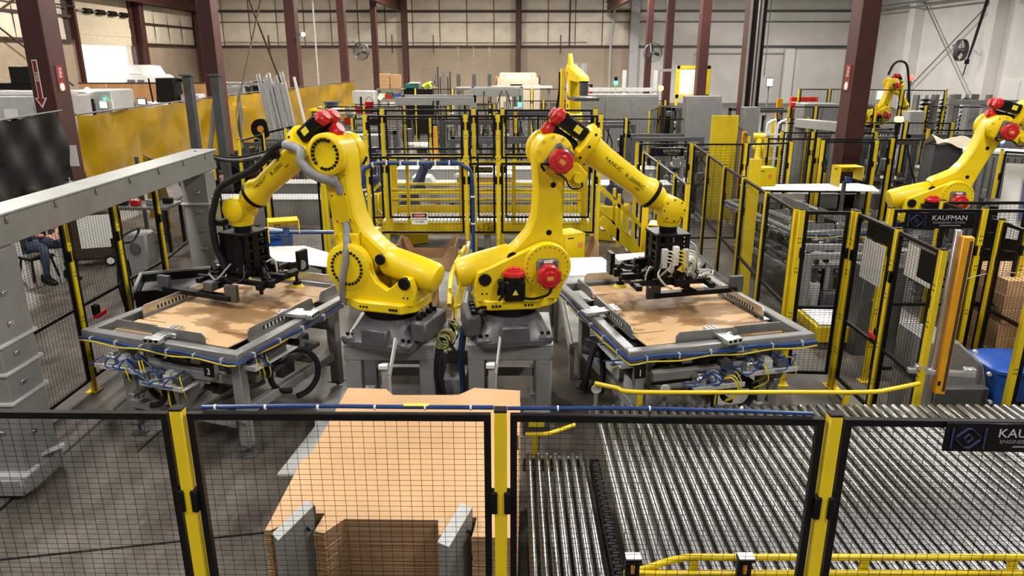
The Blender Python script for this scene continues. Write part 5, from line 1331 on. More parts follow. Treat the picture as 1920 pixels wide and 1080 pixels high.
# ================================================================ MIDDLE GROUND
# yellow crossover platform with rails behind the tall fences
o = th('access_platform', 'long yellow access platform with handrails and grating behind the tall mesh fences', 'platform', (-.42, 12.3, 0))
b = MB(); b.box(0, -.30, .70, 3.5, .03, .20, .004); fr = b.build('front_beam', 'yellow_guard', o)
b = MB(); b.box(0, .36, .90, 3.5, .02, .13); b.build('toe_board', 'yellow_guard', o)
text('SAFE-T-RIDE', .13, 'lettering', 'black', fr, T(-.05, -.3165, .70) @ R('X', 90), sx=.72)
for k in range(58):
    b = MB(); b.box(-1.72 + k * .06, .03, .815, .038, .6, .03); b.build('grating_bar', 'white_panel', o)
b = MB(); b.box(0, .03, .775, 3.4, .62, .05); b.build('deck', 'dull_steel', o)
for x in (-1.62, -1.3, -.42, .45, 1.25, 1.62):
    for y in (-.28, .36):
        if y > 0 and x in (-1.3, 1.25): continue
        b = MB(); b.box(x, y, 1.30, .055 if abs(x) < 1.5 else .1, .055, 1.0, .004); b.build('rail_post', 'yellow_guard', o)
for x in (-1.6, 0, 1.6):
    b = MB(); b.box(x, 0, .38, .1, .5, .76); b.build('leg', 'grey', o)
for y in (-.28, .36):
    for z in (1.80, 1.34, 1.18):
        b = MB(); b.tube([(-1.72, y, z - .06 * (z > 1.7)), (-1.6, y, z), (1.6, y, z), (1.72, y, z - .06 * (z > 1.7))], .024, 8); b.build('handrail', 'yellow_guard', o)
b = MB(); b.box(-.06, -.315, 1.68, .32, .006, .09); ca = b.build('caution_plate', 'black', o)
text('CAUTION', .062, 'lettering', 'label_yellow', ca, T(-.03, -.319, 1.68) @ R('X', 90))
def stairs(label, x, y, sgn):
    o = th('stair', label, 'stairs', (x, y, 0))
    for yy in (-.28, .3):
        b = MB(); b.bar((0, yy, 1.75), (sgn * .85, yy, .98), .05, .05); b.bar((0, yy, 1.35), (sgn * .9, yy, .55), .05, .05); b.bar((0, yy, .85), (sgn * .95, yy, .03), .05, .16); b.build('stringer', 'yellow_guard', o)
        for t in (.3, .85):
            b = MB(); b.box(sgn * t, yy, 1.08 - t * .85, .05, .05, .9); b.build('rail_post', 'yellow_guard', o)
    for k in range(4):
        b = MB(); b.box(sgn * (.12 + .22 * k), 0, .66 - .19 * k, .2, .56, .03); b.build('tread', 'dull_steel', o)
stairs('yellow stair descending from the platform at the gantry robot side', -2.28, 12.3, -1)
stairs('yellow stair descending from the platform under the far name board', 1.48, 12.3, 1)
o = th('danger_sign', 'white danger do not enter this area sign hung on the tall mesh fence', 'sign', (-1.36, 10.56, 1.17))
b = MB(); b.box(0, 0, 0, .24, .008, .175, .003); pl = b.build('plate', 'paper', o)
b = MB(); b.box(0, -.005, .048, .215, .004, .06); b.build('header', 'black', o)
b = MB(); b.prism(circ(0, 0, 1, 0, 360, 24), -.0085, -.0065, 'xz', M=T(0, 0, .048) @ Matrix.Diagonal((.095, 1, .025, 1))); b.build('oval', 'red', o)
text('DANGER', .038, 'lettering', 'paper', pl, T(0, -.0095, .048) @ R('X', 90), sx=1.05)
text('DO NOT ENTER\nTHIS AREA', .036, 'lettering', 'black', pl, T(0, -.0055, -.030) @ R('X', 90), sx=.85)
# blue hose arch on the tall fence
o = th('air_hose', 'blue hose bundle arching along the tall mesh fence and down both posts', 'hose', (-2.1, 10.55, 0))
b = MB(); b.tube([(-.03, 0, .05), (-.06, 0, .9), (-.05, 0, 1.78), (.03, 0, 1.93), (.22, 0, 1.99), (.8, 0, 1.98), (1.25, 0, 1.99), (1.42, 0, 1.93), (1.52, 0, 1.78), (1.53, 0, .9), (1.53, 0, .05)], .026, 8, 4); b.build('hose', 'blue', o)
b = MB()
for x, z in ((.1, 1.965), (.3, 1.99), (.5, 1.985), (.75, 1.98), (1.0, 1.985), (1.2, 1.99), (-.05, 1.6), (-.055, 1.2), (1.53, 1.5), (1.53, 1.1)): b.box(x, 0, z, .022 if z > 1.9 else .06, .06, .06 if z > 1.9 else .022)
b.build('cable_ties', 'white', o, kind='stuff')
# grey conveyors behind
def bed(label, x0, x1, y, z, d, h, top='grey_pale', side='grey', lids=0):
    o = th('conveyor_bed', label, 'conveyor', ((x0 + x1) / 2, y, 0)); w = x1 - x0
    b = MB(); b.box(0, 0, z - h / 2, w, d, h, .01); b.build('side_panel', side, o)
    b = MB(); b.box(0, 0, z + .012, w, d + .04, .024, .004); b.build('top_rail', top, o)
    n = max(2, int(w / 1.3))
    for k in range(n):
        b = MB(); b.box(-w / 2 + .1 + k * (w - .2) / (n - 1), 0, (z - h) / 2, .08, d * .8, z - h); b.build('leg', side, o)
        b = MB(); b.box(-w / 2 + .3 + k * (w - .6) / (n - 1), -d / 2 - .012, z - h * .4, .07, .02, .09); b.build('switch_box', 'paper', o)
    for k in range(lids):
        b = MB(); b.prism([(0, 0), (.55, 0), (.45, .13), (.1, .13)], -d * .4, d * .4, 'xz', M=T(-w / 2 + .3 + k * w / lids, 0, z + .025)); b.build('cover', 'white', o)
    return o
bed('long grey conveyor bed with pale top rail behind the gantry robot forearm', -5.9, -2.55, 13.2, 1.0, .5, .46)
bed('grey conveyor bed farther back beyond the long grey one', -6.6, -3.2, 16.2, .8, .5, .3)
bed('pale conveyor bed with white covers seen through the platform rails', -2.4, 3.2, 14.8, 1.0, .6, .34, 'white', 'grey_pale', 4)
bed('pale conveyor bed in the row behind the white covers', -2.6, 3.4, 16.6, 1.05, .5, .3, 'white', 'grey_pale')
bed('low pale machine bed just behind the yellow platform', -2.3, 1.5, 13.35, .62, .4, .3, 'grey_pale', 'grey_pale')
bed('grey conveyor bed under the small yellow robot with the white guard frame', 5.4, 8.8, 15.2, .75, .5, .3)
o = th('pale_carton', 'large pale flat carton lid resting on the conveyor behind the platform', 'carton', (-.65, 14.8, 1.03))
b = MB(); b.prism([(-.5, -.28), (.7, -.28), (.62, .28), (-.3, .28)], .135, .20, 'xy'); b.build('lid', 'white_panel', o)
b = MB(); b.box(.1, -.1, .067, 1.1, .3, .13); b.build('riser', 'cardboard_box', o)
# open carton trays on the centre conveyor
def tray(label, x, y, z, w, d, h, notch=True, rz=0):
    o = th('carton_tray', label, 'carton', (x, y, z), rz)
    b = MB()
    P = [(-w / 2, 0), (w / 2, 0), (w / 2, h), (w * .40, h), (w * .28, h * .5), (-w * .28, h * .5), (-w * .40, h), (-w / 2, h)] if notch else [(-w / 2, 0), (w / 2, 0), (w / 2, h), (-w / 2, h)]
    b.prism(P, -d / 2, -d / 2 + .012, 'xz'); b.build('front_wall', 'cardboard_box', o)
    b = MB(); b.prism(P, d / 2 - .012, d / 2, 'xz'); b.build('rear_wall', 'cardboard_box', o)
    for s in (-1, 1):
        b = MB(); b.box(s * (w / 2 - .006), 0, h / 2, .012, d - .026, h); b.build('side_wall', 'cardboard_box', o)
    b = MB(); b.box(0, 0, .008, w - .026, d - .026, .014); b.build('bottom', 'cardboard', o)
    for k in range(2):
        b = MB(); b.box(0, -d * .15 + k * d * .3, .05, w * .8, d * .22, .012, 0); b.build('inner_flap', 'cardboard', o)
    return o
tray('open brown carton tray with notched front on the rollers behind the two robots', -1.33, 11.15, .302, .92, .7, .38)
tray('open brown carton tray half hidden behind the gantry robot balancer', -1.22, 8.75, .302, .52, .8, .42, False)
tray('brown carton tray on the rollers behind the red capped robot arm', .94, 10.4, .522, .6, .6, .36)
o = th('grey_chute', 'curved grey sheet chute standing before the carton tray', 'chute', (-1.95, 10.15, 0))
b = MB(); b.tube([(-.35, -.1, .72), (-.15, -.1, .90), (.1, -.1, .92), (.25, -.1, .80)], .05, 10, 4); b.build('hood_tube', 'grey_pale', o)
b = MB(); b.box(-.05, -.05, .72, .75, .04, .06); b.build('edge', 'grey_pale', o)
b = MB(); b.box(-.05, -.0, .35, .7, .03, .68); b.build('side_sheet', 'grey', o)
# black / blue equipment by the gantry robot
o = th('vacuum_unit', 'blue vacuum unit with a white hose behind the yellow hood', 'pump', (-3.72, 11.0, 0))
b = MB(); b.cyl((-.22, 0, .72), (.28, 0, .72), .2, n=20, ch=.03); b.build('blue_drum', 'blue_bin', o)
b = MB(); b.box(0, 0, .42, .6, .36, .24, .02); b.build('blue_base', 'blue_bin', o)
b = MB(); b.tube([(-.2, -.2, .45), (-.2, -.28, .75), (0, -.28, .95), (.25, -.2, .9)], .05, 10, 5); b.build('white_hose', 'grey_pale', o)
b = MB(); b.box(0, 0, .15, .5, .3, .3); b.build('frame', 'grey_dark', o)
o = th('blue_rail', 'blue tube rail tied across behind the gantry robot arm', 'rail', (-2.9, 10.5, 0))
b = MB(); b.tube([(-1.3, 0, .98), (.6, 0, .98)], .03, 8); b.build('tube', 'blue', o)
for x in (-1.2, .5):
    b = MB(); b.box(x, 0, .49, .05, .05, .98); b.build('post', 'black', o)

# mid ground machine frames
def machine_frame(label, x, y, w, d, h, mt='grey', seed=0, beam=.25, parts=14, rz=0, zlo=.3):
    rnd = random.Random(seed); o = th('machine_bay', label, 'machine', (x, y, 0), rz)
    for sx in (-1, 1):
        for sy in (-1, 1):
            b = MB(); b.box(sx * (w / 2 - .05), sy * (d / 2 - .05), h / 2, .1, .1, h, .004); b.build('upright', mt, o)
    for sy in (-1, 1):
        b = MB(); b.box(0, sy * (d / 2 - .06), h - beam / 2, w, .08, beam, .006); b.build('header_beam', mt, o)
    b = MB(); b.box(0, 0, .8, w - .2, d - .2, .05); b.build('bed', 'dull_steel', o)
    for k in range(parts):
        px = rnd.uniform(-.42, .42) * w; q = rnd.random(); z = rnd.uniform(zlo, h - .5)
        b = MB(); m_ = rnd.choice(['grey', 'grey_dark', 'black', 'dull_steel', 'aluminium', 'grey_pale'])
        if q < .4: b.box(px, rnd.uniform(-.4, .1) * d, z, rnd.uniform(.1, .35), .2, rnd.uniform(.15, .5), .01); nm = 'actuator_block'
        elif q < .75: b.box(px, rnd.uniform(-.4, .3) * d, h * .5, .06, .06, h * .9); nm = 'profile'
        else: b.cyl((px, -.2, z), (px, -.2, min(h - .2, z + .6)), .04); nm = 'cylinder'
        b.build(nm, m_, o)
    for k in range(3):
        b = MB(); px = rnd.uniform(-.4, .4) * w; b.tube([(px, -d / 2, h - .1), (px + rnd.uniform(-.2, .2), -d / 2 - .05, h * .7), (px + rnd.uniform(-.3, .3), -d / 2, h * .4), (px, 0, .8)], .018, 6, 4); b.build('cable', 'rubber', o)
    return o
machine_frame('grey machine frame with wide header beam in the middle bay', -2.35, 23.6, 2.4, 1.6, 2.32, 'grey_light', 1, .24, 22)
machine_frame('grey machine frame behind the header beam, stepped to the side', -.55, 27.5, 1.9, 1.4, 2.45, 'grey_light', 2, .3, 16)
machine_frame('dark machine frame beside the palletizing robot', .4, 23.2, 1.6, 1.2, 1.9, 'grey_dark', 3, .12, 20)
machine_frame('low dark machine frame full of valves in front of the grey cabinets', 3.9, 19.0, 1.8, 1.0, 1.55, 'grey_dark', 4, .1, 18)
machine_frame('narrow machine frame at the corner of the grey cabinets', 5.3, 22.6, .8, 1.0, 2.0, 'grey_dark', 5, .1, 12)
machine_frame('dark machine frame left of the tall double fence', -3.7, 18.2, 1.6, 1.2, 1.7, 'grey_dark', 6, .1, 16)
machine_frame('machine frame with slide units behind the crossover platform', -.2, 17.9, 2.6, .8, 1.6, 'grey_dark', 7, .1, 22)
machine_frame('machine frame of grey posts past the conduit column', 8.6, 19.2, 1.8, .9, 1.5, 'grey_dark', 8, .1, 18)
machine_frame('machine frame near the leaning aluminium profiles', -4.2, 20.8, 1.4, 1.0, 1.5, 'grey_dark', 9, .1, 14)
machine_frame('machine frame behind the thick red column', 8.35, 16.9, 1.3, 1.0, 1.7, 'grey_dark', 10, .1, 14)
machine_frame('machine frame in front of the far yellow robot by the side wall', 11.6, 23.5, 1.2, 1.0, 1.3, 'grey_dark', 12, .1, 20)
machine_frame('machine frame by the frame edge behind the leaning robot', 10.2, 14.6, 2.2, 1.0, 1.3, 'grey_dark', 13, .1, 18)
machine_frame('slide and conveyor frame under the far table', 4.45, 9.45, 1.3, .6, 1.0, 'grey', 14, .08, 30, zlo=.35)
machine_bay_extra = [(3.9, 16.4, 1.3, .8, 1.5, 21, 'beside the solid yellow guard panel'), (10.9, 18.4, 1.8, 1.0, 1.6, 22, 'behind the white arch frame row'), (8.0, 24.2, 1.8, 1.0, 1.9, 23, 'past the crates on the conduit column side'), (-6.2, 19.2, 1.2, .9, 1.4, 24, 'under the leaning profiles'), (12.25, 14.3, 1.6, .9, 1.3, 25, 'behind the printed boards'), (2.6, 21.0, 1.6, 1.0, 1.7, 26, 'before the palletizing robot'), (-1.2, 20.9, 1.6, .9, 1.8, 27, 'between the two far mesh fences')]
for x, y, w, d, h, sd, where in machine_bay_extra: machine_frame('dark cluttered machine bay ' + where, x, y, w, d, h, 'grey_dark', sd, .1, 18)
# inner yellow orange light curtains
for (x, y, h, mt, lb) in ((-1.75, 17.0, 1.95, 'amber', 'orange light curtain strip behind the tall fence, at the navy robots'), (.95, 18.4, 2.0, 'amber', 'orange light curtain strip behind the platform centre gate'), (.1, 21.6, 2.0, 'amber', 'orange light curtain strip next to the dark machine frame'), (2.55, 22.8, 2.0, 'amber', 'orange light curtain strip at the foot of the palletizing robot'), (4.75, 15.2, 2.0, 'amber', 'orange light curtain strip beside the yellow guard panel'), (14.9, 21.6, 2.0, 'amber', 'orange light curtain strip among the far coil racks')):
    o = th('light_curtain', lb, 'light curtain', (x, y, 0)); b = MB(); b.box(0, 0, h / 2, .09, .07, h, .006); b.build('housing', mt, o)
    b = MB(); b.box(0, .05, h / 2 - .1, .12, .04, h - .2); b.build('back_profile', 'dull_steel', o)
    b = MB(); b.box(0, 0, .01, .16, .16, .02); b.build('foot_plate', 'grey_dark', o)
# grey cabinets, boxes
def cabinet(label, x, y, w, d, h, mt='grey', doors=2, z0=0.0, rz=0):
    o = th('control_cabinet', label, 'cabinet', (x, y, z0), rz)
    b = MB(); b.box(0, 0, h / 2, w, d, h, .01); b.build('body', mt, o)
    for k in range(doors):
        ww = w / doors; b = MB(); b.box(-w / 2 + ww * (k + .5), -d / 2 - .012, h / 2, ww - .05, .024, h - .1, .006); dd = b.build('door', mt, o)
        b = MB(); b.box(-w / 2 + ww * (k + .88), -d / 2 - .03, h * .55, .03, .02, .16); b.build('handle', 'grey_dark', dd)
    b = MB(); b.box(0, 0, .03, w * .98, d * .9, .06); b.build('plinth', 'grey_dark', o)
    return o
cabinet('wide grey cabinet wall with two doors beside the palletizing robot', 3.85, 27.6, 2.9, .8, 2.2, 'grey', 3)
cabinet('tall grey cabinet box below the yellow framed board', 4.95, 19.6, .9, .5, 2.5, 'grey', 1)
cabinet('small grey cabinet at the foot of the conduit column', 6.35, 20.0, .4, .4, 2.2, 'grey', 1)
cabinet('grey tall cabinet with ribs behind the tall fence, near the yellow stair', -3.35, 17.2, .7, .5, 1.75, 'grey', 1)
cabinet('dark grey cabinet row half hidden by the thick red column', 9.2, 22.6, 1.1, .7, 2.15, 'grey', 2)
cabinet('grey control cabinet with blue lit lamp at the coil racks', 12.6, 19.2, .8, .5, 1.6, 'grey', 1)
o = th('pilot_lamp', 'small blue lit lamp on the grey control cabinet', 'lamp', (12.5, 18.9, 1.42)); b = MB(); b.sph((0, 0, 0), .06, 12); b.build('lens', 'lamp_blue', o)
b = MB(); b.cyl((0, .0, 0), (0, .045, 0), .05); b.build('socket', 'black', o)
for k, (x, y, lb) in enumerate(((8.25, 12.55, 'grey wrapped sheet stack behind mesh next to the thick red column'), (9.15, 11.75, 'grey wrapped sheet stack behind mesh nearer the leaning robot'))):
    o = th('covered_stack', lb, 'stack', (x + .45, y + .75, 0), -.55)
    b = MB(); b.box(0, 0, .95, .95, .5, 1.7, .03); b.build('wrapped_sheets', 'grey', o)
    b = MB()
    for q in range(9): b.box(-.42 + q * .105, -.255, .95, .03, .02, 1.6)
    b.build('wrap_folds', 'grey_dark', o)
    b = MB(); b.box(0, 0, 1.83, 1.0, .55, .06, .01); b.build('top_sheet', 'paper', o)
    b = MB(); b.box(0, 0, .05, 1.0, .55, .1); b.build('pallet', 'plywood', o)
# yellow guard panels near the cabinets
for (x, y, w, z0, z1, lb) in ((4.42, 15.5, .55, .1, 2.3, 'tall solid yellow guard panel in front of the grey cabinet box'), (3.35, 10.1, .16, .1, 2.1, 'narrow tall yellow guard strip beside the side fence')):
    o = th('guard_panel', lb, 'panel', (x, y, 0)); b = MB(); b.box(0, 0, (z0 + z1) / 2, w, .03, z1 - z0, .004); b.build('sheet', 'yellow_guard', o)
    for s in (-1, 1):
        b = MB(); b.box(s * (w / 2 - .03), .035, z1 / 2, .05, .04, z1); b.build('stile', 'yellow_guard', o)
# white guard frame near the small yellow robot
o = th('arch_stand', 'white tubular arch frame in front of the crouching yellow robot', 'frame', (5.95, 17.4, 0)); o.scale = (.6, 1, 1.02)
for x in (0, .42):
    b = MB(); b.tube([(x, 0, .6), (x, 0, 1.8), (x + .06, 0, 1.95), (x + .22, 0, 2.0), (x + .34, 0, 1.9), (x + .36, 0, .6)], .035, 8, 3); b.build('arch', 'white', o)
for z in (1.15, 1.45, 1.7):
    b = MB(); b.box(.38, 0, z, .8, .03, .04); b.build('bar', 'white', o)
b = MB(); b.box(.38, 0, .3, .8, .3, .6); b.build('base', 'grey', o)
# beam gantry mid right
o = th('duct_gantry', 'smaller grey duct gantry with round column before the thick red column', 'gantry', (6.85, 17.6, 0))
b = MB(); b.bar((-.1, 0, 1.98), (.5, -1.3, 1.98), .26, .2, b=.01); b.build('beam', 'grey_light', o)
b = MB(); b.cyl((-.05, 0, 0), (-.05, 0, 1.92), .14, n=18); b.build('round_column', 'grey', o)
b = MB(); b.box(.42, -1.13, .95, .28, .28, 1.9); b.build('column', 'grey', o)
# far table by the arched robot, cloth, boards at the frame edge
for i, (x, y, z, rz, lb) in enumerate(((7.35, 10.35, 1.55, -.5, 'white leaning board with printed sheet behind the leaning robot, nearer the arm'), (7.95, 10.1, 1.55, -.5, 'white leaning board with printed sheet at the frame edge behind the gripper'))):
    o = th('leaning_board', lb, 'board', (x, y, 0), rz)
    b = MB(); b.bar((0, 0, .9), (0, .35, 1.95), .58, .02); b.build('board', 'white', o)
    b = MB(); b.bar((.05, -.005, 1.2), (.05, .2, 1.80), .2, .004); b.build('printed_sheet', 'sign_blue', o)
    for s in (-1, 1):
        b = MB(); b.box(s * .2, .2, .5, .05, .05, 1.0); b.build('leg', 'grey', o)
o = th('sheet_rack', 'stack of black ribbed trays at the frame edge below the boards', 'rack', (8.1, 11.1, 0), -.45)
for k in range(9):
    b = MB(); b.box(0, 0, .2 + k * .13, 1.5, .8, .05, .01); b.build('tray', 'black', o)
    if k % 2:
        b = MB(); b.box(0, -.41, .21 + k * .13, 1.45, .02, .02); b.build('tray_edge', 'dull_steel', o)
b = MB()
for s in (-1, 1): b.box(s * .7, .36, .7, .05, .05, 1.4)
b.box(0, .36, .1, 1.4, .05, .05); b.build('frame', 'grey', o)
o = th('work_cloth', 'crumpled pale cloth on a dark bench behind the red motor cap', 'cloth', (8.35, 14.0, 0))
b = MB(); b.grid(lambda u, v: ((u - .5) * .9, (v - .5) * .5, 2.02 + .05 * sin(9 * u + 4 * v) - .12 * abs(v - .5) * 2 - .05 * u), 12, 8); b.build('cloth', 'cream', o)
b = MB(); b.box(0, .1, .93, .8, .4, 1.86); b.build('bench', 'grey_dark', o)

# ================================================================ BACKGROUND AND LEFT SIDE
def drape(label, name, x0, y0, x1, y1, zt, zb, m_, amp=.05, waves=9, sag=.06, seed=0, posts=4, clips=True):
    o = th(name, label, 'curtain', (x0, y0, 0)); dx, dy = x1 - x0, y1 - y0; L = math.hypot(dx, dy); nx, ny = -dy / L, dx / L
    rnd = random.Random(seed); ph = [rnd.uniform(0, 6.28) for _ in range(6)]
    def fn(u, v):
        s = sag * (abs(math.sin(u * posts * pi)) ** .8) * .5
        z = zb + (zt - s - zb) * v
        a = amp * (math.sin(u * waves * 6.28 + ph[0]) + .5 * math.sin(u * waves * 11 + ph[1] + 2 * v)) * (.35 + .65 * (1 - v)) + .035 * math.sin(5 * v + 26 * u + ph[2]) + .03 * math.sin(9 * v - 17 * u + ph[4])
        return (dx * u + nx * a, dy * u + ny * a, z + .012 * math.sin(u * waves * 9 + ph[3]))
    b = MB(); b.grid(fn, 90, 14); b.build('sheet', m_, o)
    b = MB(); b.tube([(0, 0, zt + .02), (dx * .5, dy * .5, zt + .02), (dx, dy, zt + .02)], .02, 6); b.build('top_rail', 'grey_dark', o)
    for k in range(posts + 1):
        t = k / posts; b = MB(); b.box(dx * t + nx * .14, dy * t + ny * .14, zt / 2, .06, .06, zt); b.build('post', 'grey_dark', o)
drape('long translucent amber welding curtain from the sign column to the grey upright frames', 'welding_curtain', -9.15, 15.7, -9.3, 25.5, 2.28, .5, 'curtain_amber', .025, 7, .06, 1)
drape('farther amber welding curtain behind the leaning aluminium profiles', 'welding_curtain', -9.3, 25.8, -8.5, 41.0, 2.28, .4, 'curtain_amber', .03, 9, .06, 2)
drape('black opaque welding curtain at the frame edge above the seated person', 'welding_curtain', -8.15, 10.4, -8.95, 14.9, 2.42, 1.05, 'curtain_black', .012, 4, .03, 3)
drape('amber curtain end piece hanging below the grey gantry beam', 'welding_curtain', -6.6, 13.9, -7.6, 15.2, 1.5, .25, 'curtain_amber', .05, 2, .03, 4, posts=1)
# grey upright frames with a brace
for x, y, lb in ((-6.4, 15.0, 'dark grey upright post with a bolted head plate, nearer to the sign column'), (-5.85, 15.0, 'dark grey upright post with a bolted head plate, beside the amber curtain end')):
    o = th('crane_post', lb, 'post', (x, y, 0)); b = MB(); b.box(0, 0, 1.55, .16, .16, 3.1, .004); b.build('tube', 'grey_dark', o)
    b = MB(); b.box(0, 0, 3.11, .24, .24, .03); b.build('head_plate', 'grey_dark', o)
    b = MB(); b.box(0, 0, .012, .3, .3, .024); b.build('foot_plate', 'grey_dark', o)
    if x > -6:
        b = MB(); b.bar((-.09, .05, 2.6), (-.40, .05, 1.2), .07, .07); b.build('diagonal_brace', 'grey', o)
# column sign paper
o = th('paper_notice', 'white paper notice taped low on the sign column', 'paper', (-8.92, 14.88, 1.55)); b = MB(); b.box(0, 0, 0, .3, .006, .42); b.build('sheet', 'paper', o)
o = th('electrical_box', 'grey electrical box below the paper notice on the column', 'box', (-9.1, 14.82, .95)); b = MB(); b.box(0, 0, 0, .28, .12, .36, .01); b.build('body', 'grey_light', o); b = MB(); b.tube([(0, 0, -.18), (.1, -.05, -.4), (.3, -.1, -.5)], .02, 6, 4); b.build('cable', 'black', o)
# machining centres beyond the curtains
o = th('machining_centre', 'grey machining centre with taped papers above the black curtain', 'machine', (-14.3, 22.4, 0))
b = MB(); b.box(0, 0, 1.25, 2.7, 1.6, 2.3, .04); b.build('enclosure', 'grey_pale', o)
b = MB(); b.box(.3, -.1, 2.47, 1.9, .9, .14, .03); b.build('top_duct', 'white', o)
b = MB(); b.box(.1, -.82, 1.7, .9, .03, .9, .01); b.build('sliding_door', 'grey_pale', o)
for x, z, w, h, m_ in ((-1.0, 1.45, .5, .4, 'paper'), (-.5, 1.42, .5, .38, 'black'), (.0, 1.5, .3, .55, 'paper'), (-.1, 1.85, .4, .4, 'paper')):
    b = MB(); b.box(x, -.845, z, w, .01, h); b.build('taped_sheet', m_, o)
b = MB(); b.box(0, 0, .05, 2.5, 1.4, .1); b.build('base', 'grey_dark', o)
o = th('chip_hopper', 'black hopper and coiled hose on top of the grey machining centre', 'hopper', (-14.6, 23.1, 2.54))
b = MB(); b.box(.1, -.3, .42, .8, .5, .5, .02); b.build('box', 'curtain_black', o)
b = MB(); b.box(-.5, -.3, .1, .5, .4, .2, .02); b.box(.05, -.3, .08, .7, .45, .16); b.build('stand', 'black', o)
b = MB(); b.tube([(.5 + .18 * cos(a), -.45, .16 + .13 * sin(a)) for a in [k * .5 for k in range(14)]], .06, 8); b.build('coiled_hose', 'grey', o)
o = th('machining_centre', 'white machining centre with lit screen behind the sign column', 'machine', (-14.55, 26.6, 0))
b = MB(); b.box(.1, 0, 1.25, 1.5, 1.6, 2.3, .05); b.build('enclosure', 'grey_pale', o)
b = MB(); b.box(-.1, -.83, 1.75, .7, .06, .75, .03); b.build('window', 'smoked', o)
b = MB(); b.box(.62, -.9, 1.85, .34, .12, .42, .02); sp = b.build('control_panel', 'grey_light', o)
b = MB(); b.box(.62, -.965, 1.93, .24, .01, .2); b.build('screen', 'screen', sp)
b = MB(); b.box(.85, -.9, 1.9, .12, .1, .3); b.build('keypad', 'paper', o)
b = MB(); b.sph((.1, -.86, 2.42), .09, 12); b.build('work_lamp', 'lamp_white', o)
b = MB(); b.sph((.65, -.9, 2.12), .04, 10); b.build('green_lamp', 'lamp_green', o)
b = MB(); b.box(.1, 0, .05, 1.4, 1.5, .1); b.build('base', 'grey_dark', o)
o = th('plywood_partition', 'long brown plywood partition wall above the amber curtain', 'partition', (-16.7, 34.2, 0))
for k in range(5):
    b = MB(); b.box(-2.2 + k * 1.16, 0, 1.2, 1.14, .05, 2.36, .01); b.build('plywood_panel', 'plywood', o)
b = MB(); b.box(.1, 0, 2.4, 5.9, .09, .06); b.build('top_rail', 'brown_dark', o)
o = th('machine_tool', 'white machine base carrying a big matt black box and hose above the amber curtain', 'machine', (-12.5, 27.9, 0))
b = MB(); b.box(.4, 0, .95, 3.2, 1.2, 1.9, .04); b.build('base', 'white', o)
b = MB(); b.prism([(-.36, 0), (.36, 0), (.32, .85), (-.30, .85)], -.35, .35, 'xz', .02, T(-.05, -.2, 1.92)); b.build('black_box', 'curtain_black', o)
b = MB(); b.tube([(.3, -.1, 2.7), (.55, -.1, 2.68), (.75, -.1, 2.45), (.8, -.1, 2.1)], .07, 8, 4); b.build('hose', 'black', o)
b = MB(); b.box(.75, -.1, 2.05, .7, .6, .3, .04); b.build('head', 'grey_pale', o)
b = MB(); b.box(-.9, -.62, 1.95, .34, .08, .26, .02); sp = b.build('monitor', 'grey_dark', o)
b = MB(); b.box(-.9, -.665, 1.95, .26, .008, .18); b.build('screen', 'screen', sp)
b = MB(); b.cyl((-.8, 0, 1.9), (-.85, 0, 2.75), .03); b.build('mast', 'black', o)
o = th('white_truck', 'white truck with roof fairing parked by the overhead door', 'truck', (-22.2, 46.6, 0), -.5)
b = MB(); b.prism([(-1.1, .5), (1.3, .5), (1.35, 1.5), (.95, 2.45), (.6, 2.55), (-1.1, 2.55)], -1.0, 1.0, 'xz', .08); b.build('cab', 'white', o)
b = MB(); b.prism([(-.9, 2.55), (.5, 2.55), (.1, 3.05), (-.9, 3.1)], -.8, .8, 'xz', .06); b.build('roof_fairing', 'white', o)
b = MB(); b.prism([(1.1, 1.6), (1.31, 1.55), (.99, 2.35), (.82, 2.36)], -.85, .85, 'xz'); b.box(.5, -1.01, 1.95, .6, .02, .6); b.box(-.4, -1.01, 1.95, .7, .02, .6); b.build('window', 'smoked', o)
b = MB(); b.box(-2.6, 0, 1.1, 3.0, 1.9, 1.2, .05); b.build('bed', 'white', o)
for x in (.7, -2.6):
    for y in (-.9, .9):
        b = MB(); b.cyl((x, y - .12, .45), (x, y + .12, .45), .45, n=20); b.build('wheel', 'rubber', o)
o = th('grey_machine', 'grey and dark machine block between the dark upright posts', 'machine', (-10.3, 30.0, 0))
b = MB(); b.box(-.6, 0, 1.2, 1.0, 1.2, 2.4, .04); b.box(.4, .1, 1.3, .7, 1.0, 2.6, .03); b.build('body', 'grey', o)
b = MB(); b.box(.45, -.45, 2.0, .5, .12, 1.2, .02); b.build('door', 'black', o)
b = MB(); b.box(-.1, -.3, 2.5, 2.2, .5, .12); b.build('top_beam', 'dull_steel', o)
# leaning aluminium profiles: every bar a thing
ap = MB(); ap.box(0, 0, 1.55, .085, .085, 3.1, .006); am = ap.mesh('aluminium_profile', 'aluminium')
rnd = random.Random(4)
for k in range(16):
    r_ = k // 8; c_ = k % 8
    ob('aluminium_profile', am, None, (-6.5 + c_ * .098 + r_ * .05, 20.7 - r_ * .16 - (c_ % 2) * .02, .0), label=['first', 'second', 'third', 'fourth', 'fifth', 'sixth', 'seventh', 'eighth'][c_] + ' leaning aluminium profile from the crane posts, ' + ('rear' if r_ == 0 else 'front') + ' layer of the bundle', cat='profile', group='leaning aluminium profiles', rot=(-.10, -.17 + rnd.uniform(-.006, .006), 0), scale=(1, 1, rnd.uniform(.9, 1.02)))
b = MB(); b.box(0, 0, 1.5, .06, .06, 3.0); b.build('white_profile', 'white', None, (-5.45, 20.6, 0), rot=(-.06, -.17, 0), label='single white bar leaning apart from the aluminium bundle', cat='bar')
o = th('storage_rack', 'black tube rack holding the leaning aluminium profiles', 'rack', (-6.1, 20.0, 0))
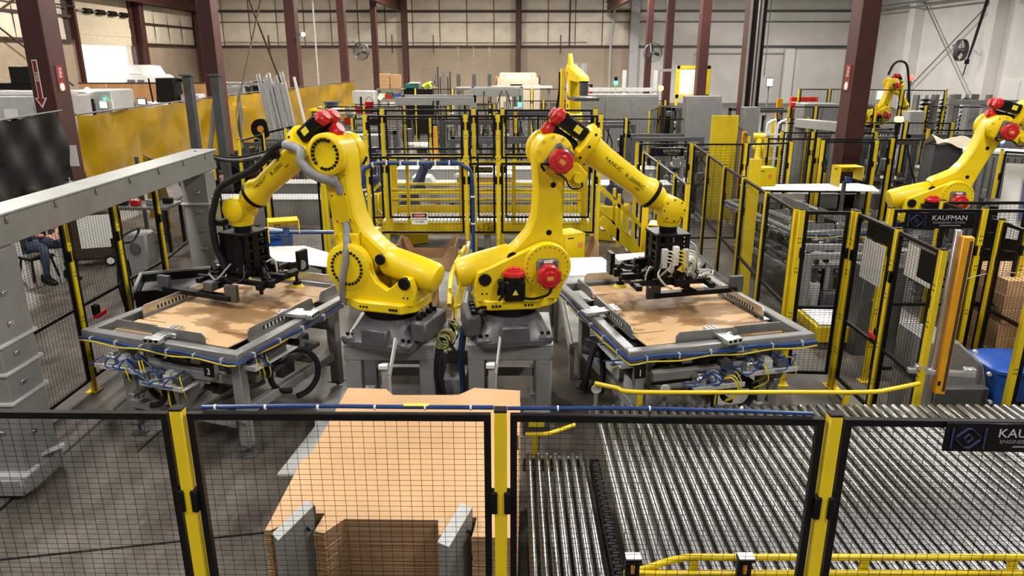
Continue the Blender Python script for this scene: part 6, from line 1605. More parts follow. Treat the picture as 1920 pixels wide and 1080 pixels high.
for p in (((-.7, 0, .0), (-.6, 0, 1.5)), ((1.0, 0, 0), (1.05, 0, 1.6)), ((-.6, 0, 1.5), (.2, 0, 1.68)), ((-.65, 0, .8), (1.0, 0, .8)), ((1.05, 0, 1.6), (1.5, .3, 0))):
    b = MB(); b.tube(p, .03, 6); b.build('tube', 'black', o)
o = th('cable_reels', 'dark bundle of looped hoses hanging by the crane posts', 'hoses', (-6.05, 15.55, 0))
b = MB()
for k in range(5): r = .32 + .05 * k; b.tube([(r * cos(a * .4), .05 * k, 1.0 + r * .9 * sin(a * .4)) for a in range(15)], .03, 6)
b.build('hose_loops', 'rubber', o, kind='stuff')
b = MB(); b.box(0, .3, .7, .9, .3, 1.4, .02); b.build('black_cabinet', 'black', o)
o = th('hose_reel', 'round black hose reel next to the red column base', 'reel', (-7.6, 22.6, 0)); b = MB(); b.cyl((0, -.08, 1.4), (0, .08, 1.4), .3, n=24); b.build('drum', 'black', o); b = MB(); b.cyl((0, -.1, 1.4), (0, -.085, 1.4), .1); b.build('hub', 'label_orange', o); b = MB(); b.box(0, .1, .75, .1, .06, 1.5); b.build('stand', 'grey_dark', o)
o = th('red_tank', 'small red tank behind the mesh next to the looped hoses', 'tank', (-5.35, 17.4, 0)); b = MB(); b.lathe([(.16, 0), (.18, .1), (.18, 1.2), (.1, 1.4), (.05, 1.5)], 18); b.build('body', 'red', o); b = MB(); b.cyl((0, 0, 1.5), (0, 0, 1.58), .06); b.build('valve', 'black', o)
o = th('cardboard_box', 'brown cardboard box standing behind the leaning profiles', 'box', (-5.05, 21.6, 0)); b = MB(); b.box(0, 0, .6, .75, .5, 1.2, .01); b.build('carton', 'cardboard_box', o)
# workbenches along far left
o = th('workbench', 'yellow topped bench with a blue basin at the far red column', 'bench', (-7.2, 30.0, 0)); b = MB(); b.box(0, 0, 1.5, 1.6, .8, .08); b.build('top', 'yellow_guard', o); b = MB(); b.lathe([(.22, 1.56), (.3, 1.78), (.42, 1.8)], 16); b.build('basin', 'blue', o)
for s in (-1, 1):
    b = MB(); b.box(s * .7, 0, .73, .08, .6, 1.46); b.build('leg', 'grey_dark', o)
o = th('parts_rack', 'grey wire shelving with mixed parts left of the tall fence', 'rack', (-5.2, 24.0, 0))
for z in (.5, .95, 1.4, 1.75):
    b = MB(); b.box(0, 0, z, 2.2, .7, .04); b.build('shelf', 'dull_steel', o)
    for k in range(5):
        b = MB(); b.box(-.85 + k * .42, -.05, z + .12, rnd.uniform(.15, .35), .4, rnd.uniform(.1, .22), .01); b.build('parts_box', rnd.choice(['red', 'black', 'grey_pale', 'cardboard_box', 'navy', 'paper']), o)
for sx in (-1, 1):
    for sy in (-1, 1):
        b = MB(); b.box(sx * 1.08, sy * .33, .9, .04, .04, 1.8); b.build('upright', 'grey', o)
o = th('red_funnel', 'small red bucket on top of the far parts shelving', 'bucket', (-4.55, 24.0, 1.9)); b = MB(); b.lathe([(.1, -.13), (.15, .2), (.17, .22)], 14); b.build('body', 'red', o)
b = MB(); b.tube([(-.15, 0, .2), (0, 0, .38), (.15, 0, .2)], .01, 5, 4); b.build('handle', 'grey_dark', o)
# rack of cartons far back
o = th('pallet_rack', 'far shelving with green, red and blue crates under the cartons', 'rack', (-5.75, 36.0, 0))
for z in (1.25, 1.62, 2.06):
    b = MB(); b.box(0, 0, z, 1.3, .8, .05); b.build('shelf', 'grey', o)
for x in (-.6, .6):
    b = MB(); b.box(x, 0, 1.05, .07, .7, 2.1); b.build('upright', 'grey', o)
for x, z, m_ in ((-.05, 1.83, 'green'), (.3, 1.76, 'blue_bin'), (-.1, 1.74, 'red'), (-.38, 1.78, 'paper'), (.1, 1.4, 'paper'), (-.3, 1.4, 'grey_pale'), (.35, 1.42, 'grey_dark')):
    b = MB(); b.box(x, -.25 + .02 * (z > 1.8), z, .32, .3, .2, .01); b.build('crate', m_, o)
k = 0
for r_, zs in ((0, 4), (1, 4)):
    for q in range(zs):
        b = MB(); b.box(0, 0, .085, .46, .4, .165, .004); lb = ['bottom', 'second', 'third', 'topmost'][q]
        b.build('carton', 'cardboard', None, (-6.02 + r_ * .52, 36.0 - .02 * r_, 2.09 + q * .17 * (1 if r_ == 0 else .92)), label=lb + (' tan carton of the taller far stack on the crate shelving' if r_ == 0 else ' tan carton of the lower far stack on the crate shelving'), cat='carton', group='cartons on the far shelving')
o = th('white_machine', 'pale machine with black outlines beside the far shelving', 'machine', (-6.75, 34.6, 0)); b = MB(); b.box(0, 0, 1.1, 1.0, .8, 1.9, .03); b.build('body', 'grey_pale', o); b = MB(); b.box(-.1, -.42, 1.55, .08, .03, .5); b.box(-.2, -.42, 1.3, .3, .03, .06); b.build('handle', 'black', o); b = MB(); b.box(0, 0, .08, .9, .7, .16); b.build('base', 'grey_dark', o)
o = th('signal_lamp', 'lit amber signal lamp at the far crate shelving', 'lamp', (-5.75, 32.9, 0)); b = MB(); b.sph((0, 0, 1.83), .1, 12); b.build('lens', 'lamp_amber', o); b = MB(); b.cyl((0, 0, 0), (0, 0, 1.75), .03); b.build('mast', 'grey', o)
o = th('teal_bin', 'teal bin heaped with sheets on dark bench at far back', 'bin', (-4.75, 36.0, 0)); b = MB(); b.box(0, 0, 2.2, .62, .5, .22, .03); b.build('body', 'teal', o); b = MB(); b.box(.15, -.1, 2.35, .5, .4, .06, .01, R('Y', 0)); b.build('paper_sheets', 'paper', o); b = MB(); b.box(.35, 0, 1.04, 1.35, .6, 2.08, .03); b.build('bench', 'black', o)
o = th('press_brake', 'cream press machine with lit work lamp at the far wall', 'machine', (.35, 45.0, 0))
b = MB(); b.box(0, 0, 1.2, 2.6, 1.2, 2.4, .05); b.box(0, .1, 2.45, 2.2, .8, .45, .08); b.build('housing', 'cream', o)
b = MB(); b.box(0, -.55, 2.52, 1.7, .2, .08, .02); b.build('lamp_hood', 'grey_pale', o); b = MB(); b.box(0, -.66, 2.45, 1.5, .05, .12); b.build('lamp_tube', 'lamp_white', o)
b = MB(); b.box(-.1, -.62, 1.98, .7, .03, .1); b.build('slot', 'black', o)
for s in (-1, 1):
    b = MB(); b.box(s * 1.25, -.5, 2.25, .14, .2, .5, .03); b.build('side_bracket', 'label_orange' if s < 0 else 'grey_dark', o)
o = th('long_table', 'long pale table with grey frame in front of the cream press', 'table', (-.25, 40.0, 0)); b = MB(); b.box(.75, 0, 2.03, 3.2, 1.0, .08); b.build('top', 'white', o); b = MB(); b.box(-1.8, 0, 1.95, 1.8, .9, .14); b.build('grey_wing', 'grey_light', o)
for x in (-2.4, -1.0, .5, 2.2):
    b = MB(); b.box(x, 0, .97, .1, .8, 1.94); b.build('leg', 'grey', o)
for x, h, lb in ((-4.0, 3.6, 'tall thin steel mast at the far machine, outer one'), (-3.1, 3.6, 'tall thin steel mast at the far machine, middle one'), (-2.2, 3.6, 'tall thin steel mast at the far machine, inner one')):
    o = th('steel_mast', lb, 'mast', (x + .9, 44.0, 0)); b = MB(); b.cyl((0, 0, 0), (0, 0, h + .5), .04); b.build('rod', 'dull_steel', o); b = MB(); b.box(0, 0, 1.3, .22, .2, 2.6); b.build('sleeve', 'grey_dark', o)
    b = MB(); b.box(0, 0, h + .5, .2, .1, .05); b.build('tip', 'brown_dark', o)
o = th('profile_bundle', 'upright bundle of dark steel rods beside the bending worker', 'rods', (-3.45, 37.0, 0))
for k in range(8):
    b = MB(); b.box(-.4 + k * .12, rnd.uniform(-.1, .1), 1.3 + .12 * (k % 3), .07, .07, 2.6 + .24 * (k % 3)); b.build('rod', rnd.choice(['grey_dark', 'dull_steel', 'grey']), o)
o = th('clear_tubes', 'pair of clear shiny air ducts standing on the dark shelf', 'duct', (2.75, 31.6, 2.46))
for x in (-.18, .2):
    b = MB(); b.lathe([(.17, .0), (.17, .8), (.15, .82)], 20, T(x, 0, 0)); b.build('duct_tube', 'aluminium', o)
o = th('dark_shelf', 'dark shelf with a red gas tank beneath the shiny ducts', 'shelf', (2.85, 31.4, 0)); b = MB(); b.box(0, 0, 2.42, .9, .8, .06); b.box(-.42, 0, 1.2, .06, .7, 2.4); b.box(.42, 0, 1.2, .06, .7, 2.4); b.box(0, 0, 1.95, .8, .7, .05); b.build('frame', 'black', o)
b = MB(); b.cyl((.1, -.3, 2.12), (.4, -.3, 2.12), .13); b.build('red_tank', 'red', o); b = MB(); b.box(-.18, -.2, 2.1, .2, .2, .25); b.build('box', 'grey', o)
o = th('signal_lamp', 'lit green signal lamp on a thin mast above the grey cabinet wall', 'lamp', (3.75, 27.4, 2.2)); b = MB(); b.cyl((0, 0, -.0), (0, 0, .35), .025); b.build('mast', 'grey_pale', o); b = MB(); b.cyl((0, 0, .35), (0, 0, .47), .07); b.build('lens', 'lamp_green', o); b = MB(); b.cyl((0, 0, .47), (0, 0, .62), .06); b.build('dark_segment', 'black', o)
o = th('signal_lamp', 'lit green lamp on a machine column behind the centre gate', 'lamp', (.26, 24.4, 0)); b = MB(); b.cyl((0, 0, 0), (0, 0, 1.95), .05); b.build('mast', 'grey_pale', o); b = MB(); b.cyl((0, 0, 1.95), (0, 0, 2.08), .06); b.build('lens', 'lamp_green', o); b = MB(); b.cyl((0, 0, 2.08), (0, 0, 2.3), .05); b.build('dark_segment', 'green', o)
o = th('signal_lamp', 'lit amber lamp on a tall grey mast before the yellow framed board', 'lamp', (5.6, 29.0, 0)); b = MB(); b.cyl((0, 0, 0), (0, 0, 3.0), .04); b.build('mast', 'grey', o); b = MB(); b.sph((.1, -.05, 2.36), .1, 12); b.build('lens', 'lamp_amber', o)
o = th('signal_lamp', 'lit amber lamp low behind the far robot cell with dark machine', 'lamp', (10.35, 20.0, 0)); b = MB(); b.box(0, 0, 1.88, .2, .15, .14, .03); b.build('lens', 'lamp_amber', o); b = MB(); b.cyl((0, .02, 0), (0, .02, 1.82), .05); b.build('mast', 'black', o)
o = th('signal_lamp', 'lit red lamp on a pole beside the far yellow robot', 'lamp', (14.9, 28.4, 0)); b = MB(); b.sph((0, 0, 2.75), .12, 12); b.build('lens', 'lamp_red', o); b = MB(); b.cyl((0, 0, 0), (0, 0, 2.65), .05); b.build('mast', 'grey_dark', o)
o = th('info_board', 'white planning board in a thick yellow frame between two red columns', 'board', (7.05, 29.6, 0))
b = MB(); b.box(0, 0, 2.58, 1.1, .03, .98); b.build('white_sheet', 'white', o)
for nm, a in (('l', (-.6, 0, 2.58, .14, .06, 1.2)), ('r', (.6, 0, 2.58, .14, .06, 1.2)), ('t', (0, 0, 3.12, 1.3, .06, .12)), ('b', (0, 0, 2.04, 1.3, .06, .12))):
    b = MB(); b.box(*a); b.build('frame_bar', 'yellow_guard', o)
for s in (-1, 1):
    b = MB(); b.box(s * .6, .02, 1.0, .1, .06, 2.0); b.build('leg', 'yellow_guard', o)
o = th('grey_portal', 'tall grey portal frame at the amber lamp before the white wall', 'frame', (5.5, 30.5, 0))
for x in (-1.0, .25):
    b = MB(); b.box(x, 0, 1.5, .16, .16, 3.0); b.build('upright', 'grey_pale', o)
b = MB(); b.box(-1.0, 0, 2.25, 2.8, .2, .14); b.build('beam', 'grey_pale', o); b = MB(); b.box(.7, 0, 3.0, 1.0, .12, .1); b.build('arm', 'grey', o)
o = th('dark_machine', 'dark machine bay under the grey portal frame', 'machine', (5.95, 27.2, 0)); b = MB(); b.box(0, 0, .9, 1.0, .9, 1.8, .03); b.build('body', 'black', o)
for q in range(6):
    b = MB(); b.box(rnd.uniform(-.4, .4), -.5, rnd.uniform(.6, 1.9), .2, .15, .2, .02); b.build('unit', rnd.choice(['grey', 'aluminium', 'grey_dark']), o)
# red lattice stacks
for i, (x, lb) in enumerate(((9.98, 'red lattice crate stack behind mesh, first from the conduit column'), (10.30, 'red lattice crate stack behind mesh, the middle one'), (10.62, 'red lattice crate stack behind mesh, nearest to the thick column'))):
    o = th('red_lattice_stack', lb, 'crates', (x, 26.6, 0)); o.scale = (.6, .6, 1); b = MB(); b.box(0, 0, .7, .46, .4, 1.4); b.build('stand', 'grey_dark', o)
    for q in range(4):
        b = MB()
        for z in (0, .06, .12): b.box(0, -.2, 1.44 + q * .19 + z, .46, .03, .03)
        for xx in (-.2, -.07, .07, .2): b.box(xx, -.2, 1.5 + q * .19, .03, .035, .16)
        b.box(0, .1, 1.5 + q * .19, .44, .3, .15); b.build('crate', 'red_lattice', o)
o = th('orange_strip', 'vertical orange strip post beside the red crates', 'post', (9.35, 26.3, 0)); b = MB(); b.box(0, 0, 1.05, .18, .1, 2.1); b.build('strip', 'amber', o); b = MB(); b.box(0, 0, .02, .3, .2, .04); b.build('foot', 'black', o)
o = th('white_strip_light', 'white vertical panel strip on the painted wall', 'panel', (22.3, 61.5, 1.6)); b = MB(); b.box(0, 0, 0, .75, .1, 5.2); b.build('strip', 'white', o); b = MB(); b.box(0, .08, 0, .9, .08, 5.3); b.build('backing', 'grey_pale', o)
o = th('roll_door', 'broad pale sliding door panel on the painted wall beyond the strip', 'door', (25.0, 61.55, 0)); b = MB(); b.box(0, 0, 2.1, 4.4, .1, 4.2, .02); b.build('leaf', 'white_wall', o); b = MB(); b.box(0, 0, 4.25, 4.8, .14, .1); b.build('track', 'grey', o)
# coil racks by the white side wall
for i, (x, y, lb) in enumerate(((13.5, 23.6, 'tall rack of dark rings, nearer to the amber lamp'), (14.3, 23.9, 'tall rack of dark rings, middle of the three'), (15.2, 24.2, 'tall rack of dark rings, farthest along the side wall fence'))):
    o = th('coil_rack', lb, 'rack', (x + .1, y + 1.2, 0))
    for s in (-1, 1):
        b = MB(); b.box(s * .3, 0, 1.15, .08, .3, 2.3); b.build('upright', 'grey', o)
    for q in range(12):
        b = MB(); b.lathe([(.13, -.04), (.2, 0), (.13, .04)], 12, T(0, -.05, .6 + q * .14)); b.build('coil', 'black', o)
    b = MB(); b.cyl((0, -.05, 0), (0, -.05, 2.3), .06); b.build('core', 'grey_pale', o)
cabinet('grey column cabinet between the coil racks', 14.0, 22.9, .35, .3, 2.2, 'grey_light', 1)
cabinet('grey column cabinet beside the dark far machine', 11.9, 22.2, .45, .4, 1.95, 'grey_light', 1)
o = th('grey_barrier', 'grey rail barrier with stub posts behind the leaning robot elbow', 'barrier', (13.2, 20.4, 0))
b = MB(); b.box(0, 0, 2.3, 2.8, .14, .12); b.build('rail', 'grey', o)
for x in (-1.3, -.3, .8):
    b = MB(); b.box(x, 0, 1.25, .12, .12, 2.5); b.build('post', 'grey', o)
o = th('monitor', 'lit monitor on an arm behind the far yellow robot', 'monitor', (13.2, 26.8, 0)); b = MB(); b.box(0, 0, 2.2, .55, .05, .36, .01); b.build('housing', 'paper', o); b = MB(); b.box(0, -.03, 2.2, .48, .01, .28); b.build('screen', 'screen', o); b = MB(); b.cyl((0, .05, 0), (0, .05, 2.1), .04); b.build('mast', 'grey', o)
o = th('monitor', 'small lit monitor beside the conduit column', 'monitor', (9.3, 27.4, 0)); b = MB(); b.box(0, 0, 2.62, .25, .05, .32, .01); b.build('housing', 'grey_dark', o); b = MB(); b.box(0, -.03, 2.62, .21, .01, .26); b.build('screen', 'screen', o); b = MB(); b.cyl((0, .05, 0), (0, .05, 2.5), .03); b.build('mast', 'grey', o)
o = th('drop_cable', 'thick black drop cable hanging before the white side wall', 'cable', (24.3, 41.0, 0)); b = MB(); b.tube([(.9, 0, 9.3), (.6, 0, 6.5), (.25, 0, 4.2), (0.1, 0, 3.4)], [.09, .09, .07, .05], 8); b.build('cable', 'black', o); b = MB(); b.box(.08, 0, 3.3, .2, .1, .25); b.tube([(.08, 0, 3.2), (0, 0, 2.6)], .03, 6); b.build('hook', 'black', o)
# wall lamp on the third column
o = th('wall_lamp', 'small lit lamp on the side of the third tan side column', 'lamp', (-8.75, 32.0, 4.4)); b = MB(); b.sph((.12, -.05, 0), .09, 12); b.build('bulb', 'lamp_white', o); b = MB(); b.box(-.06, 0, 0, .22, .1, .1); b.build('bracket', 'grey_dark', o)
for (x, y) in ((-11.2, 40.0), (-10.2, 40.0)):
    o = th('vertical_pipe', 'thin pale vertical pipe above the profiles, ' + ('outer' if x < -11 else 'inner') + ' of the pair', 'pipe', (x, y, 0)); b = MB(); b.cyl((0, 0, 0), (0, 0, 9.3), .04, n=8); b.build('pipe', 'grey_pale', o); b = MB(); b.box(0, 0, 1.0, .12, .12, .3); b.build('valve', 'grey', o)
o = th('cross_rod_brace', 'pair of long dark crossing brace rods behind the aluminium profiles', 'brace', (-9.3, 24.0, 0)); b = MB(); b.rod((0, .4, 8.8), (0, 8.2, .8), .035, 5); b.build('rod', 'girt', o); b = MB(); b.rod((0, 8.2, 8.8), (0, .4, .8), .035, 5); b.build('rod', 'girt', o)

# ---------------------------------------------------------------- things beyond the side fence, left
o = th('welding_cart', 'dark two wheeled welding cart with a white gridded panel behind the side fence', 'cart', (-7.3, 12.35, 0), .35)
b = MB(); b.box(0, 0, .55, .75, .6, .85, .03); b.build('body', 'brown_dark', o)
b = MB(); b.box(.15, -.31, .62, .52, .01, .56); b.build('white_panel', 'paper', o)
b = MB(); b.lathe([(.11, 0), (.11, .02)], 18, T(-.33, -.31, .75) @ R('X', 90)); b.build('gauge', 'grey', o)
for x in (-.3, .3):
    b = MB(); b.cyl((x, -.34, .1), (x, -.28, .1), .1, n=18); w_ = b.build('wheel', 'rubber', o); b = MB(); b.cyl((x, -.345, .1), (x, -.339, .1), .06, n=14); b.build('hub', 'paper', w_)
b = MB(); b.tube([(-.3, .2, .9), (-.3, .4, 1.15), (.3, .4, 1.15), (.3, .2, .9)], .02, 6, 3); b.build('handle', 'grey_dark', o)
o = th('fire_extinguisher', 'red fire extinguisher standing at the red column behind the cart', 'extinguisher', (-7.35, 13.15, 0)); b = MB(); b.lathe([(.09, .62), (.1, .64), (.1, 1.1), (.05, 1.2), (.03, 1.26)], 16); b.build('cylinder', 'red', o); b = MB(); b.box(0, 0, 1.3, .12, .05, .07); b.tube([(.05, 0, 1.28), (.14, 0, 1.1), (.12, 0, .8)], .015, 6, 3); b.build('valve', 'black', o); b = MB(); b.box(0, .02, .31, .25, .2, .62, .02); b.build('stand', 'red', o)
o = th('cable_tangle', 'loops of black cable hanging on the side fence behind the parts bin', 'cables', (-4.62, 8.3, 0))
b = MB(); b.tube([(0, 0, 1.35), (.02, .2, 1.42), (.0, .55, 1.4), (-.02, .4, 1.28), (0, .05, 1.3), (-.02, -.05, .9), (-.03, .05, .5), (-.03, .2, .55), (-.02, .15, 1.0), (0, .05, 1.3)], .014, 6, 5); b.tube([(0, .0, 1.3), (-.02, .1, .8), (-.02, .25, .6), (-.01, .2, 1.1)], .012, 6, 5); b.build('cable_loops', 'rubber', o, kind='stuff')
b = MB(); b.box(0, 0, 1.36, .08, .08, .12); b.build('hook', 'black', o)
o = th('wall_box', 'grey drive box mounted low behind the side fence near the gantry column', 'box', (-5.55, 10.6, 0)); b = MB(); b.box(0, 0, .62, .35, .3, .7, .03); b.build('body', 'grey', o); b = MB(); b.lathe([(.08, 0), (.08, .03)], 14, T(0, -.15, .75) @ R('X', 90)); b.build('dial', 'grey_dark', o); b = MB(); b.box(0, 0, .14, .2, .2, .28); b.build('stand', 'grey_dark', o)
o = th('work_table', 'dark work table with tools behind the amber curtain end', 'table', (-6.9, 13.4, 0)); b = MB(); b.box(0, 0, .82, 1.3, .7, .05); b.build('top', 'dull_steel', o)
for sx in (-1, 1):
    for sy in (-1, 1):
        b = MB(); b.box(sx * .6, sy * .3, .4, .05, .05, .8); b.build('leg', 'black', o)
for q in range(5):
    b = MB(); b.box(-.5 + q * .25, rnd.uniform(-.2, .2), .9, .16, .12, .1, .01); b.build('tool', rnd.choice(['black', 'grey', 'red']), o)
o = th('spray_can', 'small yellow and black can on the floor behind the side fence', 'can', (-4.72, 8.85, 0)); b = MB(); b.lathe([(.05, 0), (.05, .26), (.035, .30)], 14); b.build('body', 'label_yellow', o); b = MB(); b.cyl((0, 0, .30), (0, 0, .36), .04); b.build('cap', 'black', o)
b = MB()

# ---------------------------------------------------------------- people
def skinned(chains, sub=1):
    """chains: list of (points, radii) -> one mesh grown round the skeleton"""
    me = bpy.data.meshes.new('skeleton'); vs = []; es = []; rr = []; idx = {}
    for pts, rad in chains:
        last = None
        for p, r in zip(pts, rad):
            k = tuple(round(c, 4) for c in p)
            if k not in idx: idx[k] = len(vs); vs.append(p); rr.append(r)
            if last is not None: es.append((last, idx[k]))
            last = idx[k]
    me.from_pydata(vs, es, []); o = bpy.data.objects.new('skeleton', me); COL.objects.link(o)
    sk = o.modifiers.new('s', 'SKIN'); sk.use_smooth_shade = True
    ly = me.skin_vertices[0].data if me.skin_vertices else None
    if ly is None:
        bm = bmesh.new(); bm.from_mesh(me); bm.verts.layers.skin.verify(); bm.to_mesh(me); bm.free(); ly = me.skin_vertices[0].data
    for i, r in enumerate(rr): ly[i].radius = (r, r); ly[i].use_root = (i == 0)
    ss = o.modifiers.new('u', 'SUBSURF'); ss.levels = sub
    out = bpy.data.meshes.new_from_object(o.evaluated_get(bpy.context.evaluated_depsgraph_get()))
    bpy.data.objects.remove(o); return out
def person(label, loc, rz, pose, top, legs, hair='hair', bare=True):
    """pose joints in local metres, facing local -Y"""
    o = th('person', label, 'person', loc, rz); J = {k: Vector(v) for k, v in pose.items()}
    ch = [([J['pel'], J['pel'].lerp(J['neck'], .35), J['pel'].lerp(J['neck'], .75), J['neck'], J['neck'].lerp(J['head'], .55)], [.15, .14, .155, .075, .06])]
    for s in 'lr':
        ch.append(([J['pel'], J['hip' + s], J['hip' + s].lerp(J['knee' + s], .5), J['knee' + s], J['knee' + s].lerp(J['ank' + s], .4), J['ank' + s]], [.15, .105, .085, .065, .06, .042]))
        ch.append(([J['pel'].lerp(J['neck'], .75), J['sh' + s], J['sh' + s].lerp(J['el' + s], .5), J['el' + s], J['wr' + s]], [.155, .07, .052, .042, .030]))
    me = skinned(ch)
    for m_ in (top, legs, 'skin'): me.materials.append(MATS[m_])
    for p in me.polygons:
        c = p.center; best = 1e9; w = 0
        for nm, a, b_ in [(0, 'pel', 'neck'), (2, 'neck', 'head')] + [(1, 'hip' + s, 'knee' + s) for s in 'lr'] + [(1, 'knee' + s, 'ank' + s) for s in 'lr'] + [(0, 'sh' + s, 'el' + s) for s in 'lr'] + [(2 if bare else 0, 'el' + s, 'wr' + s) for s in 'lr']:
            A, B = J[a], J[b_]; d = B - A; t = max(0, min(1, (c - A).dot(d) / d.dot(d))); q = (c - A - d * t).length
            if q < best: best = q; w = nm
        if w == 0 and (c - J['pel']).length < .13 and c.z < J['pel'].z + .02: w = 1
        p.material_index = w
    ob('body', me, o)
    H = J['head']; f = (J['face'] - H).normalized(); M = Matrix.Translation(H) @ f.to_track_quat('-Y', 'Z').to_matrix().to_4x4()
    b = MB(M); b.sph((0, 0, 0), .105, 20, (.80, .95, 1.15)); b.sph((0, -.035, -.06), .07, 14, (.85, .8, .9)); b.prism([(-.014, -.035), (.014, -.035), (.009, .02), (-.009, .02)], -.125, -.08, 'xz', .006)
    for s in (-1, 1): b.sph((s * .086, .005, -.01), .028, 10, (.4, .7, 1.1))
    hd = b.build('head', 'skin', o)
    b = MB(M); b.sph((0, .02, .035), .108, 18, (.86, .94, 1.02)); b.build('hair', hair, o)
    b = MB(M)
    for s in (-1, 1): b.sph((s * .034, -.091, .005), .012, 8)
    b.box(0, -.098, -.072, .045, .008, .009, .002)
    for s in (-1, 1): b.box(s * .034, -.094, .027, .032, .01, .006, .002)
    b.build('eyes_and_mouth', 'brown_dark', hd, kind='stuff')
    for s in 'lr':
        W = J['wr' + s]; d = (W - J['el' + s]).normalized(); side = d.cross(Vector((0, 0, 1))).normalized() * (1 if s == 'l' else -1)
        n = side.cross(d)
        fg = [([W, W + d * .05, W + d * .09], [.028, .036, .032])]
        for k in range(4):
            st = W + d * .085 + side * (.027 - .018 * k); ln = (.07, .08, .075, .058)[k]; cur = Vector((0, 0, -1))
            fg.append(([W + d * .05, st, st + d * ln * .5 + cur * .01, st + d * ln * .8 + cur * .035], [.036, .010, .009, .0075]))
        tb = W + d * .03 + side * .035
        fg.append(([W + d * .05, tb, tb + d * .03 + side * .02, tb + d * .06 + side * .015 + Vector((0, 0, -.015))], [.036, .013, .011, .009]))
        hm = skinned(fg); hm.materials.append(MATS['skin']); ob('hand', hm, o)
        A = J['ank' + s]; t = (J['toe' + s] - A); t.z = 0; t.normalize(); z0 = A.z - .08
        b = MB(Matrix.Translation((A.x, A.y, z0)) @ Matrix.Rotation(math.atan2(t.y, t.x), 4, 'Z'))
        b.prism([(-.08, 0), (.19, 0), (.2, .03), (.15, .06), (.05, .085), (.03, .13), (-.07, .13), (-.09, .05)], -.045, .045, 'xz', .015); b.build('boot', 'black', o)
    return o
sit = dict(pel=(0, .05, .53), neck=(0, .0, 1.06), head=(0, -.07, 1.24), face=(0, -.4, 1.10), hipl=(.10, .0, .52), hipr=(-.10, .0, .52), kneel=(.16, -.44, .54), kneer=(-.14, -.42, .53), ankl=(.17, -.36, .09), ankr=(-.12, -.30, .09), toel=(.2, -.6, 0), toer=(-.12, -.6, 0), shl=(.19, .0, 1.0), shr=(-.19, .0, 1.0), ell=(.27, -.14, .76), elr=(-.26, -.14, .76), wrl=(.08, -.36, .70), wrr=(-.08, -.36, .70))
person('person in a black short sleeved shirt and jeans sitting behind the side fence by gantry', (-7.62, 11.4, 0), radians(62), sit, 'shirt_black', 'denim').scale = (1.13, 1.13, 1.1)
o = th('shop_stool', 'dark stool under the seated person behind the side fence', 'stool', (-7.65, 11.42, 0), radians(62)); b = MB(); b.box(0, .08, .36, .4, .4, .05, .015); b.build('seat', 'black', o)
for sx in (-1, 1):
    for sy in (-1, 1):
        b = MB(); b.bar((sx * .15, .08 + sy * .15, .34), (sx * .2, .08 + sy * .2, 0), .03, .03); b.build('leg', 'black', o)
p2 = dict(sit); p2.update(wrl=(.14, -.36, .72), wrr=(-.14, -.34, .7), face=(.15, -.4, 1.12))
person('person in dark jacket and trousers seated lower behind the mesh before the crane posts', (-5.62, 13.95, .02), radians(35), p2, 'shirt_black', 'shirt_black', bare=False)
o = th('shop_stool', 'dark stool under the person in the dark jacket', 'stool', (-5.64, 13.98, 0), radians(35)); b = MB(); b.box(0, .08, .37, .4, .4, .05, .015); b.build('seat', 'black', o)
for sx in (-1, 1):
    for sy in (-1, 1):
        b = MB(); b.bar((sx * .15, .08 + sy * .15, .35), (sx * .2, .08 + sy * .2, 0), .03, .03); b.build('leg', 'black', o)
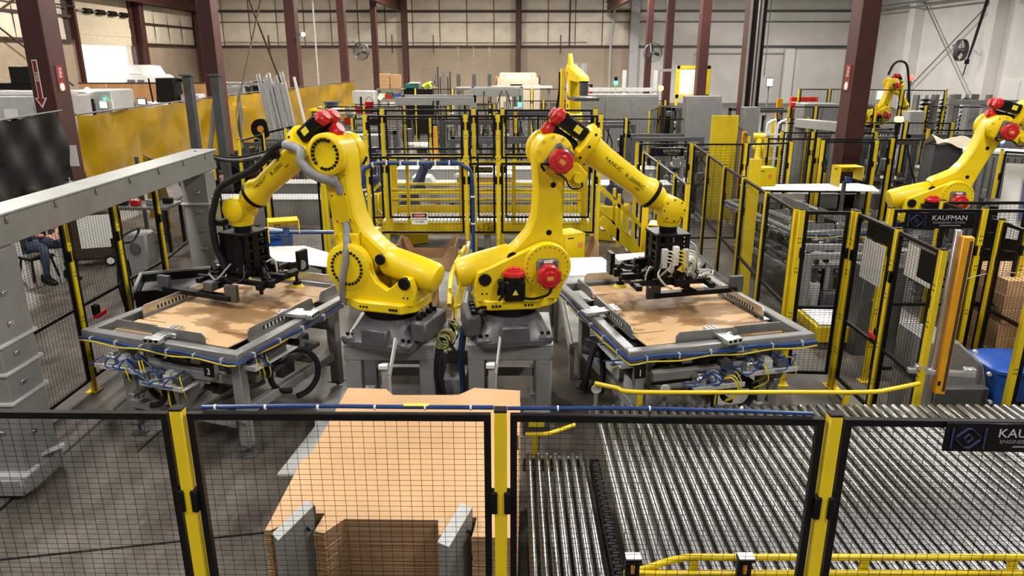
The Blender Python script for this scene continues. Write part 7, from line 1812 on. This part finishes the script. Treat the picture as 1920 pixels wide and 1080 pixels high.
bend = dict(pel=(0, .2, .95), neck=(0, -.30, 1.22), head=(0, -.46, 1.20), face=(0, -.6, .9), hipl=(.1, .2, .92), hipr=(-.1, .2, .92), kneel=(.12, .1, .50), kneer=(-.12, .18, .50), ankl=(.13, .22, .09), ankr=(-.13, .25, .09), toel=(.13, -.1, 0), toer=(-.13, -.1, 0), shl=(.19, -.24, 1.2), shr=(-.19, -.24, 1.2), ell=(.24, -.4, .98), elr=(-.24, -.4, .98), wrl=(.15, -.6, .95), wrr=(-.15, -.6, .95))
person('far worker in a bright yellow high visibility shirt bending over by the rods', (-4.45, 39.0, 1.06), radians(80), bend, 'hivis', 'denim', bare=False)
o = th('work_deck', 'raised grey work deck under the bending worker at the far back', 'deck', (-4.4, 39.0, 0)); b = MB(); b.box(0, 0, 1.03, 1.6, 1.2, .06); b.build('deck_plate', 'grey', o)
for s in (-1, 1):
    b = MB(); b.box(s * .7, 0, .5, .1, 1.0, 1.0); b.build('leg', 'grey', o)

o = th('overhead_cables', 'black cable loom slung from the gantry end toward the tall fence', 'cables', (-4.13, 9.6, 2.3))
for k in range(3):
    b = MB(); b.tube([(.0, .0, -.04), (.3, .5, -.24 + .03 * k), (.65, 1.2, -.22 + .04 * k), (1.1, 2.12, -.06 + .05 * k), (1.13, 2.16, .36)], .014, 6, 5); b.build('cable', ('rubber', 'grey_hose', 'rubber')[k], o)
fence('mesh fence across the mid distance in front of the round grey column', [(4.7, 13.2), (5.9, 14.05), (6.9, 14.0)], 1.95, slots=False, skip_posts=(0,), gaps=(0,))
fence('dense mesh fence run before the far machine bays on the white side', [(8.9, 15.9), (9.9, 15.8), (10.9, 15.6), (12.0, 15.4)], 2.0, coarse=True, slots=False)
fence('far mesh fence behind the grey header beam bay', [(-3.9, 30.5), (-2.4, 30.5), (-.9, 30.5), (.8, 30.5), (2.4, 30.5)], 2.3, coarse=True, slots=False)
fence('mesh fence with close posts in front of the white arch frame', [(5.75, 15.85), (6.4, 15.8), (7.05, 15.75), (7.7, 15.7)], 1.95, coarse=True, slots=False)
fence('mesh fence in front of the header beam bay, before the far shelving', [(-5.6, 22.3), (-4.4, 22.3), (-3.2, 22.3), (-1.9, 22.3)], 2.1, coarse=True, slots=False)
fence('mesh fence past the conduit column in front of the small grey cabinet', [(6.5, 18.6), (7.0, 18.9), (7.6, 19.2)], 2.0, coarse=True, slots=False)
